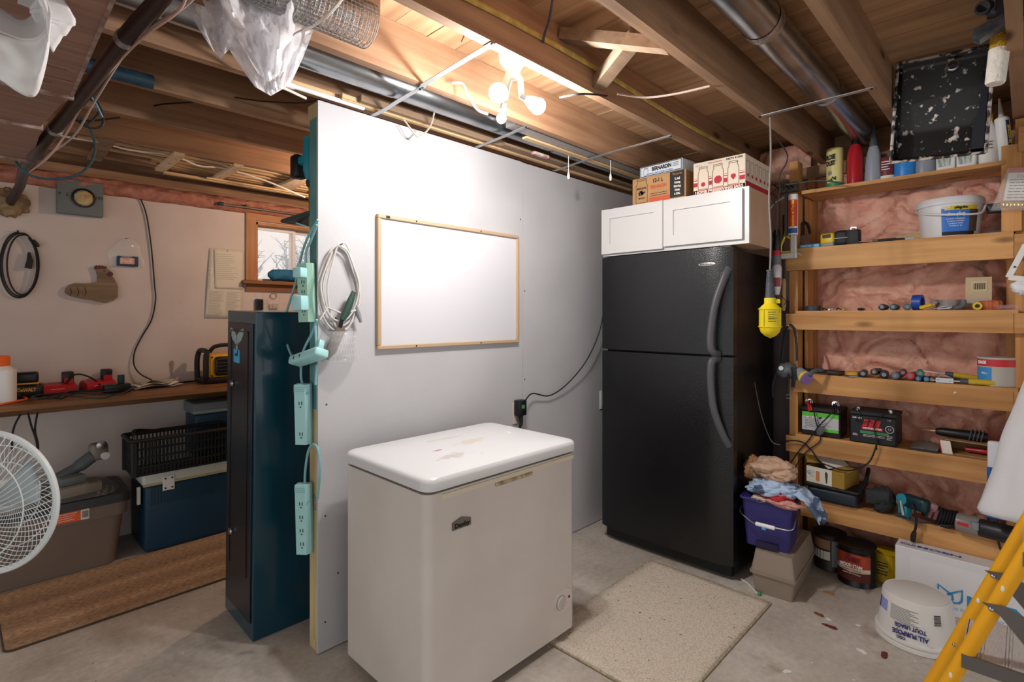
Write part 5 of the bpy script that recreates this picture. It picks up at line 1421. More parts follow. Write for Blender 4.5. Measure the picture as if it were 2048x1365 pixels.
# ---- second shelf
p = spos(1619, 0, 3.215)
t = thing('torpedo_level', 'small sky blue level lying at the left end of the second shelf', 'level', p, rz=-90)
G().rbox(-.05, .05, -.01, .01, 0, .018, .002, 1).o('body', mat('sky_blue_plastic', '38a0cc', .4), t)
txt('MASTER', .012, (-.015, -.0105, .009), INK_WHITE, t, width=.05)
t = thing('goggles_pack', 'clear pack with dark goggles and a strap by the post', 'package', spos(1608, 0, 3.30), rz=-80)
G().rbox(-.03, .035, -.02, .02, .0, .085, .01, 2).o('pack', mat('smoky_clear', '8a6d64', .2, alpha=.55), t)
G().tube(spl([(-.01, 0, .08), (-.015, 0, .13), (.0, 0, .155), (.02, 0, .14), (.03, 0, .09)], 5), .008, 8).o('strap', BLACK_RUB, t)
t = thing('tape_measure', 'yellow and grey tape measure on the second shelf', 'tape measure', spos(1656, 0, 3.24), rz=-100)
G().rbox(-.034, .034, -.02, .02, .012, .072, .012, 3).o('case', mat('tape_yellow', 'd9b81a', .4), t)
G().rbox(-.035, .035, -.021, .021, .0, .022, .004, 1).o('base', GREY_PL, t)
G().rbox(-.02, .022, -.0225, -.019, .045, .064, .002, 1).o('badge', BLACK_PL, t)
t = thing('belt_pouch', 'black rounded belt pouch beside the tape measure', 'pouch', spos(1684, 0, 3.25), rz=-95)
G().rbox(-.035, .035, -.025, .025, 0, .082, .018, 3).o('body', mat('black_nylon', '1d1e21', .6), t)
G().box(-.034, .034, -.0262, -.0248, .038, .042).o('seam', GREY_PL, t, smooth=False)
t = thing('belt_pouch', 'black squared belt pouch with a metal clip', 'pouch', spos(1708, 0, 3.25), rz=-95)
G().rbox(-.028, .028, -.025, .025, 0, .08, .006, 2).o('body', mat('black_nylon', '1d1e21', .6), t)
G().tube([(-.012, -.005, .08), (-.012, -.005, .092), (.012, -.005, .092), (.012, -.005, .08)], .003, 6).o('clip', STEEL, t)
t = thing('putty_knife', 'flat grey putty knife lying on the second shelf', 'knife', spos(1745, 0, 3.235) + Vector((0, 0, .003)), rz=-78)
G().prism([(-.06, -.03), (-.06, .03), (.0, .012), (.0, -.012)], .004, .006).o('blade', STEEL, t, smooth=False)
G().rbox(0, .10, -.012, .012, 0, .016, .005, 2).o('handle', mat('brown_grip', '6b5444', .6), t)
t = thing('wood_shim', 'pale wedge-shaped wood shim leaning beside the white pail', 'shim', spos(1806, 0, 3.31), rz=-88)
G().prism([(-.11, 0), (.10, 0), (.10, .055), (-.11, .012)], -.004, .004, 'y').o('wedge', mat('cedar_shim', 'c8ab84', .7, col2='b89a74', scale=20, stretch=(1, 8, 8)), t, smooth=False)
t = thing('utility_knife', 'thin dark utility knife lying in front of the shim', 'knife', spos(1785, 0, 3.225), rz=-86)
G().rbox(-.06, .05, -.008, .008, 0, .012, .003, 1).o('body', DARK_MET, t); G().box(.05, .085, -.001, .001, .003, .011).o('blade', STEEL, t, smooth=False)
# pail of plug compound
PAIL = mat('pail_white', 'd9dadc', .4)
t = thing('compound_pail', 'white pail with a blue and yellow label and a wire-like handle', 'pail', spos(1899, 0, 3.325), rz=-97)
G().lathe([(.108, 0), (.11, .004), (.124, .155)], 36).o('body', PAIL, t)
G().lathe([(.128, .15), (.131, .153), (.131, .178), (.126, .186), (.12, .186)], 36).o('lid', PAIL, t)
def band(r0, r1, z0, z1, a0, a1, n=14):
    g = G()
    return g.grid(lambda u, v: ((r0 + (r1 - r0) * v) * math.sin(a0 + (a1 - a0) * u), -(r0 + (r1 - r0) * v) * math.cos(a0 + (a1 - a0) * u), z0 + (z1 - z0) * v), n, 2)
LB = t
band(.1126, .1225, .022, .135, -.05, .85).o('blue_label', mat('label_blue', '2a6fc8', .4), t)
band(.1215, .1232, .122, .142, .05, 1.15).o('yellow_label', mat('label_yellow', 'dcc02a', .4), t)
band(.1107, .1127, .005, .024, -.05, 1.1).o('black_label', INK, t)
band(.1126, .1218, .022, .123, .85, 1.2).o('brown_label', mat('label_brown', '4f3f34', .5), t)
txt('plug-ite', .016, (.065, -.1075, .132), INK, t, rot=(90, 0, 31), width=.05, bold=.0008)
txt('MULCO', .014, (.012, -.1245, .135), LBL, t, rot=(90, 0, 6), width=.035, bold=.0012)
txt('ultra plug', .022, (.045, -.112, .102), INK_WHITE, t, rot=(86, 0, 22), width=.07, bold=.001)
for i in range(4): txt('CIMENT HYDRAULIQUE'[:14 - i * 2], .008, (.045, -.1105 + .0006 * i, .08 - i * .011), INK_WHITE, t, rot=(86, 0, 22), width=.07 - i * .008)
G().tube(spl([(-.128, -.01, .15), (-.09, -.098, .125), (-.02, -.137, .105), (.06, -.13, .095), (.125, -.065, .10), (.135, -.01, .14)], 8), .005, 8).o('handle', PAIL, t)
# clamp
t = thing('bar_clamp', 'black and grey quick clamp at the right end of the second shelf', 'clamp', spos(2005, 0, 3.30), rz=-90)
G().rbox(-.05, .05, -.012, .012, .0, .022, .004, 1).o('lower_jaw', mat('grey_jaw', '50545c', .4), t)
G().rbox(.03, .052, -.012, .012, .02, .14, .005, 1).o('bar', GREY_PL, t)
G().rbox(-.055, .035, -.012, .012, .10, .145, .006, 2).o('upper_jaw', BLACK_PL, t)
# ---- third shelf
t = thing('tape_roll', 'black tape roll lying at the left of the third shelf', 'tape', spos(1625, 1, 3.245))
G().lathe([(.022, 0), (.042, 0), (.042, .026), (.022, .026), (.022, 0)], 28, cap=False).o('roll', mat('black_tape', '35363a', .45), t)
rr = random.Random(11)
for i, (u, m_, lab) in enumerate(((1662, STEEL, 'small silver key bits near the black tape roll'), (1688, mat('brass', 'a08a50', .4, .8), 'little brass fitting on the third shelf'), (1722, DARK_MET, 'dark hex key set lying on the third shelf'))):
    t = thing('hardware_piece', lab, 'hardware', spos(u, 1, 3.235), rz=rr.uniform(-40, 40))
    G().tube([(-.03, 0, .006), (.0, 0, .006), (.025, .0, .008)], .006, 8).o('shank', m_, t)
    G().lathe([(.012, .0), (.012, .012)], 6).o('nut', m_, t)
    G().tube(spl([(-.03, .01, .005), (-.05, .02, .012), (-.035, .03, .005)], 5), .003, 6).o('loop', DARK_MET, t)
def knob(u, i, x, col, label, r=.017, L=.10, tilt=0, nm='screwdriver', z=0):
    t = thing(nm, label, 'screwdriver', spos(u, i, x) + Vector((0, 0, r + z)), rz=tilt)
    G().lathe([(r * .55, -.002), (r * .92, 0), (r, .008), (r * .95, L * .55), (r * .7, L * .75), (r * .85, L)], 14, axis='x').o('handle', col, t)
    G().lathe([(.0035, L), (.0035, L + .075)], 8, axis='x').o('shaft', STEEL, t)
    G().lathe([(r * .5, -.0035), (r * .5, -.001)], 10, axis='x').o('end_cap', GREY_PL, t)
    return t
DK = mat('dark_blue_grip', '1c2634', .4); TG = mat('dark_teal_grip', '2a5060', .45)
knob(1764, 1, 3.225, DK, 'dark blue ball-ended screwdriver on the third shelf', .017)
knob(1786, 1, 3.225, TG, 'slate blue ball-ended screwdriver on the third shelf', .017)
knob(1815, 1, 3.235, mat('grey_teal_grip', '4a6a70', .45), 'grey-teal stubby screwdriver left of the blue tape', .017, .07, 10)
t = thing('tape_roll', 'blue tape roll standing on edge on the third shelf', 'tape', spos(1836, 1, 3.27) + Vector((0, 0, .0385)), rz=-65)
G().lathe([(.025, -.018), (.038, -.018), (.038, .018), (.025, .018), (.025, -.018)], 28, axis='x', cap=False).o('roll', mat('blue_tape', '1f4fb0', .4), t)
t.rotation_euler = (0, 0, math.radians(-100))
t = thing('utility_knife', 'yellow and grey folding knife in front of the blue tape', 'knife', spos(1857, 1, 3.222), rz=-70, ry=-20)
G().rbox(-.03, .035, -.008, .008, .012, .030, .005, 1).o('handle', mat('tape_yellow', 'd9b81a', .4), t); G().rbox(.015, .045, -.009, .009, .018, .032, .003, 1).o('jaw', GREY_PL, t)
t = thing('duct_tape', 'wide grey duct tape roll lying flat on the third shelf', 'tape', spos(1900, 1, 3.285))
G().lathe([(.036, 0), (.056, 0), (.056, .05), (.036, .05), (.036, 0)], 32, cap=False).o('roll', mat('grey_brown_tape', '877c74', .35), t)
t = thing('blade_pile', 'heap of shiny blades and bits before the duct tape', 'hardware', spos(1890, 1, 3.218), rz=-90)
rr = random.Random(4)
for k in range(5): G().obox((rr.uniform(-.04, .02), rr.uniform(-.01, .012), .004 + .003 * k), (rr.uniform(-.0, .05), rr.uniform(-.01, .012), .008 + .004 * k), .012, .002).o('blade', STEEL, t, smooth=False)
t = thing('pipe_elbow', 'grey plastic pipe elbow right of the duct tape', 'fitting', spos(1922, 1, 3.222), rz=-60)
G().tube(spl([(-.03, 0, .012), (-.005, 0, .014), (.008, 0, .03), (.01, 0, .048)], 5), .011, 12).o('elbow', mat('dark_grey_pvc', '5e6064', .5), t)
# blister pack with card
t = thing('blister_pack', 'clear blister pack with a barcode card leaning at the back', 'package', spos(1958, 1, 3.36), rz=-90, rx=-6)
G().box(-.05, .045, 0.004, .006, .0, .16).o('card', mat('kraft_card', 'd0bd98', .7), t, smooth=False)
G().rbox(-.05, .04, -.03, .003, .003, .055, .006, 1).o('blister', CLEAR, t)
G().box(-.03, .03, .002, .004, .09, .14).o('barcode_label', mat('cream_label', 'd8c8a4', .7), t, smooth=False)
g = G()
for k in range(11): g.box(-.02 + k * .004, -.0185 + k * .004 + .001 * (k % 2), .001, .002, .10, .13)
g.o('barcode', INK, t, smooth=False)
t = thing('tape_measure', 'small round yellow tape measure on the third shelf', 'tape measure', spos(1955, 1, 3.225) + Vector((0, 0, .0175)))
G().lathe([(.0175, -.008), (.0175, .008)], 20, axis='x').o('case', mat('tape_yellow', 'd9b81a', .4), t); G().lathe([(.009, -.0095), (.009, -.008)], 14, axis='x').o('hub', BLACK_PL, t)
t = thing('fluted_knob', 'orange fluted plastic hand wheel on the third shelf', 'knob', spos(1980, 1, 3.27))
g = G()
N = 40
prof = [(.037, .0), (.041, .006), (.041, .036), (.036, .042)]
vs = []; fs = []
for r_, z in prof:
    for k in range(N):
        a_ = 2 * PI * k / N; q = r_ + (.003 if k % 4 < 2 else -.002); vs.append((q * math.cos(a_), q * math.sin(a_), z))
for i in range(3):
    for k in range(N): fs.append((i * N + k, i * N + (k + 1) % N, (i + 1) * N + (k + 1) % N, (i + 1) * N + k))
fs += [tuple(range(N - 1, -1, -1)), tuple(range(3 * N, 4 * N))]
g.add(vs, fs).o('wheel', mat('burnt_orange_plastic', 'b8603c', .45), t)
t = thing('clear_tray', 'shallow clear tray with a red pen at the shelf end', 'tray', spos(2016, 1, 3.28), rz=-90)
G().rbox(-.035, .035, -.05, .05, 0, .022, .005, 1).o('tray', CLEAR, t); G().cyl((-.03, -.01, .01), (.03, .0, .01), .005, n=8).o('pen', INK_RED, t)
# ---- fourth shelf: hand tools
t = thing('pipe_wrench', 'long dark adjustable wrench lying along the fourth shelf', 'wrench', spos(1668, 2, 3.27), rz=-92)
G().obox((-.12, .0, .014), (.07, .01, .014), .026, .016).o('handle', DARK_MET, t, smooth=False)
G().prism([(.07, -.03), (.13, -.035), (.14, -.015), (.10, -.008), (.10, .01), (.13, .02), (.12, .038), (.07, .03)], .002, .022).o('jaw', DARK_MET, t, smooth=False)
t = thing('slip_pliers', 'dark slip-joint pliers at the left of the fourth shelf', 'pliers', spos(1648, 2, 3.31), rz=-84)
for s_ in (-1, 1): G().tube(spl([(-.10, s_ * .025, .012), (-.04, s_ * .02, .012), (0, 0, .012), (.05, -s_ * .008, .012)], 5), .008, 8).o('arm', BLACK_RUB, t)
t = thing('snips', 'brown leather-handled snips beside the wrench', 'snips', spos(1690, 2, 3.235), rz=-88)
for s_ in (-1, 1): G().tube(spl([(-.08, s_ * .022, .014), (-.03, s_ * .016, .012), (.0, 0, .012), (.055, -s_ * .006, .012)], 5), [.011] * 6 + [.008] * 5 + [.005] * 5, 8).o('arm', mat('dark_brown_leather', '3a2c26', .6), t)
t = thing('tape_roll', 'yellow tape roll over a steel lid on the fourth shelf', 'tape', spos(1704, 2, 3.23))
G().lathe([(.04, 0), (.041, .006), (.0, .007)], 24).o('steel_lid', STEEL, t)
G().lathe([(.018, .008), (.032, .008), (.032, .026), (.018, .026), (.018, .008)], 24, cap=False).o('roll', mat('ochre_tape', 'c8963a', .5), t)
SD = ((1726, 3.215, '1e232b', 'black oval-handled screwdriver, first of the row', .019, 0), (1748, 3.235, '2b2d31', 'black ribbed screwdriver with a grey end cap', .018, .012),
      (1768, 3.225, '15161a', 'coal black chunky screwdriver in the row', .02, .0), (1790, 3.212, '5a6274', 'big grey-blue screwdriver in the row', .02, .0),
      (1806, 3.235, '6a2334', 'maroon screwdriver in the row', .017, .018), (1820, 3.212, 'd0343c', 'bright red screwdriver in the row', .019, .004),
      (1840, 3.235, '1f7a6c', 'teal green screwdriver in the row', .018, .018), (1836, 3.208, '1f5e94', 'blue screwdriver under the teal one', .013, 0),
      (1853, 3.21, '2f7fae', 'light blue small screwdriver in the row', .012, 0), (1864, 3.21, '6b3c34', 'brown small screwdriver, last of the row', .012, 0))
for i, (u, x, c_, lab, r_, dz) in enumerate(SD): knob(u, 2, x, mat('grip_' + c_, c_, .4), lab, r_, .09, (-1) ** i * 6, z=dz)
t = thing('door_latch', 'silver metal latch plate lying before the chisels', 'latch', spos(1889, 2, 3.212), rz=-90)
G().rbox(-.034, .034, -.004, .004, 0, .026, .002, 1).o('plate', STEEL, t)
for x in (-.022, .022): G().cyl((x, -.0045, .013), (x, -.0035, .013), .004, n=8).o('hole', BLACK_PL, t)
G().tube([(-.03, .01, .02), (-.01, .012, .04), (.02, .01, .03)], .003, 6).o('spring_wire', STEEL, t)
def chisel(u, x, z, rz, label, ry=0):
    t = thing('wood_chisel', label, 'chisel', spos(u, 2, x) + Vector((0, 0, z)), rz=rz, ry=ry)
    G().tube([(.0, 0, .015), (.09, 0, .015)], [.013, .0145], 12).o('handle', mat('chisel_yellow', 'c9a92c', .4), t)
    G().tube([(-.03, 0, .015), (.0, 0, .015)], [.01, .013], 12).o('collar', mat('slate_grip', '4a4f60', .4), t)
    G().obox((-.13, 0, .012), (-.03, 0, .014), .016, .004).o('blade', STEEL, t, smooth=False)
chisel(1937, 3.215, .0, -86, 'yellow-handled chisel lying in front beside the paint can')
chisel(1905, 3.29, .02, -80, 'yellow and grey chisel crossing the pile at the back', 8)
t = thing('locking_pliers', 'black locking pliers under the rear chisel', 'pliers', spos(1890, 2, 3.28), rz=-85)
for s_ in (-1, 1): G().tube(spl([(-.10, s_ * .02, .012), (-.03, s_ * .018, .012), (.02, 0, .012), (.06, -s_ * .008, .012)], 5), .009, 8).o('arm', BLACK_RUB, t)
t = thing('filler_can', 'squat can with a red top band and blue label on the fourth shelf', 'can', spos(1996, 2, 3.28), rz=-97)
G().lathe([(.071, 0), (.073, .003), (.0715, .006), (.0715, .122), (.0735, .125), (.073, .13)], 36).o('body', mat('grey_white_can', 'b9b6ae', .45), t)
band(.0722, .0722, .09, .121, -1.55, 1.55, 24).o('red_band', mat('can_red', 'c93038', .5), t)
band(.0722, .0722, .012, .085, -1.25, -.15).o('blue_label', mat('can_blue', '3f8fd0', .5), t)
G().lathe([(.066, .128), (.066, .124), (.0, .124)], 32, cap=False).o('lid', STEEL, t)
txt('SAGE', .02, (-.045, -.0575, .106), INK_WHITE, t, rot=(90, 0, -38), width=.04, bold=.001)
txt('filler', .014, (-.035, -.0635, .058), INK_WHITE, t, rot=(90, 0, -30), width=.03)
# ---- fifth shelf: batteries
def battery(label, u0, u1, x, h, d, cols):
    ya, yb = sy(u0, x), sy(u1, x); w = ya - yb
    t = thing('car_battery', label, 'battery', (x, ya, SHZ[3] + .0005), rz=-90)
    G().rbox(0, w, 0, d, 0, h - .02, .006, 1).o('case', BLACK_PL, t)
    G().rbox(-.002, w + .002, -.002, d + .002, h - .022, h, .005, 1).o('top_cover', mat('battery_top', '222327', .5), t)
    return t, w
t, w = battery('black battery with a green and grey label on the fifth shelf', 1602, 1680, 3.215, .155, .16, 0)
G().box(.006, w - .006, -.0012, 0, .028, .105).o('grey_label', mat('battery_grey', 'b9bcc0', .5), t, smooth=False)
gr = mat('battery_green', '5cc23a', .5)
G().box(.006, w - .006, -.0014, 0, .105, .128).o('green_band', gr, t, smooth=False)
G().box(w * .55, w - .006, -.0016, 0, .028, .044).o('green_corner', gr, t, smooth=False)
g = G().prism([(.012, .094), (w * .52, .094), (w * .56, .105), (.016, .105)], -.002, -.001, 'y'); g.o('black_bar', INK, t, smooth=False)
txt('CERTIFIED', .012, (w * .27, -.0024, .0995), INK_WHITE, t, width=w * .4, bold=.0006)
lines(.02, w * .8, .085, 5, .009, -.0016, INK_GREY, t, .003, 6)
g = G().tube([(.022 + .007 * math.cos(a_), -.0016, .04 + .007 * math.sin(a_)) for a_ in [2 * PI * k / 3 for k in range(3)]], .0014, 4, closed=True); g.o('recycling_mark', INK, t)
for k, (x, m_) in enumerate(((.03, RED_PL), (w - .03, BLACK_PL))):
    c_ = thing('battery_clamp', ('red jaw clamp clipped on the green-label battery', 'black jaw clamp clipped on the green-label battery')[k], 'clamp', (3.215 + .03, t.location.y - x, SHZ[3] + .156), rz=-90)
    G().tube(spl([(0, .01, .008), (-.005, -.01, .02), (.006, -.03, .012), (.014, -.045, -.02)], 5), .008, 8, flat=.7).o('grip', m_, c_)
    G().tube(spl([(0, .01, .008), (.008, -.01, .016), (.018, -.03, .005), (.026, -.044, -.018)], 5), .008, 8, flat=.7).o('grip', m_, c_)
    for j in (0, .008): G().tube(spl([(-.012 + j, .006, .012), (-.014 + j, .012, .03), (.002 + j, .014, .034), (.008 + j, .012, .014)], 4), .003, 6).o('jaw', STEEL, c_)
t, w = battery('black battery with a red emblem and green strip on the fifth shelf', 1699, 1793, 3.205, .165, .165, 0)
RD = mat('battery_red', 'c8282e', .5)
cx_ = w * .50
for k in range(3):
    x0 = cx_ - .038 + k * .026
    G().prism([(x0 - .006, .088), (x0 + .014, .088), (x0 + .022, .122), (x0 + .004, .126)], -.0014, 0, 'y').o('emblem_bar', RD, t, smooth=False)
G().box(cx_ - .046, cx_ + .044, -.0013, 0, .072, .086).o('red_strip', RD, t, smooth=False)
txt('MOTOMASTER', .011, (cx_, -.0018, .079), INK_WHITE, t, width=.08, bold=.0004)
G().box(w * .24, w * .84, -.0013, 0, .052, .064).o('green_strip', mat('battery_strip_green', '49a86a', .5), t, smooth=False)
txt('LAWN & GARDEN POWERSPORT', .008, (w * .54, -.0018, .058), INK, t, width=w * .55)
lines(w * .3, w * .8, .045, 2, .007, -.0004, INK_WHITE, t, .0022, 3); lines(.015, .04, .045, 2, .007, -.0004, INK_WHITE, t, .003, 2)
txt('U1R-230-1', .011, (.035, -.0008, .128), INK_WHITE, t, width=.04, bold=.0004); txt('12V', .01, (w - .03, -.0008, .13), INK_WHITE, t)
G().tube([(w * .86 + .017 * math.cos(a_), -.0008, .085 + .017 * math.sin(a_)) for a_ in [2 * PI * k / 20 for k in range(20)]], .0016, 4, closed=True).o('ring_mark', INK_WHITE, t)
txt('12', .016, (w * .86, -.0008, .085), INK_WHITE, t)
lines(w - .04, w - .012, .05, 3, .008, -.0004, INK_WHITE, t, .003, 12)
for x in (.032, w - .03):
    G().lathe([(.012, .164), (.011, .18), (.007, .184)], 14, c=(x, .03, 0)).o('terminal', STEEL, t)
for k, pts in enumerate(([(.032, .02, .175), (.05, -.01, .15), (.03, -.012, .115), (.06, -.014, .11), (.10, -.014, .12)], [(w - .03, .02, .17), (w - .06, -.01, .15), (w * .55, -.012, .10), (w * .6, -.016, .03), (w * .62, -.03, -.02)])):
    G().tube(spl(pts, 6), .0028, 6).o('lead', BLACK_RUB, t)
# thin charger leads over the shelf edge
def lead(pts, label, x=3.19, r=.0032, m_=BLACK_RUB):
    return tag(G().tube(spl([at(q[0], q[1], x=x - (q[2] if len(q) > 2 else 0)) for q in pts], 7), r, 6).o('charger_lead', m_), label, 'cord')
lead([(1628, 822), (1632, 845), (1640, 870), (1638, 885), (1612, 905), (1590, 935), (1578, 960)], 'thin black lead from the red clamp hanging over the shelf edge')
lead([(1668, 820), (1655, 835), (1636, 855), (1618, 880), (1596, 905), (1574, 938)], 'thin black lead crossing the green battery label')
lead([(1560, 888), (1580, 882), (1604, 885), (1622, 900), (1634, 918), (1640, 925), (1665, 935), (1690, 942), (1716, 938), (1738, 925), (1750, 900), (1755, 878)], 'black lead sagging below the red-emblem battery', x=3.17, r=.0038)
tag(place(G().sph((0, 0, 0), (.018, .006, .03), 14, 8).o('inline_fuse', mat('grey_fuse', '55575c', .5)), at(1641, 862, x=3.185), rz=-90, ry=25), 'grey oval inline fuse hanging on the battery lead', 'fuse')
# booklet, flat carton, rotary tool
t = thing('booklet_pack', 'grey plastic-wrapped booklet on the fifth shelf', 'booklet', spos(1850, 3, 3.25), rz=-92)
G().box(-.052, .052, -.04, .05, 0, .010).o('booklet', mat('black_booklet', '26272a', .4), t, smooth=False)
G().grid(lambda u, v: (-.055 + .11 * u, -.042 + .096 * v, .012 + .022 * v * (0.5 + .5 * math.sin(3 * u)) + .004 * noise.noise((u * 9, v * 9, 1))), 14, 10).o('wrap', mat('grey_film', '9a9a98', .2, alpha=.7), t, solid=.001)
t = thing('flat_carton', 'opened flat cardboard carton with a red-edged white end', 'carton', spos(1950, 3, 3.24), rz=-96)
G().box(-.11, .13, .0, .14, .0, .004).o('bottom', CARD, t, smooth=False)
G().box(-.11, .13, .0, .14, .062, .066).o('lid_flap', CARD, t, smooth=False)
G().box(-.112, -.108, .004, .14, .004, .062).o('side', CARD, t, smooth=False)
G().box(-.11, .13, .136, .14, .004, .062).o('back', CARD, t, smooth=False)
G().prism([(-.118, .0), (-.078, -.0), (-.088, .06), (-.128, .06)], -.012, -.008, 'y').o('end_flap', LBL, t, smooth=False)
G().prism([(-.121, .0), (-.117, .0), (-.127, .062), (-.131, .062)], -.0125, -.0075, 'y').o('red_edge', INK_RED, t, smooth=False)
t = thing('rotary_tool', 'black rotary tool with a pointed bit on the flat carton', 'power tool', spos(1925, 3, 3.30) + Vector((0, 0, .0662)), rz=-92)
G().lathe([(.014, -.10), (.02, -.08), (.022, -.0), (.024, .06), (.02, .09)], 16, c=(0, 0, .024), axis='x').o('body', BLACK_PL, t)
G().lathe([(.003, -.155), (.006, -.13), (.008, -.10)], 10, c=(0, 0, .024), axis='x').o('bit', mat('copper_bit', 'c09a7c', .4, .6), t)
for k in range(4): G().tube([(.03 + .014 * k + .006 * math.sin(a_), .028 * math.cos(a_), .024 + .028 * math.sin(a_) if math.sin(a_) > -.8 else .002) for a_ in [2 * PI * j / 16 for j in range(16)]], .0035, 6, closed=True).o('cord_turn', mat('grey_black_cord', '4c4c50', .5), t)
t = thing('orange_pliers', 'tool with orange grips inside the flat carton', 'tool', spos(1965, 3, 3.27) + Vector((0, 0, .0045)), rz=-90)
G().tube(spl([(-.06, .03, .018), (0, .02, .02), (.05, -.01, .02)], 5), .012, 8).o('grip', RED_PL, t); G().tube(spl([(-.0, .05, .018), (.04, .02, .02), (.07, -.02, .025)], 5), .010, 8).o('grip', ORANGE, t)
# ---- lowest shelf
t = thing('tool_case', 'dark blue-black soft tool case under the open carton', 'case', spos(1664, 4, 3.205), rz=-90)
ya, yb = sy(1616, 3.2) - t.location.y, sy(1715, 3.2) - t.location.y
G().rbox(-ya, -yb, -.03, .2, .0, .075, .02, 3).o('case', mat('navy_case', '232c38', .5, bump=.1, bscale=80), t)
G().rbox(-ya - .012, -yb + .012, -.036, .21, .073, .092, .009, 2).o('rim', BLACK_PL, t)
G().tube(spl([(-yb + .012, -.03, .09), (-yb + .02, .03, .11), (-yb + .022, .10, .15), (-yb + .015, .18, .17)], 5), .010, 8).o('lid_edge', BLACK_RUB, t)
bx = Vector((3.20, sy(1613, 3.2), SHZ[4] + .0935))
t = thing('tool_carton', 'opened white and gold carton sitting on the navy tool case', 'carton', bx, rz=-100)
GOLD = mat('gold_carton', 'a5853a', .5)
bw_ = .19; bh_ = .085
G().box(0, bw_ * .68, 0, .004, 0, bh_).o('white_front', LBL, t, smooth=False)
G().box(bw_ * .68, bw_, 0, .004, 0, bh_).o('gold_front', GOLD, t, smooth=False)
G().box(bw_ - .004, bw_, .004, .18, 0, bh_).o('gold_end', GOLD, t, smooth=False)
G().box(0, .004, .004, .18, 0, bh_).o('far_end', GOLD, t, smooth=False)
G().box(.004, bw_ - .004, .004, .18, 0, .004).o('bottom', BLACK_PL, t, smooth=False)
G().box(.0, bw_, .176, .18, 0.004, bh_).o('back', CARD, t, smooth=False)
G().obox((.05, .12, bh_ + .05), (bw_ * .72, .06, bh_ + .01), .11, .003, up=(0.1, -.3, 1)).o('white_flap', LBL, t, smooth=False)
G().obox((bw_ * .72, .06, bh_ + .01), (bw_ + .005, .045, bh_ - .003), .11, .003, up=(0.1, -.3, 1)).o('gold_flap', GOLD, t, smooth=False)
G().obox((-.012, .02, bh_ + .035), (.03, .08, bh_ + .03), .05, .003, up=(0, -1, .4)).o('side_flap', GOLD, t, smooth=False)
G().box(bw_ * .26, bw_ * .36, -.001, 0, .012, .065).o('orange_print', mat('orange_print', 'd88a50', .6), t, smooth=False)
G().prism([(bw_ * .53, .01), (bw_ * .56, .01), (bw_ * .58, .06), (bw_ * .53, .075), (bw_ * .5, .06)], -.001, 0, 'y').o('tool_print', mat('olive_print', '4a4f3a', .6), t, smooth=False)
lines(.02, bw_ * .22, .06, 4, .009, -.0004, INK_GREY, t, .002, 4)
txt('CF', .02, (.012, -.0008, .05), INK, t, rot=(90, 90, 0))
g = blob((0, 0, 0), (.055, .07, .065), 14, .25)
t = thing('glove_bag', 'crumpled charcoal cloth tool bag beside the jigsaw', 'bag', spos(1765, 4, 3.255) + Vector((0, 0, .058)), rz=-90)
g.v = [Vector((p.x, p.y, max(-.0575, p.z))) for p in g.v]
g.o('cloth', mat('charcoal_fabric', '34363a', .9, bump=.3, bscale=60), t, ang=180)
G().grid(lambda u, v: (-.06 + .10 * u, -.062 - .03 * math.sin(PI * v) * u, .05 - .07 * v + .02 * u), 10, 8).o('flap', mat('charcoal_fabric', '34363a', .9), t, solid=.003)
# jigsaw
t = thing('jigsaw', 'teal jigsaw standing on its steel shoe on the lowest shelf', 'jigsaw', spos(1815, 4, 3.225), rz=-118)
JT = mat('jigsaw_teal', '2f93a8', .4)
G().rbox(-.05, .08, -.035, .035, .0, .006, .002, 1).o('shoe', STEEL, t)
G().rbox(-.035, .01, -.022, .022, .006, .10, .008, 2).o('front_housing', JT, t)
G().rbox(-.02, .10, -.026, .026, .055, .12, .018, 3).o('motor_housing', mat('jigsaw_dark', '16353e', .4), t)
G().lathe([(.024, -.028), (.027, -.024), (.027, -.018), (.02, -.014)], 20, c=(-.012, 0, .092), axis='y').o('round_cover', JT, t)
G().tube([(-.012, -.03, .085), (-.006, -.032, .05), (0, -.03, .018)], .007, 8).o('lever', STEEL, t)
G().tube([(-.045, -.02, .012), (-.01, -.03, .02), (.03, -.028, .012)], .004, 6).o('guide_wire', STEEL, t)
P = [at(u, v, x=3.165) for u, v in ((1822, 1005), (1832, 1030), (1832, 1052), (1829, 1064))]
t2 = thing('jigsaw_lead', 'black jigsaw cord end hanging over the lowest shelf rail', 'cord', P[-1])
G().tube([p - P[-1] for p in spl(P, 6)], .0055, 8).o('cable', BLACK_RUB, t2)
G().tube([(0, 0, 0), (.0, .004, -.02), (.0, .006, -.05)], [.008, .012, .010], 10).o('plug', BLACK_RUB, t2)
# sander with wrapped cord
t = thing('palm_sander', 'black and red palm sander wrapped in its cord', 'sander', spos(1862, 4, 3.225), rz=-70, ry=14)
G().rbox(-.045, .05, -.03, .03, .012, .09, .02, 3).o('body', mat('sander_black', '26262a', .45), t)
G().rbox(-.048, .0, -.032, .032, .06, .10, .008, 2).o('top_pad', mat('sander_grey_red', '9a7a78', .5), t)
for k in range(3): G().box(-.03 + k * .022, -.018 + k * .022, -.0335, -.031, .03, .075).o('vent_patch', mat('sander_red', '8a4a4e', .5), t, smooth=False)
t = thing('cord_bundle', 'wrapped black cord bundle with a plug beside the sander', 'cord', spos(1894, 4, 3.225), rz=-80)
for k in range(6): G().tube([(-.028 + .011 * k + .01 * math.sin(a_), .03 * math.cos(a_), .042 + .036 * math.sin(a_)) for a_ in [2 * PI * j / 18 for j in range(18)]], .005, 6, closed=True).o('cord_turn', BLACK_RUB, t)
G().tube([(-.03, -.04, .012), (.0, -.045, .015), (.02, -.04, .02)], [.006, .011, .008], 10).o('plug', BLACK_RUB, t)
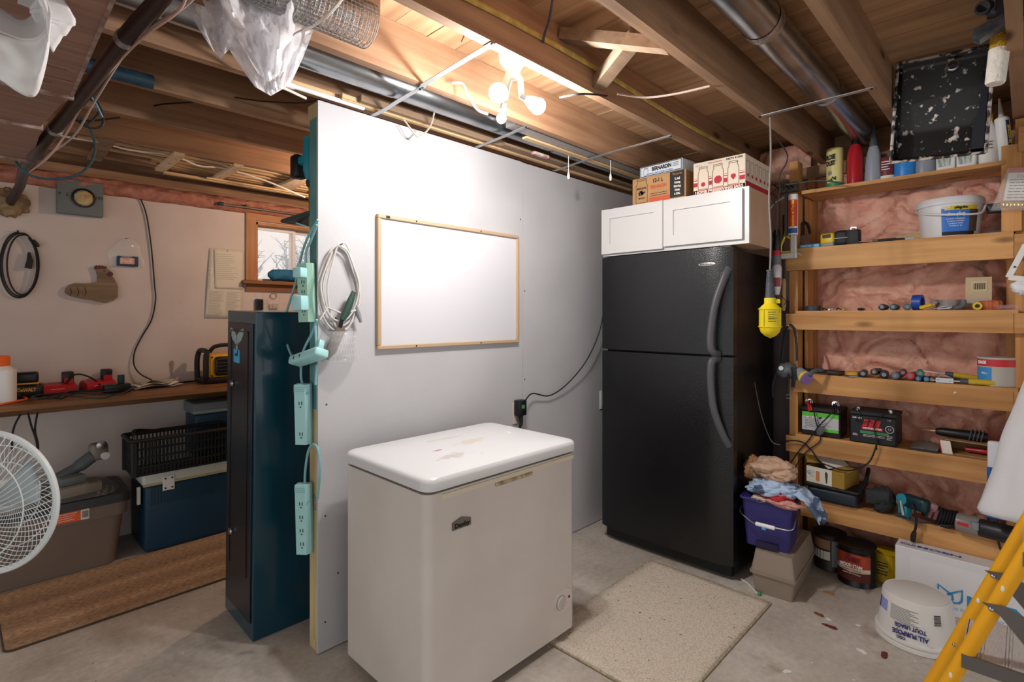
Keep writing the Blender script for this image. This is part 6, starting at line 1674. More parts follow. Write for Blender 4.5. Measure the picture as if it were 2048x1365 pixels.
for dy in (-.004, .004): G().cyl((-.03, -.042 + dy, .012), (-.046, -.046 + dy, .008), .002, n=6).o('prong', STEEL, t)
G().rbox(.02, .045, -.03, -.01, .0, .03, .004, 1).o('red_switch', RED_PL, t)
# heat gun
t = thing('heat_gun', 'grey and black barrel-shaped power tool lying on the lowest shelf', 'power tool', spos(1915, 4, 3.19) + Vector((0, 0, .044)), rz=-100)
G().lathe([(.04, 0), (.043, .004), (.043, .075), (.04, .08)], 24, axis='x').o('clear_collar', mat('smoky_grey', '86827e', .3), t)
G().lathe([(.037, .078), (.04, .085), (.04, .24), (.034, .27)], 24, axis='x').o('barrel', mat('gun_black', '232326', .4), t)
G().tube(spl([(.12, .02, .02), (.115, .03, .06), (.11, .035, .10)], 5), .019, 12).o('handle', mat('gun_black', '232326', .4), t)
G().lathe([(.021, .06), (.021, .075)], 14, c=(.113, .032, 0)).o('handle_ring', GREY_PL, t)
G().box(.01, .05, -.044, -.0425, .0, .014).o('red_mark', INK_RED, t, smooth=False)
G().rbox(.06, .085, -.046, -.03, -.005, .03, .003, 1).o('tab', GREY_PL, t)
lead([(1985, 1055), (1994, 1075), (2000, 1095), (2006, 1110), (2012, 1130)], 'black tool cord dropping past the right end of the lowest shelf', x=3.18, r=.005)

# ================================================================ LEFT POST OF THE SHELVES
PXX = 3.19
def fp(u, v, x=PXX): return at(u, v, x=x)
# nail strip carrying the tools
o = fp(1575, 375, 3.20)
t = thing('tool_rail', 'short dark rail with hooks beside the top shelf', 'rail', (3.205, o.y, 2.08))
G().box(0, .033, -.05, .055, -.02, .03).o('board', mat('dusty_grey_board', '6a635c', .8, col2='4a443e', scale=40), t, smooth=False)
for y in (.04, -.03, -.005): G().cyl((0, y, .0), (-.09, y, .006), .0035, n=8).o('hook', DARK_MET, t)
# caulking gun with cartridge
o = fp(1586, 390, 3.14)
t = thing('caulking_gun', 'yellow caulking gun loaded with a red and white cartridge', 'caulking gun', (3.14, o.y, o.z - .0), rz=-90)
zl = fp(1586, 472, 3.14).z - o.z
G().lathe([(.0245, zl + .004), (.0245, 0), (.022, .002)], 20).o('cartridge', WHITE_PL, t)
band(.0248, .0248, zl + .05, -.03, -.9, 1.3).o('red_label', mat('cartridge_red', 'd8442c', .45), t)
band(.0249, .0249, zl + .012, zl + .04, -.9, 1.3).o('blue_label', mat('cartridge_blue', '3a5a9a', .45), t)
txt('fenetres et Portes', .019, (.006, -.0256, zl / 2 + .005), mat('cartridge_yellow', 'f0c02a', .5), t, rot=(90, -90, 8), width=.15, bold=.0012)
YG = mat('gun_yellow', 'd8bf3a', .4)
for x in (-.032, -.026): pass
G().tube([(-.034, .0, .01), (-.034, .0, zl + .05), (-.045, .0, zl - .01), (-.062, .0, zl - .05), (-.058, .0, zl - .085), (-.008, .0, zl - .085), (-.008, .0, zl - .02), (-.03, .0, zl + .0)], .006, 8).o('frame', YG, t)
G().rbox(-.07, .02, -.012, .014, zl - .125, zl - .092, .004, 1).o('push_plate', mat('pale_metal', 'c9c8c2', .4, .3), t)
G().rbox(-.012, .018, -.010, .012, zl - .10, zl + .004, .004, 1).o('handle', mat('pale_metal', 'c9c8c2', .4, .3), t)
G().box(-.04, -.026, -.012, .022, zl - .0, .012).o('cradle', mat('dusty_steel', '5a5652', .6, .4), t, smooth=False)
# claw hammer
o = fp(1556, 400, 3.15)
t = thing('claw_hammer', 'claw hammer hanging head-up beside the caulking gun', 'hammer', (3.16, o.y, o.z), rz=-90)
G().tube(spl([(.05, 0, .02), (.02, 0, .01), (-.02, 0, -.01), (-.055, 0, -.055)], 6), [.013] * 7 + [.012] * 6 + [.006] * 6, 10).o('head', STEEL, t)
G().tube([(.0, 0, .0), (.0, 0, -.22)], .008, 8).o('shaft', mat('reddish_handle', '6d3b32', .5), t)
# drill-type screwdriver with red collar
o = fp(1553, 470, 3.12)
t = thing('grease_gun', 'black and grey pump gun with a red collar hanging beside the shelves', 'grease gun', (3.12, o.y, o.z), rz=-90)
z_ = lambda v: at(1553, v, x=3.12).z - o.z
G().lathe([(.018, z_(503)), (.022, z_(495)), (.018, z_(480)), (.02, z_(468)), (.012, z_(460))], 16).o('grip', BLACK_PL, t)
G().lathe([(.0235, z_(512)), (.0235, z_(502))], 18).o('red_collar', RED_PL, t)
G().lathe([(.02, z_(545)), (.023, z_(530)), (.023, z_(512))], 18).o('grey_body', mat('pump_grey', '6e6f74', .45), t)
t = thing('glue_bottle', 'upside-down white glue bottle with a red label hanging by the post', 'bottle', at(1554, 545, x=3.10), rz=-90)
z_ = lambda v: at(1554, v, x=3.10).z - t.location.z
G().lathe([(.012, z_(590)), (.02, z_(575)), (.023, z_(555)), (.024, z_(536)), (.016, z_(530))], 18).o('body', mat('translucent_white', 'cfccd2', .35), t)
band(.0215, .0235, z_(574), z_(556), -1.2, 1.2).o('red_label', mat('brown_red_label', '8a3a3a', .5), t)
G().lathe([(.009, z_(605)), (.010, z_(592))], 12).o('cap', BLACK_PL, t)
# wooden handled file
o = fp(1566, 560, 3.15)
t = thing('wooden_file', 'file with a worn wooden handle hanging along the post', 'file', (3.16, o.y, o.z), rz=-90)
z_ = lambda v: at(1566, v, x=3.15).z - o.z
G().lathe([(.007, z_(622)), (.013, z_(610)), (.012, z_(585)), (.013, z_(565)), (.009, z_(558))], 14).o('handle', mat('worn_wood_handle', 'b08a62', .6), t)
G().tube([(0, 0, z_(558)), (0, 0, z_(430))], .005, 8).o('blade', DARK_MET, t)
G().tube(spl([(-.012, -.005, z_(590)), (.0, -.018, z_(595)), (.014, -.008, z_(602)), (.006, -.016, z_(612))], 5), .0015, 5).o('tie_wire', DARK_MET, t)
# trouble light hanging from the strap
LX, LY = 2.47, .818
t = thing('work_light', 'yellow caged work light hanging on a cord before the refrigerator', 'work light', (LX, LY, 1.264), rz=-60)
YW = mat('worklight_yellow', 'd9c418', .35)
G().lathe([(.006, 0), (.022, .006), (.038, .022), (.045, .045), (.045, .125), (.046, .128), (.03, .145), (.024, .15), (.024, .175)], 24).o('guard', YW, t)
for z in (.048, .126): G().tube([(.047 * math.cos(a_), .047 * math.sin(a_), z) for a_ in [2 * PI * k / 24 for k in range(24)]], .0025, 6, closed=True).o('guard_ring', YW, t)
for k in range(4):
    a_ = PI / 4 + PI / 2 * k
    G().tube([(.047 * math.cos(a_), .047 * math.sin(a_), .126), (.047 * math.cos(a_), .047 * math.sin(a_), .048), (.03 * math.cos(a_), .03 * math.sin(a_), .012), (0, 0, -.002)], .0025, 6).o('guard_wire', YW, t)
G().rbox(.018, .04, -.012, .012, .15, .17, .003, 1).o('clasp', YW, t)
G().lathe([(.022, .175), (.02, .19), (.017, .24), (.013, .29), (.0155, .292), (.0155, .30)], 18).o('grip', mat('grip_rubber', '3c4248', .5), t)
for k in range(6): G().lathe([(.0165 - .0005 * k, .245 + .007 * k), (.0175 - .0005 * k, .247 + .007 * k), (.0165 - .0005 * k, .249 + .007 * k)], 16, cap=False).o('grip_rib', mat('grip_rubber', '3c4248', .5), t)
G().box(-.016, .018, -.0458, -.0445, .085, .087).o('print_rule', INK, t, smooth=False)
lines(-.018, .016, .112, 5, .010, -.0452, mat('dull_print', '6d6420', .6), t, .003, 8)
z_ = lambda v: at(1538, v, x=LX).z - 1.264
G().tube(spl([(0, 0, .30), (.003, 0, .45), (-.004, 0, .62), (.003, 0, .8), (0, 0, ZJ - .002 - 1.264)], 8), .004, 8).o('cord', mat('grey_cord', '7a7672', .5), t)
# twisted wire bundle from the strap to the tools
lead([(1542, 250), (1548, 262), (1560, 285), (1570, 300), (1575, 312), (1572, 328), (1562, 345), (1558, 362), (1560, 378), (1556, 400), (1555, 430), (1553, 470)], 'kinked dark wire drooping from the strap to the tool rail', x=2.9, r=.0035, m_=mat('kinked_wire', '2c2a28', .5))
lead([(1485, 385), (1500, 395), (1515, 408), (1528, 418), (1533, 412), (1530, 400), (1545, 385), (1565, 372), (1600, 366), (1640, 362), (1690, 366)], 'dark green wire running from the jar carton past the tin', x=3.05, r=.0038, m_=mat('dark_green_wire', '1f2e26', .5))
lead([(1493, 640), (1497, 690), (1508, 760), (1520, 820), (1532, 860), (1545, 885), (1560, 890)], 'thin wire hanging along the refrigerator side', x=3.0, r=.0028, m_=mat('grey_wire_thin', '5a5658', .5))
# respirator
o = at(1579, 652, x=3.19)
t = thing('respirator', 'grey half-mask respirator hanging by its black straps', 'respirator', o, rz=-90)
def rl(u, v, x=3.12): 
    p = at(u, v, x=x); return Vector((-(p.y - o.y), p.x - o.x, p.z - o.z))
RM = mat('respirator_grey', '55585e', .5)
G().tube(spl([rl(1563, 725), rl(1566, 690, 3.14), rl(1572, 662, 3.17), rl(1580, 650, 3.185), rl(1589, 662, 3.17), rl(1593, 690, 3.14), rl(1594, 722)], 6), .006, 6, flat=.4).o('strap', BLACK_RUB, t)
g = blob((0, 0, 0), (.055, .045, .045), 5, .18)
c_ = rl(1574, 742, 3.11); g.v = [p + c_ for p in g.v]; g.o('facepiece', RM, t, ang=180)
G().cyl(rl(1562, 737, 3.07), rl(1562, 737, 3.055), .012, n=14).o('valve', STEEL, t)
cc = rl(1604, 752, 3.10)
G().cyl(cc + Vector((-.02, .01, .012)), cc + Vector((.03, -.02, -.012)), .034, n=20).o('filter_body', mat('filter_grey', '8f9094', .5), t)
G().cyl(cc + Vector((.012, -.01, -.004)), cc + Vector((.022, -.016, -.009)), .0348, n=20).o('yellow_ring', YELLOW, t)
G().cyl(cc + Vector((.024, -.017, -.0095)), cc + Vector((.032, -.022, -.0125)), .0348, n=20).o('purple_ring', mat('filter_purple', '8a6cae', .5), t)
G().tube(spl([rl(1585, 735, 3.06), rl(1588, 752, 3.06), rl(1586, 775, 3.07)], 5), .010, 6, flat=.3).o('strap', BLACK_RUB, t)
G().tube(spl([rl(1576, 748, 3.07), rl(1577, 770, 3.08), rl(1577, 790, 3.08)], 5), .006, 6, flat=.4).o('strap', BLACK_RUB, t)
G().tube([rl(1573, 790, 3.08), rl(1582, 790, 3.08), rl(1582, 797, 3.08), rl(1573, 797, 3.08)], .0016, 6, closed=True).o('buckle', STEEL, t)
G().tube(spl([rl(1552, 745, 3.09), rl(1545, 770, 3.08), rl(1545, 795, 3.08)], 5), .006, 6, flat=.4).o('strap', BLACK_RUB, t)
G().tube(spl([rl(1618, 752, 3.08), rl(1628, 742, 3.1), rl(1645, 740, 3.15)], 5), [.012] * 5 + [.010] * 6, 8).o('inlet', mat('filter_blue_grey', '4c5660', .5), t)
G().cyl((0, .01, 0), (0, -.02, .002), .004, n=8).o('nail', STEEL, t)

# ================================================================ RIGHT SIDE ABOVE: PAINT TRAY AND ROLLER
TRAY = bpy.data.materials.new('paint_crusted_black'); TRAY.use_nodes = True
nt = TRAY.node_tree; b = nt.nodes['Principled BSDF']; b.inputs['Roughness'].default_value = .35
tc = nt.nodes.new('ShaderNodeTexCoord'); n1 = nt.nodes.new('ShaderNodeTexNoise'); n1.inputs['Scale'].default_value = 38; n1.inputs['Detail'].default_value = 6
nt.links.new(tc.outputs['Object'], n1.inputs['Vector'])
r = nt.nodes.new('ShaderNodeValToRGB'); r.color_ramp.elements[0].position = .60; r.color_ramp.elements[0].color = lin('0c0c0e'); r.color_ramp.elements[1].position = .67; r.color_ramp.elements[1].color = lin('cfc4bc')
nt.links.new(n1.outputs['Fac'], r.inputs[0]); nt.links.new(r.outputs[0], b.inputs['Base Color'])
TRB = mat('tray_black', '111114', .35)
p = at(1872, 300, x=2.72)
t = thing('paint_tray', 'black paint tray crusted with white paint hanging from the ceiling', 'paint tray', (2.72, p.y, 2.0), rz=-90 + 3, ry=3.5)
W2 = .15; TH_ = .41
def trayf(u, v):   # v up; shallow ramp above, deep well below
    d = .012 + (.058 if v < .32 else .058 - .05 * (v - .32) / .68)
    if v < .03: d *= v / .03
    if v > .97: d *= max(0, (1 - v) / .03)
    if u < .05: d *= u / .05
    if u > .95: d *= (1 - u) / .05
    return ((u - .5) * 2 * W2, d, v * TH_)
G().grid(trayf, 40, 40).o('pan', TRAY, t, solid=.003, ang=50)
for s_ in (-1, 1): G().tube([(s_ * W2, -.002, 0), (s_ * W2, -.002, TH_)], .006, 8).o('rim', mat('crusted_rim', 'b5aaa2', .6, col2='1a1a1c', scale=40, lo=.45, hi=.55), t)
G().tube([(-W2, -.002, 0), (W2, -.002, 0)], .006, 8).o('rim', mat('crusted_rim', 'b5aaa2', .6, col2='1a1a1c', scale=40, lo=.45, hi=.55), t)
G().tube([(-W2, -.002, TH_), (W2, -.002, TH_)], .006, 8).o('rim', mat('crusted_rim', 'b5aaa2', .6, col2='1a1a1c', scale=40, lo=.45, hi=.55), t)
G().lathe([(.016, -.006), (.021, -.004), (.021, .012), (.016, .012), (.016, -.006)], 20, c=(.03, 0, TH_ - .05), axis='y', cap=False).o('eyelet', STEEL, t)
G().prism([(W2 - .045, 0.02), (W2 - .008, .02), (W2 - .008, TH_ - .09), (W2 - .03, TH_ - .09), (W2 - .03, .16), (W2 - .045, .13)], .004, .05, 'y').o('side_step', mat('tray_blue_black', '22262e', .35), t, smooth=False)
# roller
t = thing('paint_roller', 'yellow paint roller dipped in white hanging above the tray edge', 'paint roller', at(1990, 168, x=2.42), rz=-60, ry=6)
ztop = at(1985, -20, x=2.42).z - t.location.z
zm = at(1990, 100, x=2.42).z - t.location.z
G().lathe([(.024, 0), (.027, .006), (.028, zm)], 24).o('painted_sleeve', mat('dried_white_paint', 'dcd6cc', .7, bump=.9, bscale=60), t)
G().lathe([(.027, zm), (.027, ztop)], 24).o('yellow_sleeve', mat('yellow_nap', 'c79a24', .95, bump=1.0, bscale=220, col2='dab040', scale=120), t)
# grey tray handle across it
a_ = at(1945, 70, x=2.30); b__ = at(2075, 15, x=2.30)
t = thing('metal_tray', 'scuffed dark grey metal tray hanging at the top right corner', 'tray', (2.30, a_.y, a_.z), rz=-90)
GM = mat('scuffed_gunmetal', '4c525a', .4, .5, col2='7a828a', scale=18, lo=.5, hi=.75)
dx = a_.y - b__.y; dz = b__.z - a_.z
G().prism([(0, -.02), (.005, .012), (dx * .5, dz * .5 + .02), (dx + .03, dz + .03), (dx + .03, dz - .012), (dx * .5, dz * .5 - .018), (.018, -.03)], -.02, .02, 'y').o('rail', GM, t, smooth=False)
q = at(1965, 18, x=2.28)
G().tube([(a_.y - q.y, -.04, q.z - a_.z - .005), (a_.y - q.y + .03, .04, q.z - a_.z + .02)], .021, 18).o('tube', GM, t)
G().lathe([(.0145, -.0405), (.0145, -.042)], 16, c=(a_.y - q.y, 0, q.z - a_.z - .005), axis='y').o('tube_bore', BLACK_PL, t)
G().box(.035, .13, -.012, .0, .035, .16).o('plate', GM, t, smooth=False)
G().tube([(.05, -.016, .05), (.06, -.016, .15)], .007, 8).o('rod', STEEL, t)
# package of hardware on the right post
o = at(2015, 340, x=3.17)
t = thing('hardware_package', 'clear package of brass hooks with a white card on the right post', 'package', (3.185, o.y - .06, o.z), rz=-90, ry=8)
G().box(-.055, .12, -.004, .0, -.02, .0).o('red_header', INK_RED, t, smooth=False)
G().box(-.055, .12, -.006, -.001, -.14, -.02).o('card', LBL, t, smooth=False)
lines(-.045, .11, -.05, 7, .013, -.0062, INK_GREY, t, .004, 4)
txt('Crown', .018, (.0, -.0066, -.036), INK_GREY, t, align='CENTER', width=.05)
G().grid(lambda u, v: (-.06 - .03 * v + .2 * u, -.012 - .012 * math.sin(PI * u) * v + .004 * noise.noise((u * 8, v * 8, 1)), -.0 - .185 * v), 14, 12).o('bag', CLEAR, t, solid=.0006)
rr = random.Random(6)
for k in range(12): G().tube([(-.06 + .012 * k + .010 * math.cos(a_), -.012, -.165 + .006 * rr.random() + .010 * math.sin(a_)) for a_ in [2 * PI * j / 10 for j in range(10)]], .003, 5, closed=True).o('brass_hook', mat('brass_bright', 'c9a050', .3, .8), t)
# white shelf bracket
o = at(2020, 555, x=3.17)
t = thing('angle_bracket', 'white painted angle brackets hung on the right post', 'bracket', (3.185, o.y, o.z), rz=-90)
G().obox((-.005, -.004, 0), (.05, -.004, .14), .004, .022, up=(-1, 0, .4)).o('arm', WHITE_PL, t, smooth=False)
G().obox((-.005, -.010, 0), (.10, -.010, -.02), .004, .022, up=(0, 0, 1)).o('arm', WHITE_PL, t, smooth=False)
G().cyl((.015, -.012, .045), (.015, -.002, .045), .004, n=8).o('screw_hole', BLACK_PL, t)
t = thing('white_rag', 'crumpled white rag hung on the right post', 'rag', (3.19, at(2044, 575, x=3.19).y, at(2044, 575, x=3.19).z))
blob((0, 0, 0), (.02, .035, .03), 22, .35).o('cloth', WHITE_BAG, t, ang=180)

# ================================================================ FLOOR, RIGHT SIDE
CASE = mat('beige_case_plastic', '8b7d70', .45)
t = thing('beige_case', 'beige two-part plastic case standing under the purple bucket', 'case', (2.68, .975, 0), rz=-86)
cw_, cd_ = .19, .45
def fl2(w0, d0, w1, d1, z0, z1, r=.012): return off(flare(w0, d0, w1, d1, z0, z1, r), cw_ / 2, cd_ / 2)
fl2(cw_ - .02, cd_ - .02, cw_, cd_, .002, .095).o('base', CASE, t)
fl2(cw_ + .016, cd_ + .016, cw_ + .016, cd_ + .016, .095, .108).o('rim', CASE, t)
fl2(cw_ + .006, cd_ + .006, cw_ - .025, cd_ - .03, .108, .205).o('lid', CASE, t)
fl2(cw_ - .08, cd_ - .10, cw_ - .08, cd_ - .10, .205, .209).o('lid_panel', CASE, t)
t = thing('purple_bucket', 'purple square bucket full of rags on the beige case', 'bucket', (2.70, 1.035, .2105), rz=-84)
PB = mat('purple_plastic', '2e2a6a', .4)
bw_, bd3, bh_ = .235, .235, .235
def fl3(w0, d0, w1, d1, z0, z1, r=.02): return off(flare(w0, d0, w1, d1, z0, z1, r), bw_ / 2, bd3 / 2)
fl3(bw_ - .04, bd3 - .04, bw_ - .006, bd3 - .006, .0, bh_).o('body', PB, t)
G().tube([(x, y, bh_) for x, y in rrect(-.002, bw_ + .002, -.002, bd3 + .002, .02)], .007, 8, closed=True).o('rim', PB, t)
G().box(bw_ * .30, bw_ * .72, .006, .02, .0, .032).o('foot_recess', mat('dark_purple', '17153a', .5), t, smooth=False)
G().tube(spl([(-.006, .10, bh_ - .06), (-.008, .02, bh_ - .075), (.03, -.03, bh_ - .085), (.09, -.035, bh_ - .11), (.17, -.035, bh_ - .105), (.235, -.03, bh_ - .10), (.245, .02, bh_ - .07), (.243, .10, bh_ - .02)], 6), .0032, 8).o('wire_handle', STEEL, t)
G().tube([(.08, -.035, bh_ - .105), (.165, -.035, bh_ - .107)], .010, 12).o('grip', WHITE_PL, t)
G().rbox(.108, .128, -.05, -.035, bh_ - .125, bh_ - .108, .004, 1).o('grip_tab', mat('pale_blue_tab', '4c9ad0', .4), t)
# rags
def rag(name, label, u, v, x, r, seed, m_, flat=1.0, zmin=None, f=2.2):
    c = at(u, v, x=x)
    g = G().sph((0, 0, 0), 1, 48, 30)
    out = []
    for p in g.v:
        rid = abs(noise.noise(p * f + Vector((seed, 1, 2)))); r2 = abs(noise.noise(Vector((p.x * f * 2.4, p.y * f * 1.2, p.z * f * 3.0)) + Vector((seed, 4, 2))))
        k = 1 - .20 * (1 - min(1, rid * 3.2)) - .07 * (1 - min(1, r2 * 3)) + .28 * noise.noise(p * 1.3 + Vector((seed, 0, 0)))
        out.append(Vector((p.x * r[0] * k, p.y * r[1] * k, p.z * r[2] * k)))
    g.v = out
    if zmin is not None: g.v = [Vector((p.x, p.y, max(p.z, zmin - c.z))) for p in g.v]
    t = g.o(name, m_, ang=180); t.location = c
    return tag(t, label, 'rag', 'rags in the purple bucket')
ZB = .2105 + .235 - .02
rag('rag', 'terry beige rag on top of the bucket pile', 1548, 938, 2.83, (.11, .115, .058), 3, mat('beige_terry', 'c6a58c', .95, bump=.5, bscale=200), f=2.4)
rag('rag', 'tan rag at the back left of the bucket pile', 1508, 935, 2.84, (.07, .05, .062), 8, mat('tan_cloth', '9c7350', .95, bump=.3, bscale=120))
rag('rag', 'light blue printed rag across the bucket pile', 1550, 975, 2.80, (.11, .135, .045), 12, mat('blue_print_cloth', 'a9bfdc', .9, col2='465a74', scale=9, lo=.56, hi=.6), f=2.6)
rag('rag', 'bright red rag in the middle of the bucket pile', 1548, 992, 2.76, (.06, .085, .03), 17, mat('red_cloth', 'b8242c', .9), f=2.8)
rag('rag', 'pink checked rag at the bucket front rim', 1566, 1008, 2.735, (.04, .10, .02), 21, mat('pink_check_cloth', 'b57a74', .9, col2='cf9d94', scale=90), f=3)
rag('rag', 'pale cream rag at the bucket front left', 1522, 998, 2.73, (.035, .05, .018), 25, mat('cream_cloth', 'c9b79e', .9), f=3)
t = tag(G().grid(lambda u, v: Vector((2.76 + .14 * v, sy(1575, 2.8) - .02 - .13 * u - .0, .50 - .02 * u + .02 * math.sin(7 * v) - .10 * u * u)) + Vector((.012 * noise.noise((u * 4, v * 4, 3)), 0, .02 * noise.noise((u * 5, v * 5, 7)))), 24, 16).o('rag', mat('blue_print_cloth', 'a9bfdc', .9, col2='465a74', scale=9), ang=180, solid=.004), 'light blue cloth corner hanging over the right bucket rim', 'rag', 'rags in the purple bucket')
# paint cans
def can(label, x, y, r, h, m_, rz=-120, hand=True):
    t = thing('paint_can', label, 'paint can', (x, y, 0), rz=rz)
    G().lathe([(r, 0), (r + .002, .003), (r, .006), (r, h - .006), (r + .003, h - .002), (r + .003, h)], 36).o('body', m_, t)
    G().lathe([(r - .002, h), (r - .004, h - .006), (r - .018, h - .006), (r - .02, h - .001), (0, h - .001)], 36, cap=False).o('lid', mat('dirty_lid', '2c2826', .3, .5, col2='8a8682', scale=30), t)
    return t
t = can('wood stain can with a red and brown label under the shelves', 3.155, .625, .083, .195, mat('can_black', '141416', .35), rz=-102)
band(.0845, .0845, .095, .165, -1.0, 1.15).o('red_label', mat('stain_red', 'b84a2c', .5, col2='8a2f22', scale=6), t)
band(.0845, .0845, .075, .095, -1.0, 1.15).o('cream_label', mat('stain_cream', 'd8c4aa', .5), t)
band(.0845, .0845, .03, .075, -1.0, 1.15).o('brown_label', mat('stain_brown', '5a2418', .5), t)
txt('Rez', .05, (.012, -.086, .142), mat('dark_red_letters', '7a1420', .5), t, width=.075, bold=.002, rot=(90, 0, 8), shear=.3)
txt('WOOD STAIN', .021, (.01, -.0862, .107), INK_WHITE, t, width=.10, bold=.001, rot=(90, 0, 6))
txt('SOLID COLOUR', .011, (.012, -.086, .085), mat('stain_brown', '5a2418', .5), t, width=.085, rot=(90, 0, 6))
txt('TEINTURE OPAQUE', .008, (.012, -.086, .068), INK_WHITE, t, width=.08, rot=(90, 0, 6))
G().tube(spl([(-.088, 0, .15), (-.07, -.06, .165), (0, -.092, .17), (.07, -.06, .165), (.088, 0, .15)], 6), .002, 6).o('wire_handle', DARK_MET, t)
t = can('dark paint can with a white label and tan patch at the back', 3.24, .765, .075, .19, mat('can_dark', '2a2624', .45), rz=-100)
band(.0765, .0765, .115, .165, -1.1, .4).o('tan_patch', mat('tan_patch', '9a7454', .6), t)
band(.0765, .0765, .06, .105, -1.1, .4).o('white_label', LBL, t)
band(.0765, .0765, .03, .165, .5, 1.0).o('silver_strip', GREY_PL, t)
for k in range(4): G().box(-.045 + k * .014, -.043 + k * .014, -.0785 + abs(k - 2) * .002, -.0765, .055, .115).o('drip', INK, t, smooth=False)
t = can('yellow paint can half hidden behind the white carton', 3.29, .53, .06, .145, mat('can_yellow', 'd6b414', .45), rz=-90)
lines(-.04, .03, .10, 5, .014, -.0612, INK, t, .005, 3)
G().tube(spl([(-.062, 0, .12), (-.055, -.045, .10), (-.03, -.07, .08), (0, -.072, .07)], 5), .002, 6).o('wire_handle', STEEL, t)
# faucet carton
t = thing('faucet_carton', 'long white faucet carton with blue lettering under the lowest shelf', 'carton', (3.085, .455, 0), rz=-90)
WM = mat('white_gloss_carton', 'd9d9dc', .45)
G().rbox(0, .78, 0, .105, .001, .262, .003, 1).o('box', WM, t)
MB = mat('faucet_blue', '2f8fc4', .5); PB2 = mat('pale_violet_label', 'b9bcdc', .5)
yy = lambda u, v: (.455 - at(u, v, x=3.085).y, at(u, v, x=3.085).z)
lx, lz_ = yy(1900, 1192)
for s_ in (-1, 1):
    G().tube([(lx + s_ * a, -.001, lz_ + b2) for a, b2 in ((.042, .038), (.006, .014), (-.008, .004), (-.010, -.012), (-.002, -.022), (.014, -.027), (.032, -.022), (.041, -.008))], .0042, 6, closed=True).o('drop_logo', MB, t)
m0, mz = yy(1946, 1203); m1, _ = yy(2040, 1225)
txt('MOEN', .062, ((m0 + m1) / 2 + .005, -.0008, lz_ - .006), MB, t, width=(m1 - m0) + .05, bold=.004)
txt('Buy it for looks. Buy it for life.', .022, (lx + .125, -.0008, lz_ - .052), mat('faucet_blue_light', '6fa8cc', .5), t, width=.31)
txt('MOEN', .03, (.16, .045, .2625), INK_BLUE, t, rot=(0, 0, 0), width=.16, bold=.0012)
txt('SOLD', .03, (.045, .045, .2625), mat('violet_print', '5a4a8a', .5), t, rot=(0, 0, 0), width=.06, bold=.001)
G().box(.36, .52, -.0008, .0, .225, .2622).o('tape_patch', PB2, t, smooth=False)
G().box(.06, .74, -.0005, 0, .02, .225).o('front_panel', mat('white_gloss_carton_2', 'dedee0', .4), t, smooth=False)
G().box(-.0008, 0, .02, .08, .13, .18).o('end_tear', CARD, t, smooth=False)
# inverted pail
t = thing('white_pail', 'upside-down white all-purpose pail on the floor before the carton', 'pail', (2.775, .335, 0), rz=-92)
G().lathe([(.142, 0), (.146, .003), (.146, .018), (.14, .022), (.146, .026), (.146, .034), (.134, .04), (.118, .185), (.112, .195), (.105, .193), (.10, .196), (0, .196)], 48, cap=False).o('body', mat('pail_white_matte', 'd2d0cc', .45), t)
AP = mat('pail_print_blue', '2f3474', .5)
txt('ALL PURPOSE', .027, (-.0, -.1345, .068), AP, t, rot=(83, 180, 0), width=.12, bold=.0012)
txt('TOUT USAGE', .023, (-.0, -.1308, .094), AP, t, rot=(83, 180, 0), width=.105, bold=.001)
txt('CGC', .014, (-.03, -.1375, .048), AP, t, rot=(83, 180, 0), width=.03, bold=.0008)
def pband(a0, a1, z0, z1): return band(.1352 - (z0 - .04) * .11, .1352 - (z1 - .04) * .11, z0, z1, a0, a1)
pband(-1.15, -.75, .115, .16).o('blue_panel', mat('pail_print_violet', '8f93cc', .5), t); pband(-1.25, -1.12, .11, .16).o('navy_panel', AP, t)
g = G()
for k in range(10):
    z = .105 + k * .006
    rr_ = .1356 - (z - .04) * .11
    g.tube([(rr_ * math.sin(a_), -rr_ * math.cos(a_), z) for a_ in [-.6 + .1 * j for j in range(9 - (k % 3))]], .0009, 4)
g.o('fine_print', INK_GREY, t)
g = G()
for k in range(9):
    z = .125 + k * .0045
    rr_ = .1357 - (z - .04) * .11
    g.tube([(rr_ * math.sin(a_), -rr_ * math.cos(a_), z) for a_ in [.62, .72, .82]], .0016 - .0005 * (k % 2), 4)
g.o('barcode', INK, t)
# small red tin
t = thing('small_tin', 'small dull red tin on the floor right of the white pail', 'tin', tuple(at(1912, 1290, z=0)), rz=-90)
G().lathe([(.034, 0), (.034, .06), (.031, .06), (.031, .02)], 24).o('body', mat('dull_red_tin', '7a3034', .45), t)
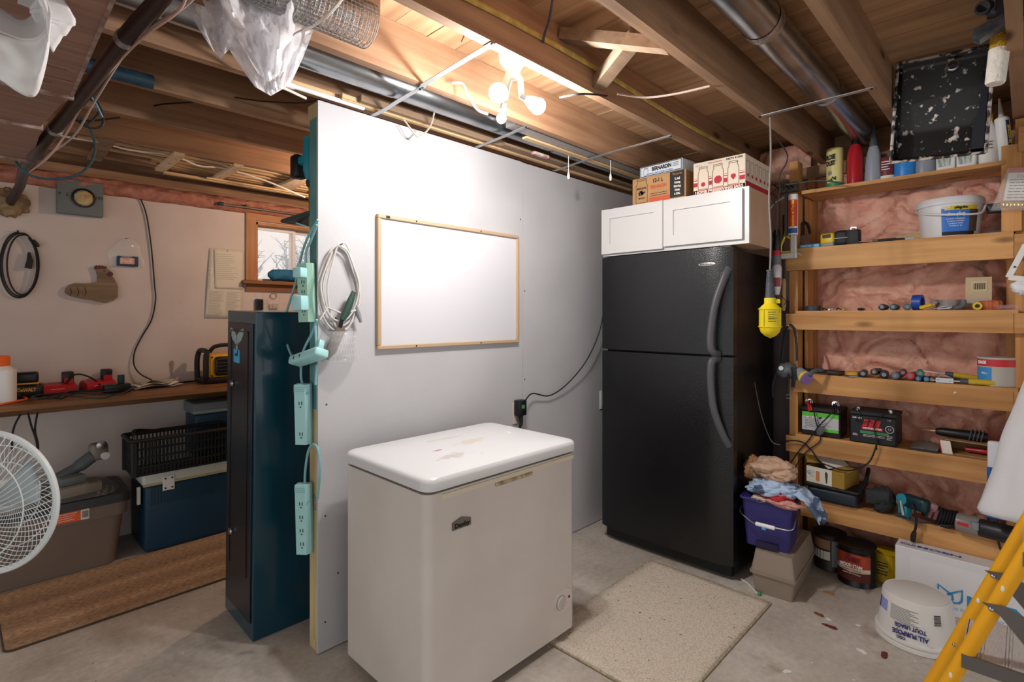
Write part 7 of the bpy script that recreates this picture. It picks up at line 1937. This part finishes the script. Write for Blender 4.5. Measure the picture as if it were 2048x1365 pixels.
# step ladder
YT = mat('ladder_yellow', 'e8a71a', .35)
dirv = Vector((0, -.157, .413)).normalized()
pB = Vector((2.05, .165, .268)); pA = Vector((2.31, .217, .145))
def foot(p): return p + dirv * ((.006 - p.z) / dirv.z)
fB, fA = foot(pB), foot(pA)
t = thing('step_ladder', 'yellow tubular step ladder with ribbed aluminium treads', 'ladder', (2.18, fB.y, 0))
o = t.location
for nm, f_ in (('rail', fB), ('rail', fA)): G().tube([f_ - o, f_ + dirv * 1.25 - o], .019, 18).o(nm, YT, t)
ALU = mat('brushed_aluminium', 'cfcccb', .45, .35, col2='bdbab8', scale=40, stretch=(1, 12, 1))
for z in (.36, .70):
    y1 = (fB + dirv * (z / dirv.z)).y + .012
    tr = G().rbox(2.04 - o.x, 2.325 - o.x, y1 - .20 - o.y, y1 - o.y, z - .006, z, .002, 1).o('tread', ALU, t)
    for k in range(3):
        for j in range(3):
            yy_ = y1 - .03 - .06 * k - j * .007 - o.y
            G().box(2.045 - o.x, 2.32 - o.x, yy_ - .0018, yy_ + .0018, z, z + .0025).o('tread_rib', ALU, tr, smooth=False)
    G().box(2.04 - o.x, 2.325 - o.x, y1 - .004 - o.y, y1 + .001 - o.y, z - .03, z).o('tread_lip', ALU, tr, smooth=False)
    G().box(2.028 - o.x, 2.04 - o.x, y1 - .20 - o.y, y1 - o.y, z - .035, z + .004).o('side_flange', mat('dull_bracket_steel', '6e6a68', .45, .6), tr, smooth=False)
for f_, sx in ((fB, -1), (fA, -1)):
    p = f_ + dirv * (.50 / dirv.z) - o
    br = G().prism([(p.y + .02, p.z + .03), (p.y - .03, p.z + .035), (p.y - .10, p.z + .01), (p.y - .17, p.z - .14), (p.y - .14, p.z - .15), (p.y - .02, p.z + .005)], p.x + sx * .026 - .002, p.x + sx * .026 + .002, 'x').o('hinge_plate', mat('dull_bracket_steel', '6e6a68', .45, .6), t, smooth=False)
    for dy, dz in ((.0, .018), (-.10, -.03), (-.14, -.11)):
        G().sph((p.x + sx * .028, p.y + dy, p.z + dz), .007, 10, 6).o('rivet', STEEL, br)
for f_ in (fB, fA):
    p = f_ + dirv * .27 - o; G().sph((p.x - .019, p.y + .002, p.z), .006, 10, 6).o('rivet', STEEL, t)
    G().tube([f_ - o, f_ + dirv * .06 - o], .022, 16).o('foot_cap', mat('worn_foot_cap', 'cfc9c0', .6), t)
back = Vector((0, .12, .41)).normalized()
topz = fB + dirv * 1.2
for x in (2.07, 2.29):
    q = Vector((x, -.52 - .45, .006)); G().tube([q - o, Vector((x, topz.y, topz.z)) - o], .014, 14).o('rear_leg', YT, t)
for k, (l_, s_) in enumerate(((.30, fB), (.62, fB), (.45, fA), (.55, fB))):
    p = s_ + dirv * l_ - o
    G().sph((p.x - .0165, p.y + .006, p.z), (.003, .005, .010), 8, 6).o('paint_drip', WHITE_PL, t)
# white bag hanging on the right post and the blue one behind it
t = thing('white_bag', 'large white plastic bag hanging in front of the right shelf post', 'bag', (3.05, -.09, 1.32))
def wb(u, v):
    a_ = 2 * PI * u
    w = .02 + .25 * v ** .8; d = .015 + .085 * math.sin(min(1, v * 1.05) * PI * .62)
    fold = 1 + .08 * math.sin(5 * a_ + 3 * v) * v + .05 * noise.noise((math.cos(a_) * 3, math.sin(a_) * 3, v * 5))
    z = -.86 * v
    if v > .92: k = 1 - (v - .92) / .08 * .85; w *= k; d *= k; z = -.86 * .92 - (v - .92) * .35
    return (d * math.sin(a_) * fold, w * math.cos(a_) * fold - .02 * v, z + .02 * math.cos(a_) * v * -1)
G().grid(wb, 48, 40).o('bag', mat('white_bag_sheet', 'e4e6ea', .4, bump=.25, bscale=16), t, ang=180)
G().tube([(0, 0, -.01), (.06, .02, .0), (.13, .04, .02)], .004, 6).o('handle_loop', WHITE_PL, t)
t = thing('blue_bag', 'blue and yellow printed bag behind the white bag', 'bag', (3.176, .10, .60), rz=-90)
G().rbox(-.03, .14, -.012, .02, -.14, .20, .01, 2).o('sheet', mat('bag_white_top', 'dfe2ea', .4), t)
G().box(-.031, .141, -.0145, -.0115, -.14, .085).o('blue_print', mat('bag_blue', '1f62b8', .4), t, smooth=False)
G().box(-.0315, .1, -.0155, -.0145, -.06, .0).o('yellow_print', mat('bag_yellow', 'e8d020', .4), t, smooth=False)
txt('S', .05, (-.0, -.016, -.03), INK_BLUE, t, width=.04, bold=.003)
# litter on the floor
rr = random.Random(8)
LEAF = mat('dry_leaf', '7a4632', .8)
for i, (u, v, m_, lab, s_) in enumerate(((1637, 1230, LEAF, 'curled dry brown leaf on the floor', .028), (1660, 1255, mat('dark_red_chip', '6a2a30', .7), 'dark red flake left of the pail', .03), (1658, 1187, mat('tan_scrap', 'a88058', .8), 'torn tan cardboard scrap behind the case', .035),
                                    (1770, 1312, mat('dark_red_chip', '6a2a30', .7), 'red smear flake before the pail', .03), (1657, 1240, WHITE_PL, 'white paint flake near the dry leaf', .016), (1575, 1345, WHITE_PL, 'white paint flake near the mat', .018), (1725, 1305, WHITE_PL, 'long white paint flake on the floor', .022), (1716, 1252, WHITE_PL, 'tiny white flake left of the pail', .012))):
    p = at(u, v, z=0)
    pts = [(s_ * (1 + .3 * rr.uniform(-1, 1)) * math.cos(a_) * .9, s_ * (.45 + .2 * rr.uniform(-1, 1)) * math.sin(a_)) for a_ in [2 * PI * k / 9 for k in range(9)]]
    tag(place(G().prism(pts, .0005, .003).o('floor_flake', m_, smooth=False), (p.x, p.y, 0), rz=rr.uniform(0, 180)), lab, 'litter')
tag(G().tube(spl([at(1482, 1158, z=.004), at(1498, 1170, z=.004), at(1512, 1185, z=.005), at(1518, 1190, z=.005)], 5), .0035, 6).o('cable_tie', WHITE_PL), 'white plastic tie lying between the mat and the beige case', 'tie')
tag(place(G().rbox(-.012, .012, -.008, .008, .0, .012, .003, 1).o('green_clip', mat('green_clip', '2f8a5c', .4)), at(1519, 1190, z=.001)), 'little green clip by the mat corner', 'clip')

# ================================================================ HUNG FROM THE CEILING, LEFT
# plastic sheet bundle
o = Vector((.56, 1.60, 2.235))
t = thing('plastic_sheet', 'crumpled translucent plastic sheeting hanging from the joists', 'plastic sheet', o)
def ps(cu0, cu1, tipv, seed, yoff):
    def f(u, v):
        uu = cu0 + (cu1 - cu0) * u
        # narrow towards the tip
        c_ = cu0 + (cu1 - cu0) * .5; k = 1 - .72 * v ** 1.4
        px_ = c_ + (uu - c_) * k + 25 * v
        py_ = -30 + (tipv + 30) * v - (40 * abs(u - .45) * v)
        yy_ = 1.60 + yoff + .05 * math.sin(u * 9 + seed + 2 * v) + .06 * noise.noise((u * 5, v * 4, seed)) + .03 * noise.noise((u * 14, v * 10, seed))
        p = at(px_, py_, y=yy_)
        return p - o
    return f
G().grid(ps(395, 645, 192, 1, 0), 50, 40).o('sheet', FILM, t, ang=40)
G().grid(ps(355, 480, 118, 5, .05), 34, 26).o('sheet', FILM, t, ang=40)
G().grid(ps(430, 600, 165, 9, -.06), 40, 30).o('sheet', FILM, t, ang=40)
# roll of wire mesh
t = thing('wire_mesh_roll', 'roll of galvanised wire mesh tucked between the joists', 'wire mesh', (.30, 1.50, 2.285))
ZN = mat('zinc_wire', 'a9abae', .4, .7)
g = G()
for k in range(44):
    x = .57 * k / 43
    for rr_ in (.07, .058) if k % 2 else (.07,):
        g.tube([(x, rr_ * math.cos(a_), rr_ * math.sin(a_)) for a_ in [2 * PI * j / 26 for j in range(26)]], .0014, 4, closed=True)
o1 = g.o('ring_wires', ZN, t); o1['kind'] = 'stuff'
g = G()
for j in range(36):
    a_ = 2 * PI * j / 36
    g.tube([(0, .07 * math.cos(a_), .07 * math.sin(a_)), (.57, .07 * math.cos(a_), .07 * math.sin(a_))], .0014, 4)
for j in range(24):
    a_ = 2 * PI * j / 24 + .1
    g.tube([(0, .058 * math.cos(a_), .058 * math.sin(a_)), (.55, .058 * math.cos(a_), .058 * math.sin(a_))], .0014, 4)
o2 = g.o('long_wires', ZN, t); o2['kind'] = 'stuff'
# pale cable over the mesh roll
WC = mat('pale_cable', 'd8d2cc', .45)
def sag(pts, label, r=.004, m_=WC): return tag(G().tube(spl([at(u, v, y=y) for u, v, y in pts], 8), r, 6).o('loose_cable', m_), label, 'cable')
sag([(690, -10, 1.40), (650, 35, 1.45), (610, 60, 1.55), (575, 85, 1.70), (556, 115, 1.84), (548, 145, 1.92), (553, 168, 1.97), (580, 182, 2.0), (612, 197, 2.02)], 'pale double cable looping from the mesh roll to the partition corner', .0055)
sag([(808, 240, 1.97), (830, 268, 1.95), (842, 272, 1.95), (862, 250, 1.92), (872, 205, 1.85)], 'pale flat cable loop hanging from the round duct', .004, mat('tan_flat_cable', 'b9ab9c', .5))
sag([(905, 166, 1.60), (925, 168, 1.57), (938, 195, 1.54), (955, 220, 1.50), (975, 228, 1.46)], 'white cable curling left of the lamp bulbs', .005)
sag([(920, 60, 1.27), (928, 70, 1.28), (923, 84, 1.29)], 'short red wire end sticking out near the lamp joist', .003, mat('salmon_wire', 'd07a62', .5))
sag([(470, 195, 2.42), (530, 203, 2.35), (600, 206, 2.2), (640, 200, 2.1)], 'thin dark wire strung from the joist to the partition corner', .003, BLACK_RUB)
sag([(305, 213, 2.84), (330, 208, 2.78), (390, 204, 2.6), (470, 196, 2.45)], 'dark wire slung between two joists on the left', .004, BLACK_RUB)
sag([(1105, 0, 1.10), (1098, 40, 1.16), (1090, 65, 1.2), (1086, 85, 1.225)], 'dark wire hanging down past the lamp joist', .0045, mat('slate_wire', '454a52', .5))
sag([(1120, 195, 1.30), (1165, 188, 1.20), (1215, 192, 1.235)], 'dark cable leading from the lamp to the next joist', .004, BLACK_RUB)
sag([(1235, 188, 1.20), (1290, 195, 1.14), (1350, 188, 1.02), (1420, 172, .87)], 'dusty cable sagging across the joist bay by the bridging', .0045, mat('dusty_cable', '9a8a82', .6))
# yellow cable stapled along a joist
yc = [(x, 1.226 - .0, 2.335 - .012 * math.sin(x * 3)) for x in (.2, .8, 1.3, 1.8, 2.3, 2.8, 3.2)]
tag(G().tube(spl(yc, 8), .011, 8, flat=.55).o('yellow_cable', mat('yellow_jacket', 'c6b064', .5, col2='a8924c', scale=30)), 'yellow jacketed cable stapled along the lamp joist', 'cable')
# foam sheet roll, top left corner
o = at(40, 60, y=1.32)
t = thing('foam_sheet', 'white foam sheet loosely rolled and stuffed under the trunk duct', 'foam sheet', o)
FS = mat('white_foam_sheet', 'e2e2e2', .75)
LIPC = spl([(-70, 30, 0), (-20, 58, 0), (15, 72, 0), (45, 80, 0), (78, 76, 0), (98, 52, 0), (99, 20, 0), (84, -15, 0), (60, -40, 0)], 6)
BOTC = spl([(-70, 120, 0), (-20, 148, 0), (10, 165, 0), (35, 182, 0), (58, 193, 0), (72, 186, 0), (88, 140, 0), (97, 80, 0), (90, 20, 0)], 6)
INNC = spl([(-70, -30, 0), (-20, 5, 0), (15, 28, 0), (38, 40, 0), (58, 38, 0), (70, 22, 0), (66, -5, 0), (50, -30, 0), (35, -50, 0)], 6)
def strip2(A, B, y0, y1, bulge):
    n_ = len(A) - 1
    def f(u, v):
        i = min(n_, int(round(u * n_))); p = A[i].lerp(B[i], v)
        q = at(p.x + 2 * noise.noise((u * 7, v * 5, 2)), p.y, y=y0 + (y1 - y0) * v - bulge * math.sin(PI * v) + .012 * noise.noise((u * 5, v * 4, 6)))
        q.z = min(q.z, 1.99); return q - o
    return G().grid(f, n_, 16)
strip2(LIPC, BOTC, 1.27, 1.30, .02).o('outer_wrap', FS, t, ang=180, solid=.004)
strip2(LIPC, INNC, 1.27, 1.45, 0).o('inner_curl', FS, t, ang=180, solid=.004)
def fsh2(u, v):
    p = [(95, -40), (150, 38), (128, 72), (105, 105)]
    q = spl([(a, b2, 0) for a, b2 in p], 8); r_ = q[int(u * (len(q) - 1))]
    return at(60 + (r_.x - 60) * v, 20 + (r_.y - 20) * v + 10 * noise.noise((u * 9, v * 3, 1)), y=1.36 + .03 * v) - o
G().grid(fsh2, 24, 10).o('torn_flap', FS, t, ang=180, solid=.003)
# black and teal wires bundled by the trunk
WB_ = [[(170, 190), (200, 215), (205, 250), (178, 255), (152, 235), (165, 205), (190, 200), (198, 225), (170, 250), (145, 230)], [(150, 225), (180, 260), (190, 300), (175, 335), (140, 355), (90, 358), (50, 345), (28, 318), (24, 305)]]
sag([(u, v, 2.40) for u, v in WB_[0]], 'tangle of black wire beside the trunk duct', .004, BLACK_RUB)
sag([(u, v, 2.95) for u, v in WB_[1]], 'big teal wire loop hanging from the trunk duct', .0048, mat('teal_wire', '1f4a58', .45))
sag([(172, 182, 2.35), (190, 205, 2.36), (205, 235, 2.37)], 'short light blue wire end beside the trunk duct', .004, mat('light_blue_wire', '5a86a0', .45))
sag([(145, 240, 2.85), (180, 242, 2.84), (240, 235, 2.83)], 'black wire entering the joist left of the pipe', .004, BLACK_RUB)
# laths and white cables lying on cross pieces at the window end
W_CROSS = wood('cross_piece_timber', 'c9b08e', 'e0cdae', '8a6a4a', 'y', .6, knots=False)
zc = ZJ - .012
for i, (u, v, lab) in enumerate(((203, 295, 'dark cross piece under the joists nearest the trunk duct'), (338, 322, 'drilled wooden cross piece under the joists, second from the trunk'), (445, 347, 'drilled wooden cross piece under the joists, third from the trunk'), (530, 388, 'broad pale cross piece above the window corner'), (575, 405, 'short drilled cross piece beside the partition'))):
    p = at(u, v, z=ZJ)
    t = thing('cross_piece', lab, 'wood strip', (p.x, 3.275, ZJ - .0185), group='cross pieces under the joists')
    w = (.06, .05, .05, .10, .05)[i]
    G().box(-w / 2, w / 2, 0, .44, 0, .018).o('strip', W_GREY if i == 0 else W_CROSS, t, smooth=False)
    for k in range(3): G().lathe([(.005, -.0006), (.005, .001)], 10, c=(0, .08 + .13 * k, 0)).o('hole', BLACK_PL, t)
for i, (y, z, x0, x1, w, h, m_, lab) in enumerate(((3.37, ZJ + .004, .35, 2.6, .03, .008, W_LATH, 'pale lath lying on the cross pieces, nearest the partition'), (3.44, ZJ + .004, .55, 2.9, .025, .010, W_LATH, 'pale lath lying on the cross pieces, second from the partition'),
                                            (3.52, ZJ + .004, .45, 2.7, .03, .010, W_LATH, 'pale lath lying on the cross pieces, middle one'), (3.59, ZJ + .004, .7, 3.0, .022, .012, W_LATH, 'pale lath lying on the cross pieces, fourth one'),
                                            (3.655, ZJ + .004, .8, 2.8, .022, .010, W_LATH, 'pale lath lying on the cross pieces, nearest the window'), (3.69, ZJ - .0335, .78, 2.4, .03, .014, W_LATH, 'long moulding strip just above the window rod'), (3.655, ZJ - .0295, 1.0, 2.5, .02, .01, W_LATH, 'second thin moulding above the window rod'))):
    tag(place(G().box(0, x1 - x0, -w / 2, w / 2, 0, h).o('wood_lath', m_, smooth=False), (x0, y, z)), lab, 'wood strip', 'laths lying on the cross pieces')
sag([(95, 264, 3.30), (140, 275, 3.32), (200, 285, 3.35), (260, 300, 3.37), (330, 308, 3.38)], 'white cable running along the far joist', .005)
sag([(365, 318, 3.36), (400, 332, 3.4), (440, 335, 3.42), (480, 345, 3.42), (540, 365, 3.42), (610, 395, 3.42)], 'white cable drooping between the cross pieces', .005)
tag(place(G().obox((0, 0, 0), (.26, .16, -.03), .035, .012).o('wood_offcut', mat('dark_offcut', '4a3830', .7), smooth=False), (1.28, 3.42, ZJ + .036)), 'dark wooden offcut stuck across the laths', 'wood strip')
# pull chains near the cartons
for i, (u, v) in enumerate(((1137, 352), (1221, 355))):
    p = at(u, v, y=1.80 - .1 * i); q = at(u, v - 24, y=1.80 - .1 * i)
    t = thing('pull_cord', ('white pull cord hanging over the partition seam', 'white pull cord hanging left of the brown carton')[i], 'pull cord', p)
    G().tube([(0, 0, .02), (0, 0, ZJ + .005 - p.z)], .0018, 5).o('string', WHITE_PL, t); G().lathe([(.006, -.018), (.008, 0), (.004, .02)], 10).o('toggle', WHITE_PL, t)
# long fluorescent batten lying on the straps
t = thing('metal_channel', 'metal strip lying on the straps between lamp and cartons', 'metal strip', (1.75, 1.73, 2.249))
G().box(0, 1.5, -.03, .03, 0, .035).o('channel', mat('channel_steel', 'a8a4a2', .4, .6), t, smooth=False)
tag(place(G().box(0, .12, -.012, .012, 0, .014).o('red_white_box', mat('red_white_pack', 'b8514a', .6, col2='d8d0c8', scale=25), smooth=False), (2.10, 1.905, 2.234)), 'small red and white pack lying on the wood strips', 'package')

# ================================================================ FAN
t = thing('pedestal_fan', 'white pedestal fan with a round wire cage at the left edge', 'fan', (.018, 2.178, 0), rz=math.degrees(TH) - 90)
FW = mat('fan_white', 'd4dcde', .4)
hz = .813; R_ = .205
def cage(y0, bulge, nm):
    g = G(); n = 64
    for k in range(n):
        a_ = 2 * PI * k / n; pts = []
        for j in range(7):
            s_ = j / 6; r_ = .045 + (R_ - .045) * s_; aa = a_ + .35 * s_ * (1 if bulge < 0 else -1)
            pts.append((r_ * math.cos(aa), y0 + bulge * math.cos(s_ * PI / 2) ** .6 if s_ < 1 else y0, hz + r_ * math.sin(aa)))
        g.tube(pts, .0013, 4)
    o_ = g.o(nm, FW, t); o_['kind'] = 'stuff'
    for r_ in (.10, .155):
        s_ = (r_ - .045) / (R_ - .045)
        G().tube([(r_ * math.cos(a_), y0 + bulge * math.cos(s_ * PI / 2) ** .6, hz + r_ * math.sin(a_)) for a_ in [2 * PI * k / 40 for k in range(40)]], .0018, 5, closed=True).o('cage_ring', FW, t)
cage(-.012, -.06, 'front_wires'); cage(.012, .055, 'rear_wires')
G().tube([(R_ * math.cos(a_), 0, hz + R_ * math.sin(a_)) for a_ in [2 * PI * k / 64 for k in range(64)]], .009, 8, closed=True).o('rim', FW, t)
G().lathe([(.048, -.075), (.048, -.07), (.03, -.066)], 24, c=(0, 0, hz), axis='y').o('front_badge', FW, t)
BL = mat('fan_blade', 'aebcc2', .35, alpha=.85)
for k in range(3):
    a0 = 2 * PI * k / 3 + .4
    def bl(u, v, a0=a0):
        r_ = .03 + .145 * v; a_ = a0 + (u - .5) * (.9 - .2 * v)
        return (r_ * math.cos(a_), -.012 + .03 * (u - .5), hz + r_ * math.sin(a_))
    G().grid(bl, 8, 8).o('blade', BL, t, solid=.003)
G().lathe([(.03, -.03), (.035, 0), (.05, .05), (.05, .11), (.035, .14)], 24, c=(0, 0, hz), axis='y').o('motor', FW, t)
G().tube([(-.07, .06, .02), (-.07, .06, hz - .03)], .013, 12).o('pole', FW, t)
G().rbox(-.09, .0, .05, .09, hz - .05, hz + .0, .008, 2).o('tilt_joint', FW, t)
G().lathe([(.19, .001), (.19, .012), (.16, .022), (.03, .035), (.02, .07)], 32, c=(-.07, .06, 0)).o('base', FW, t)
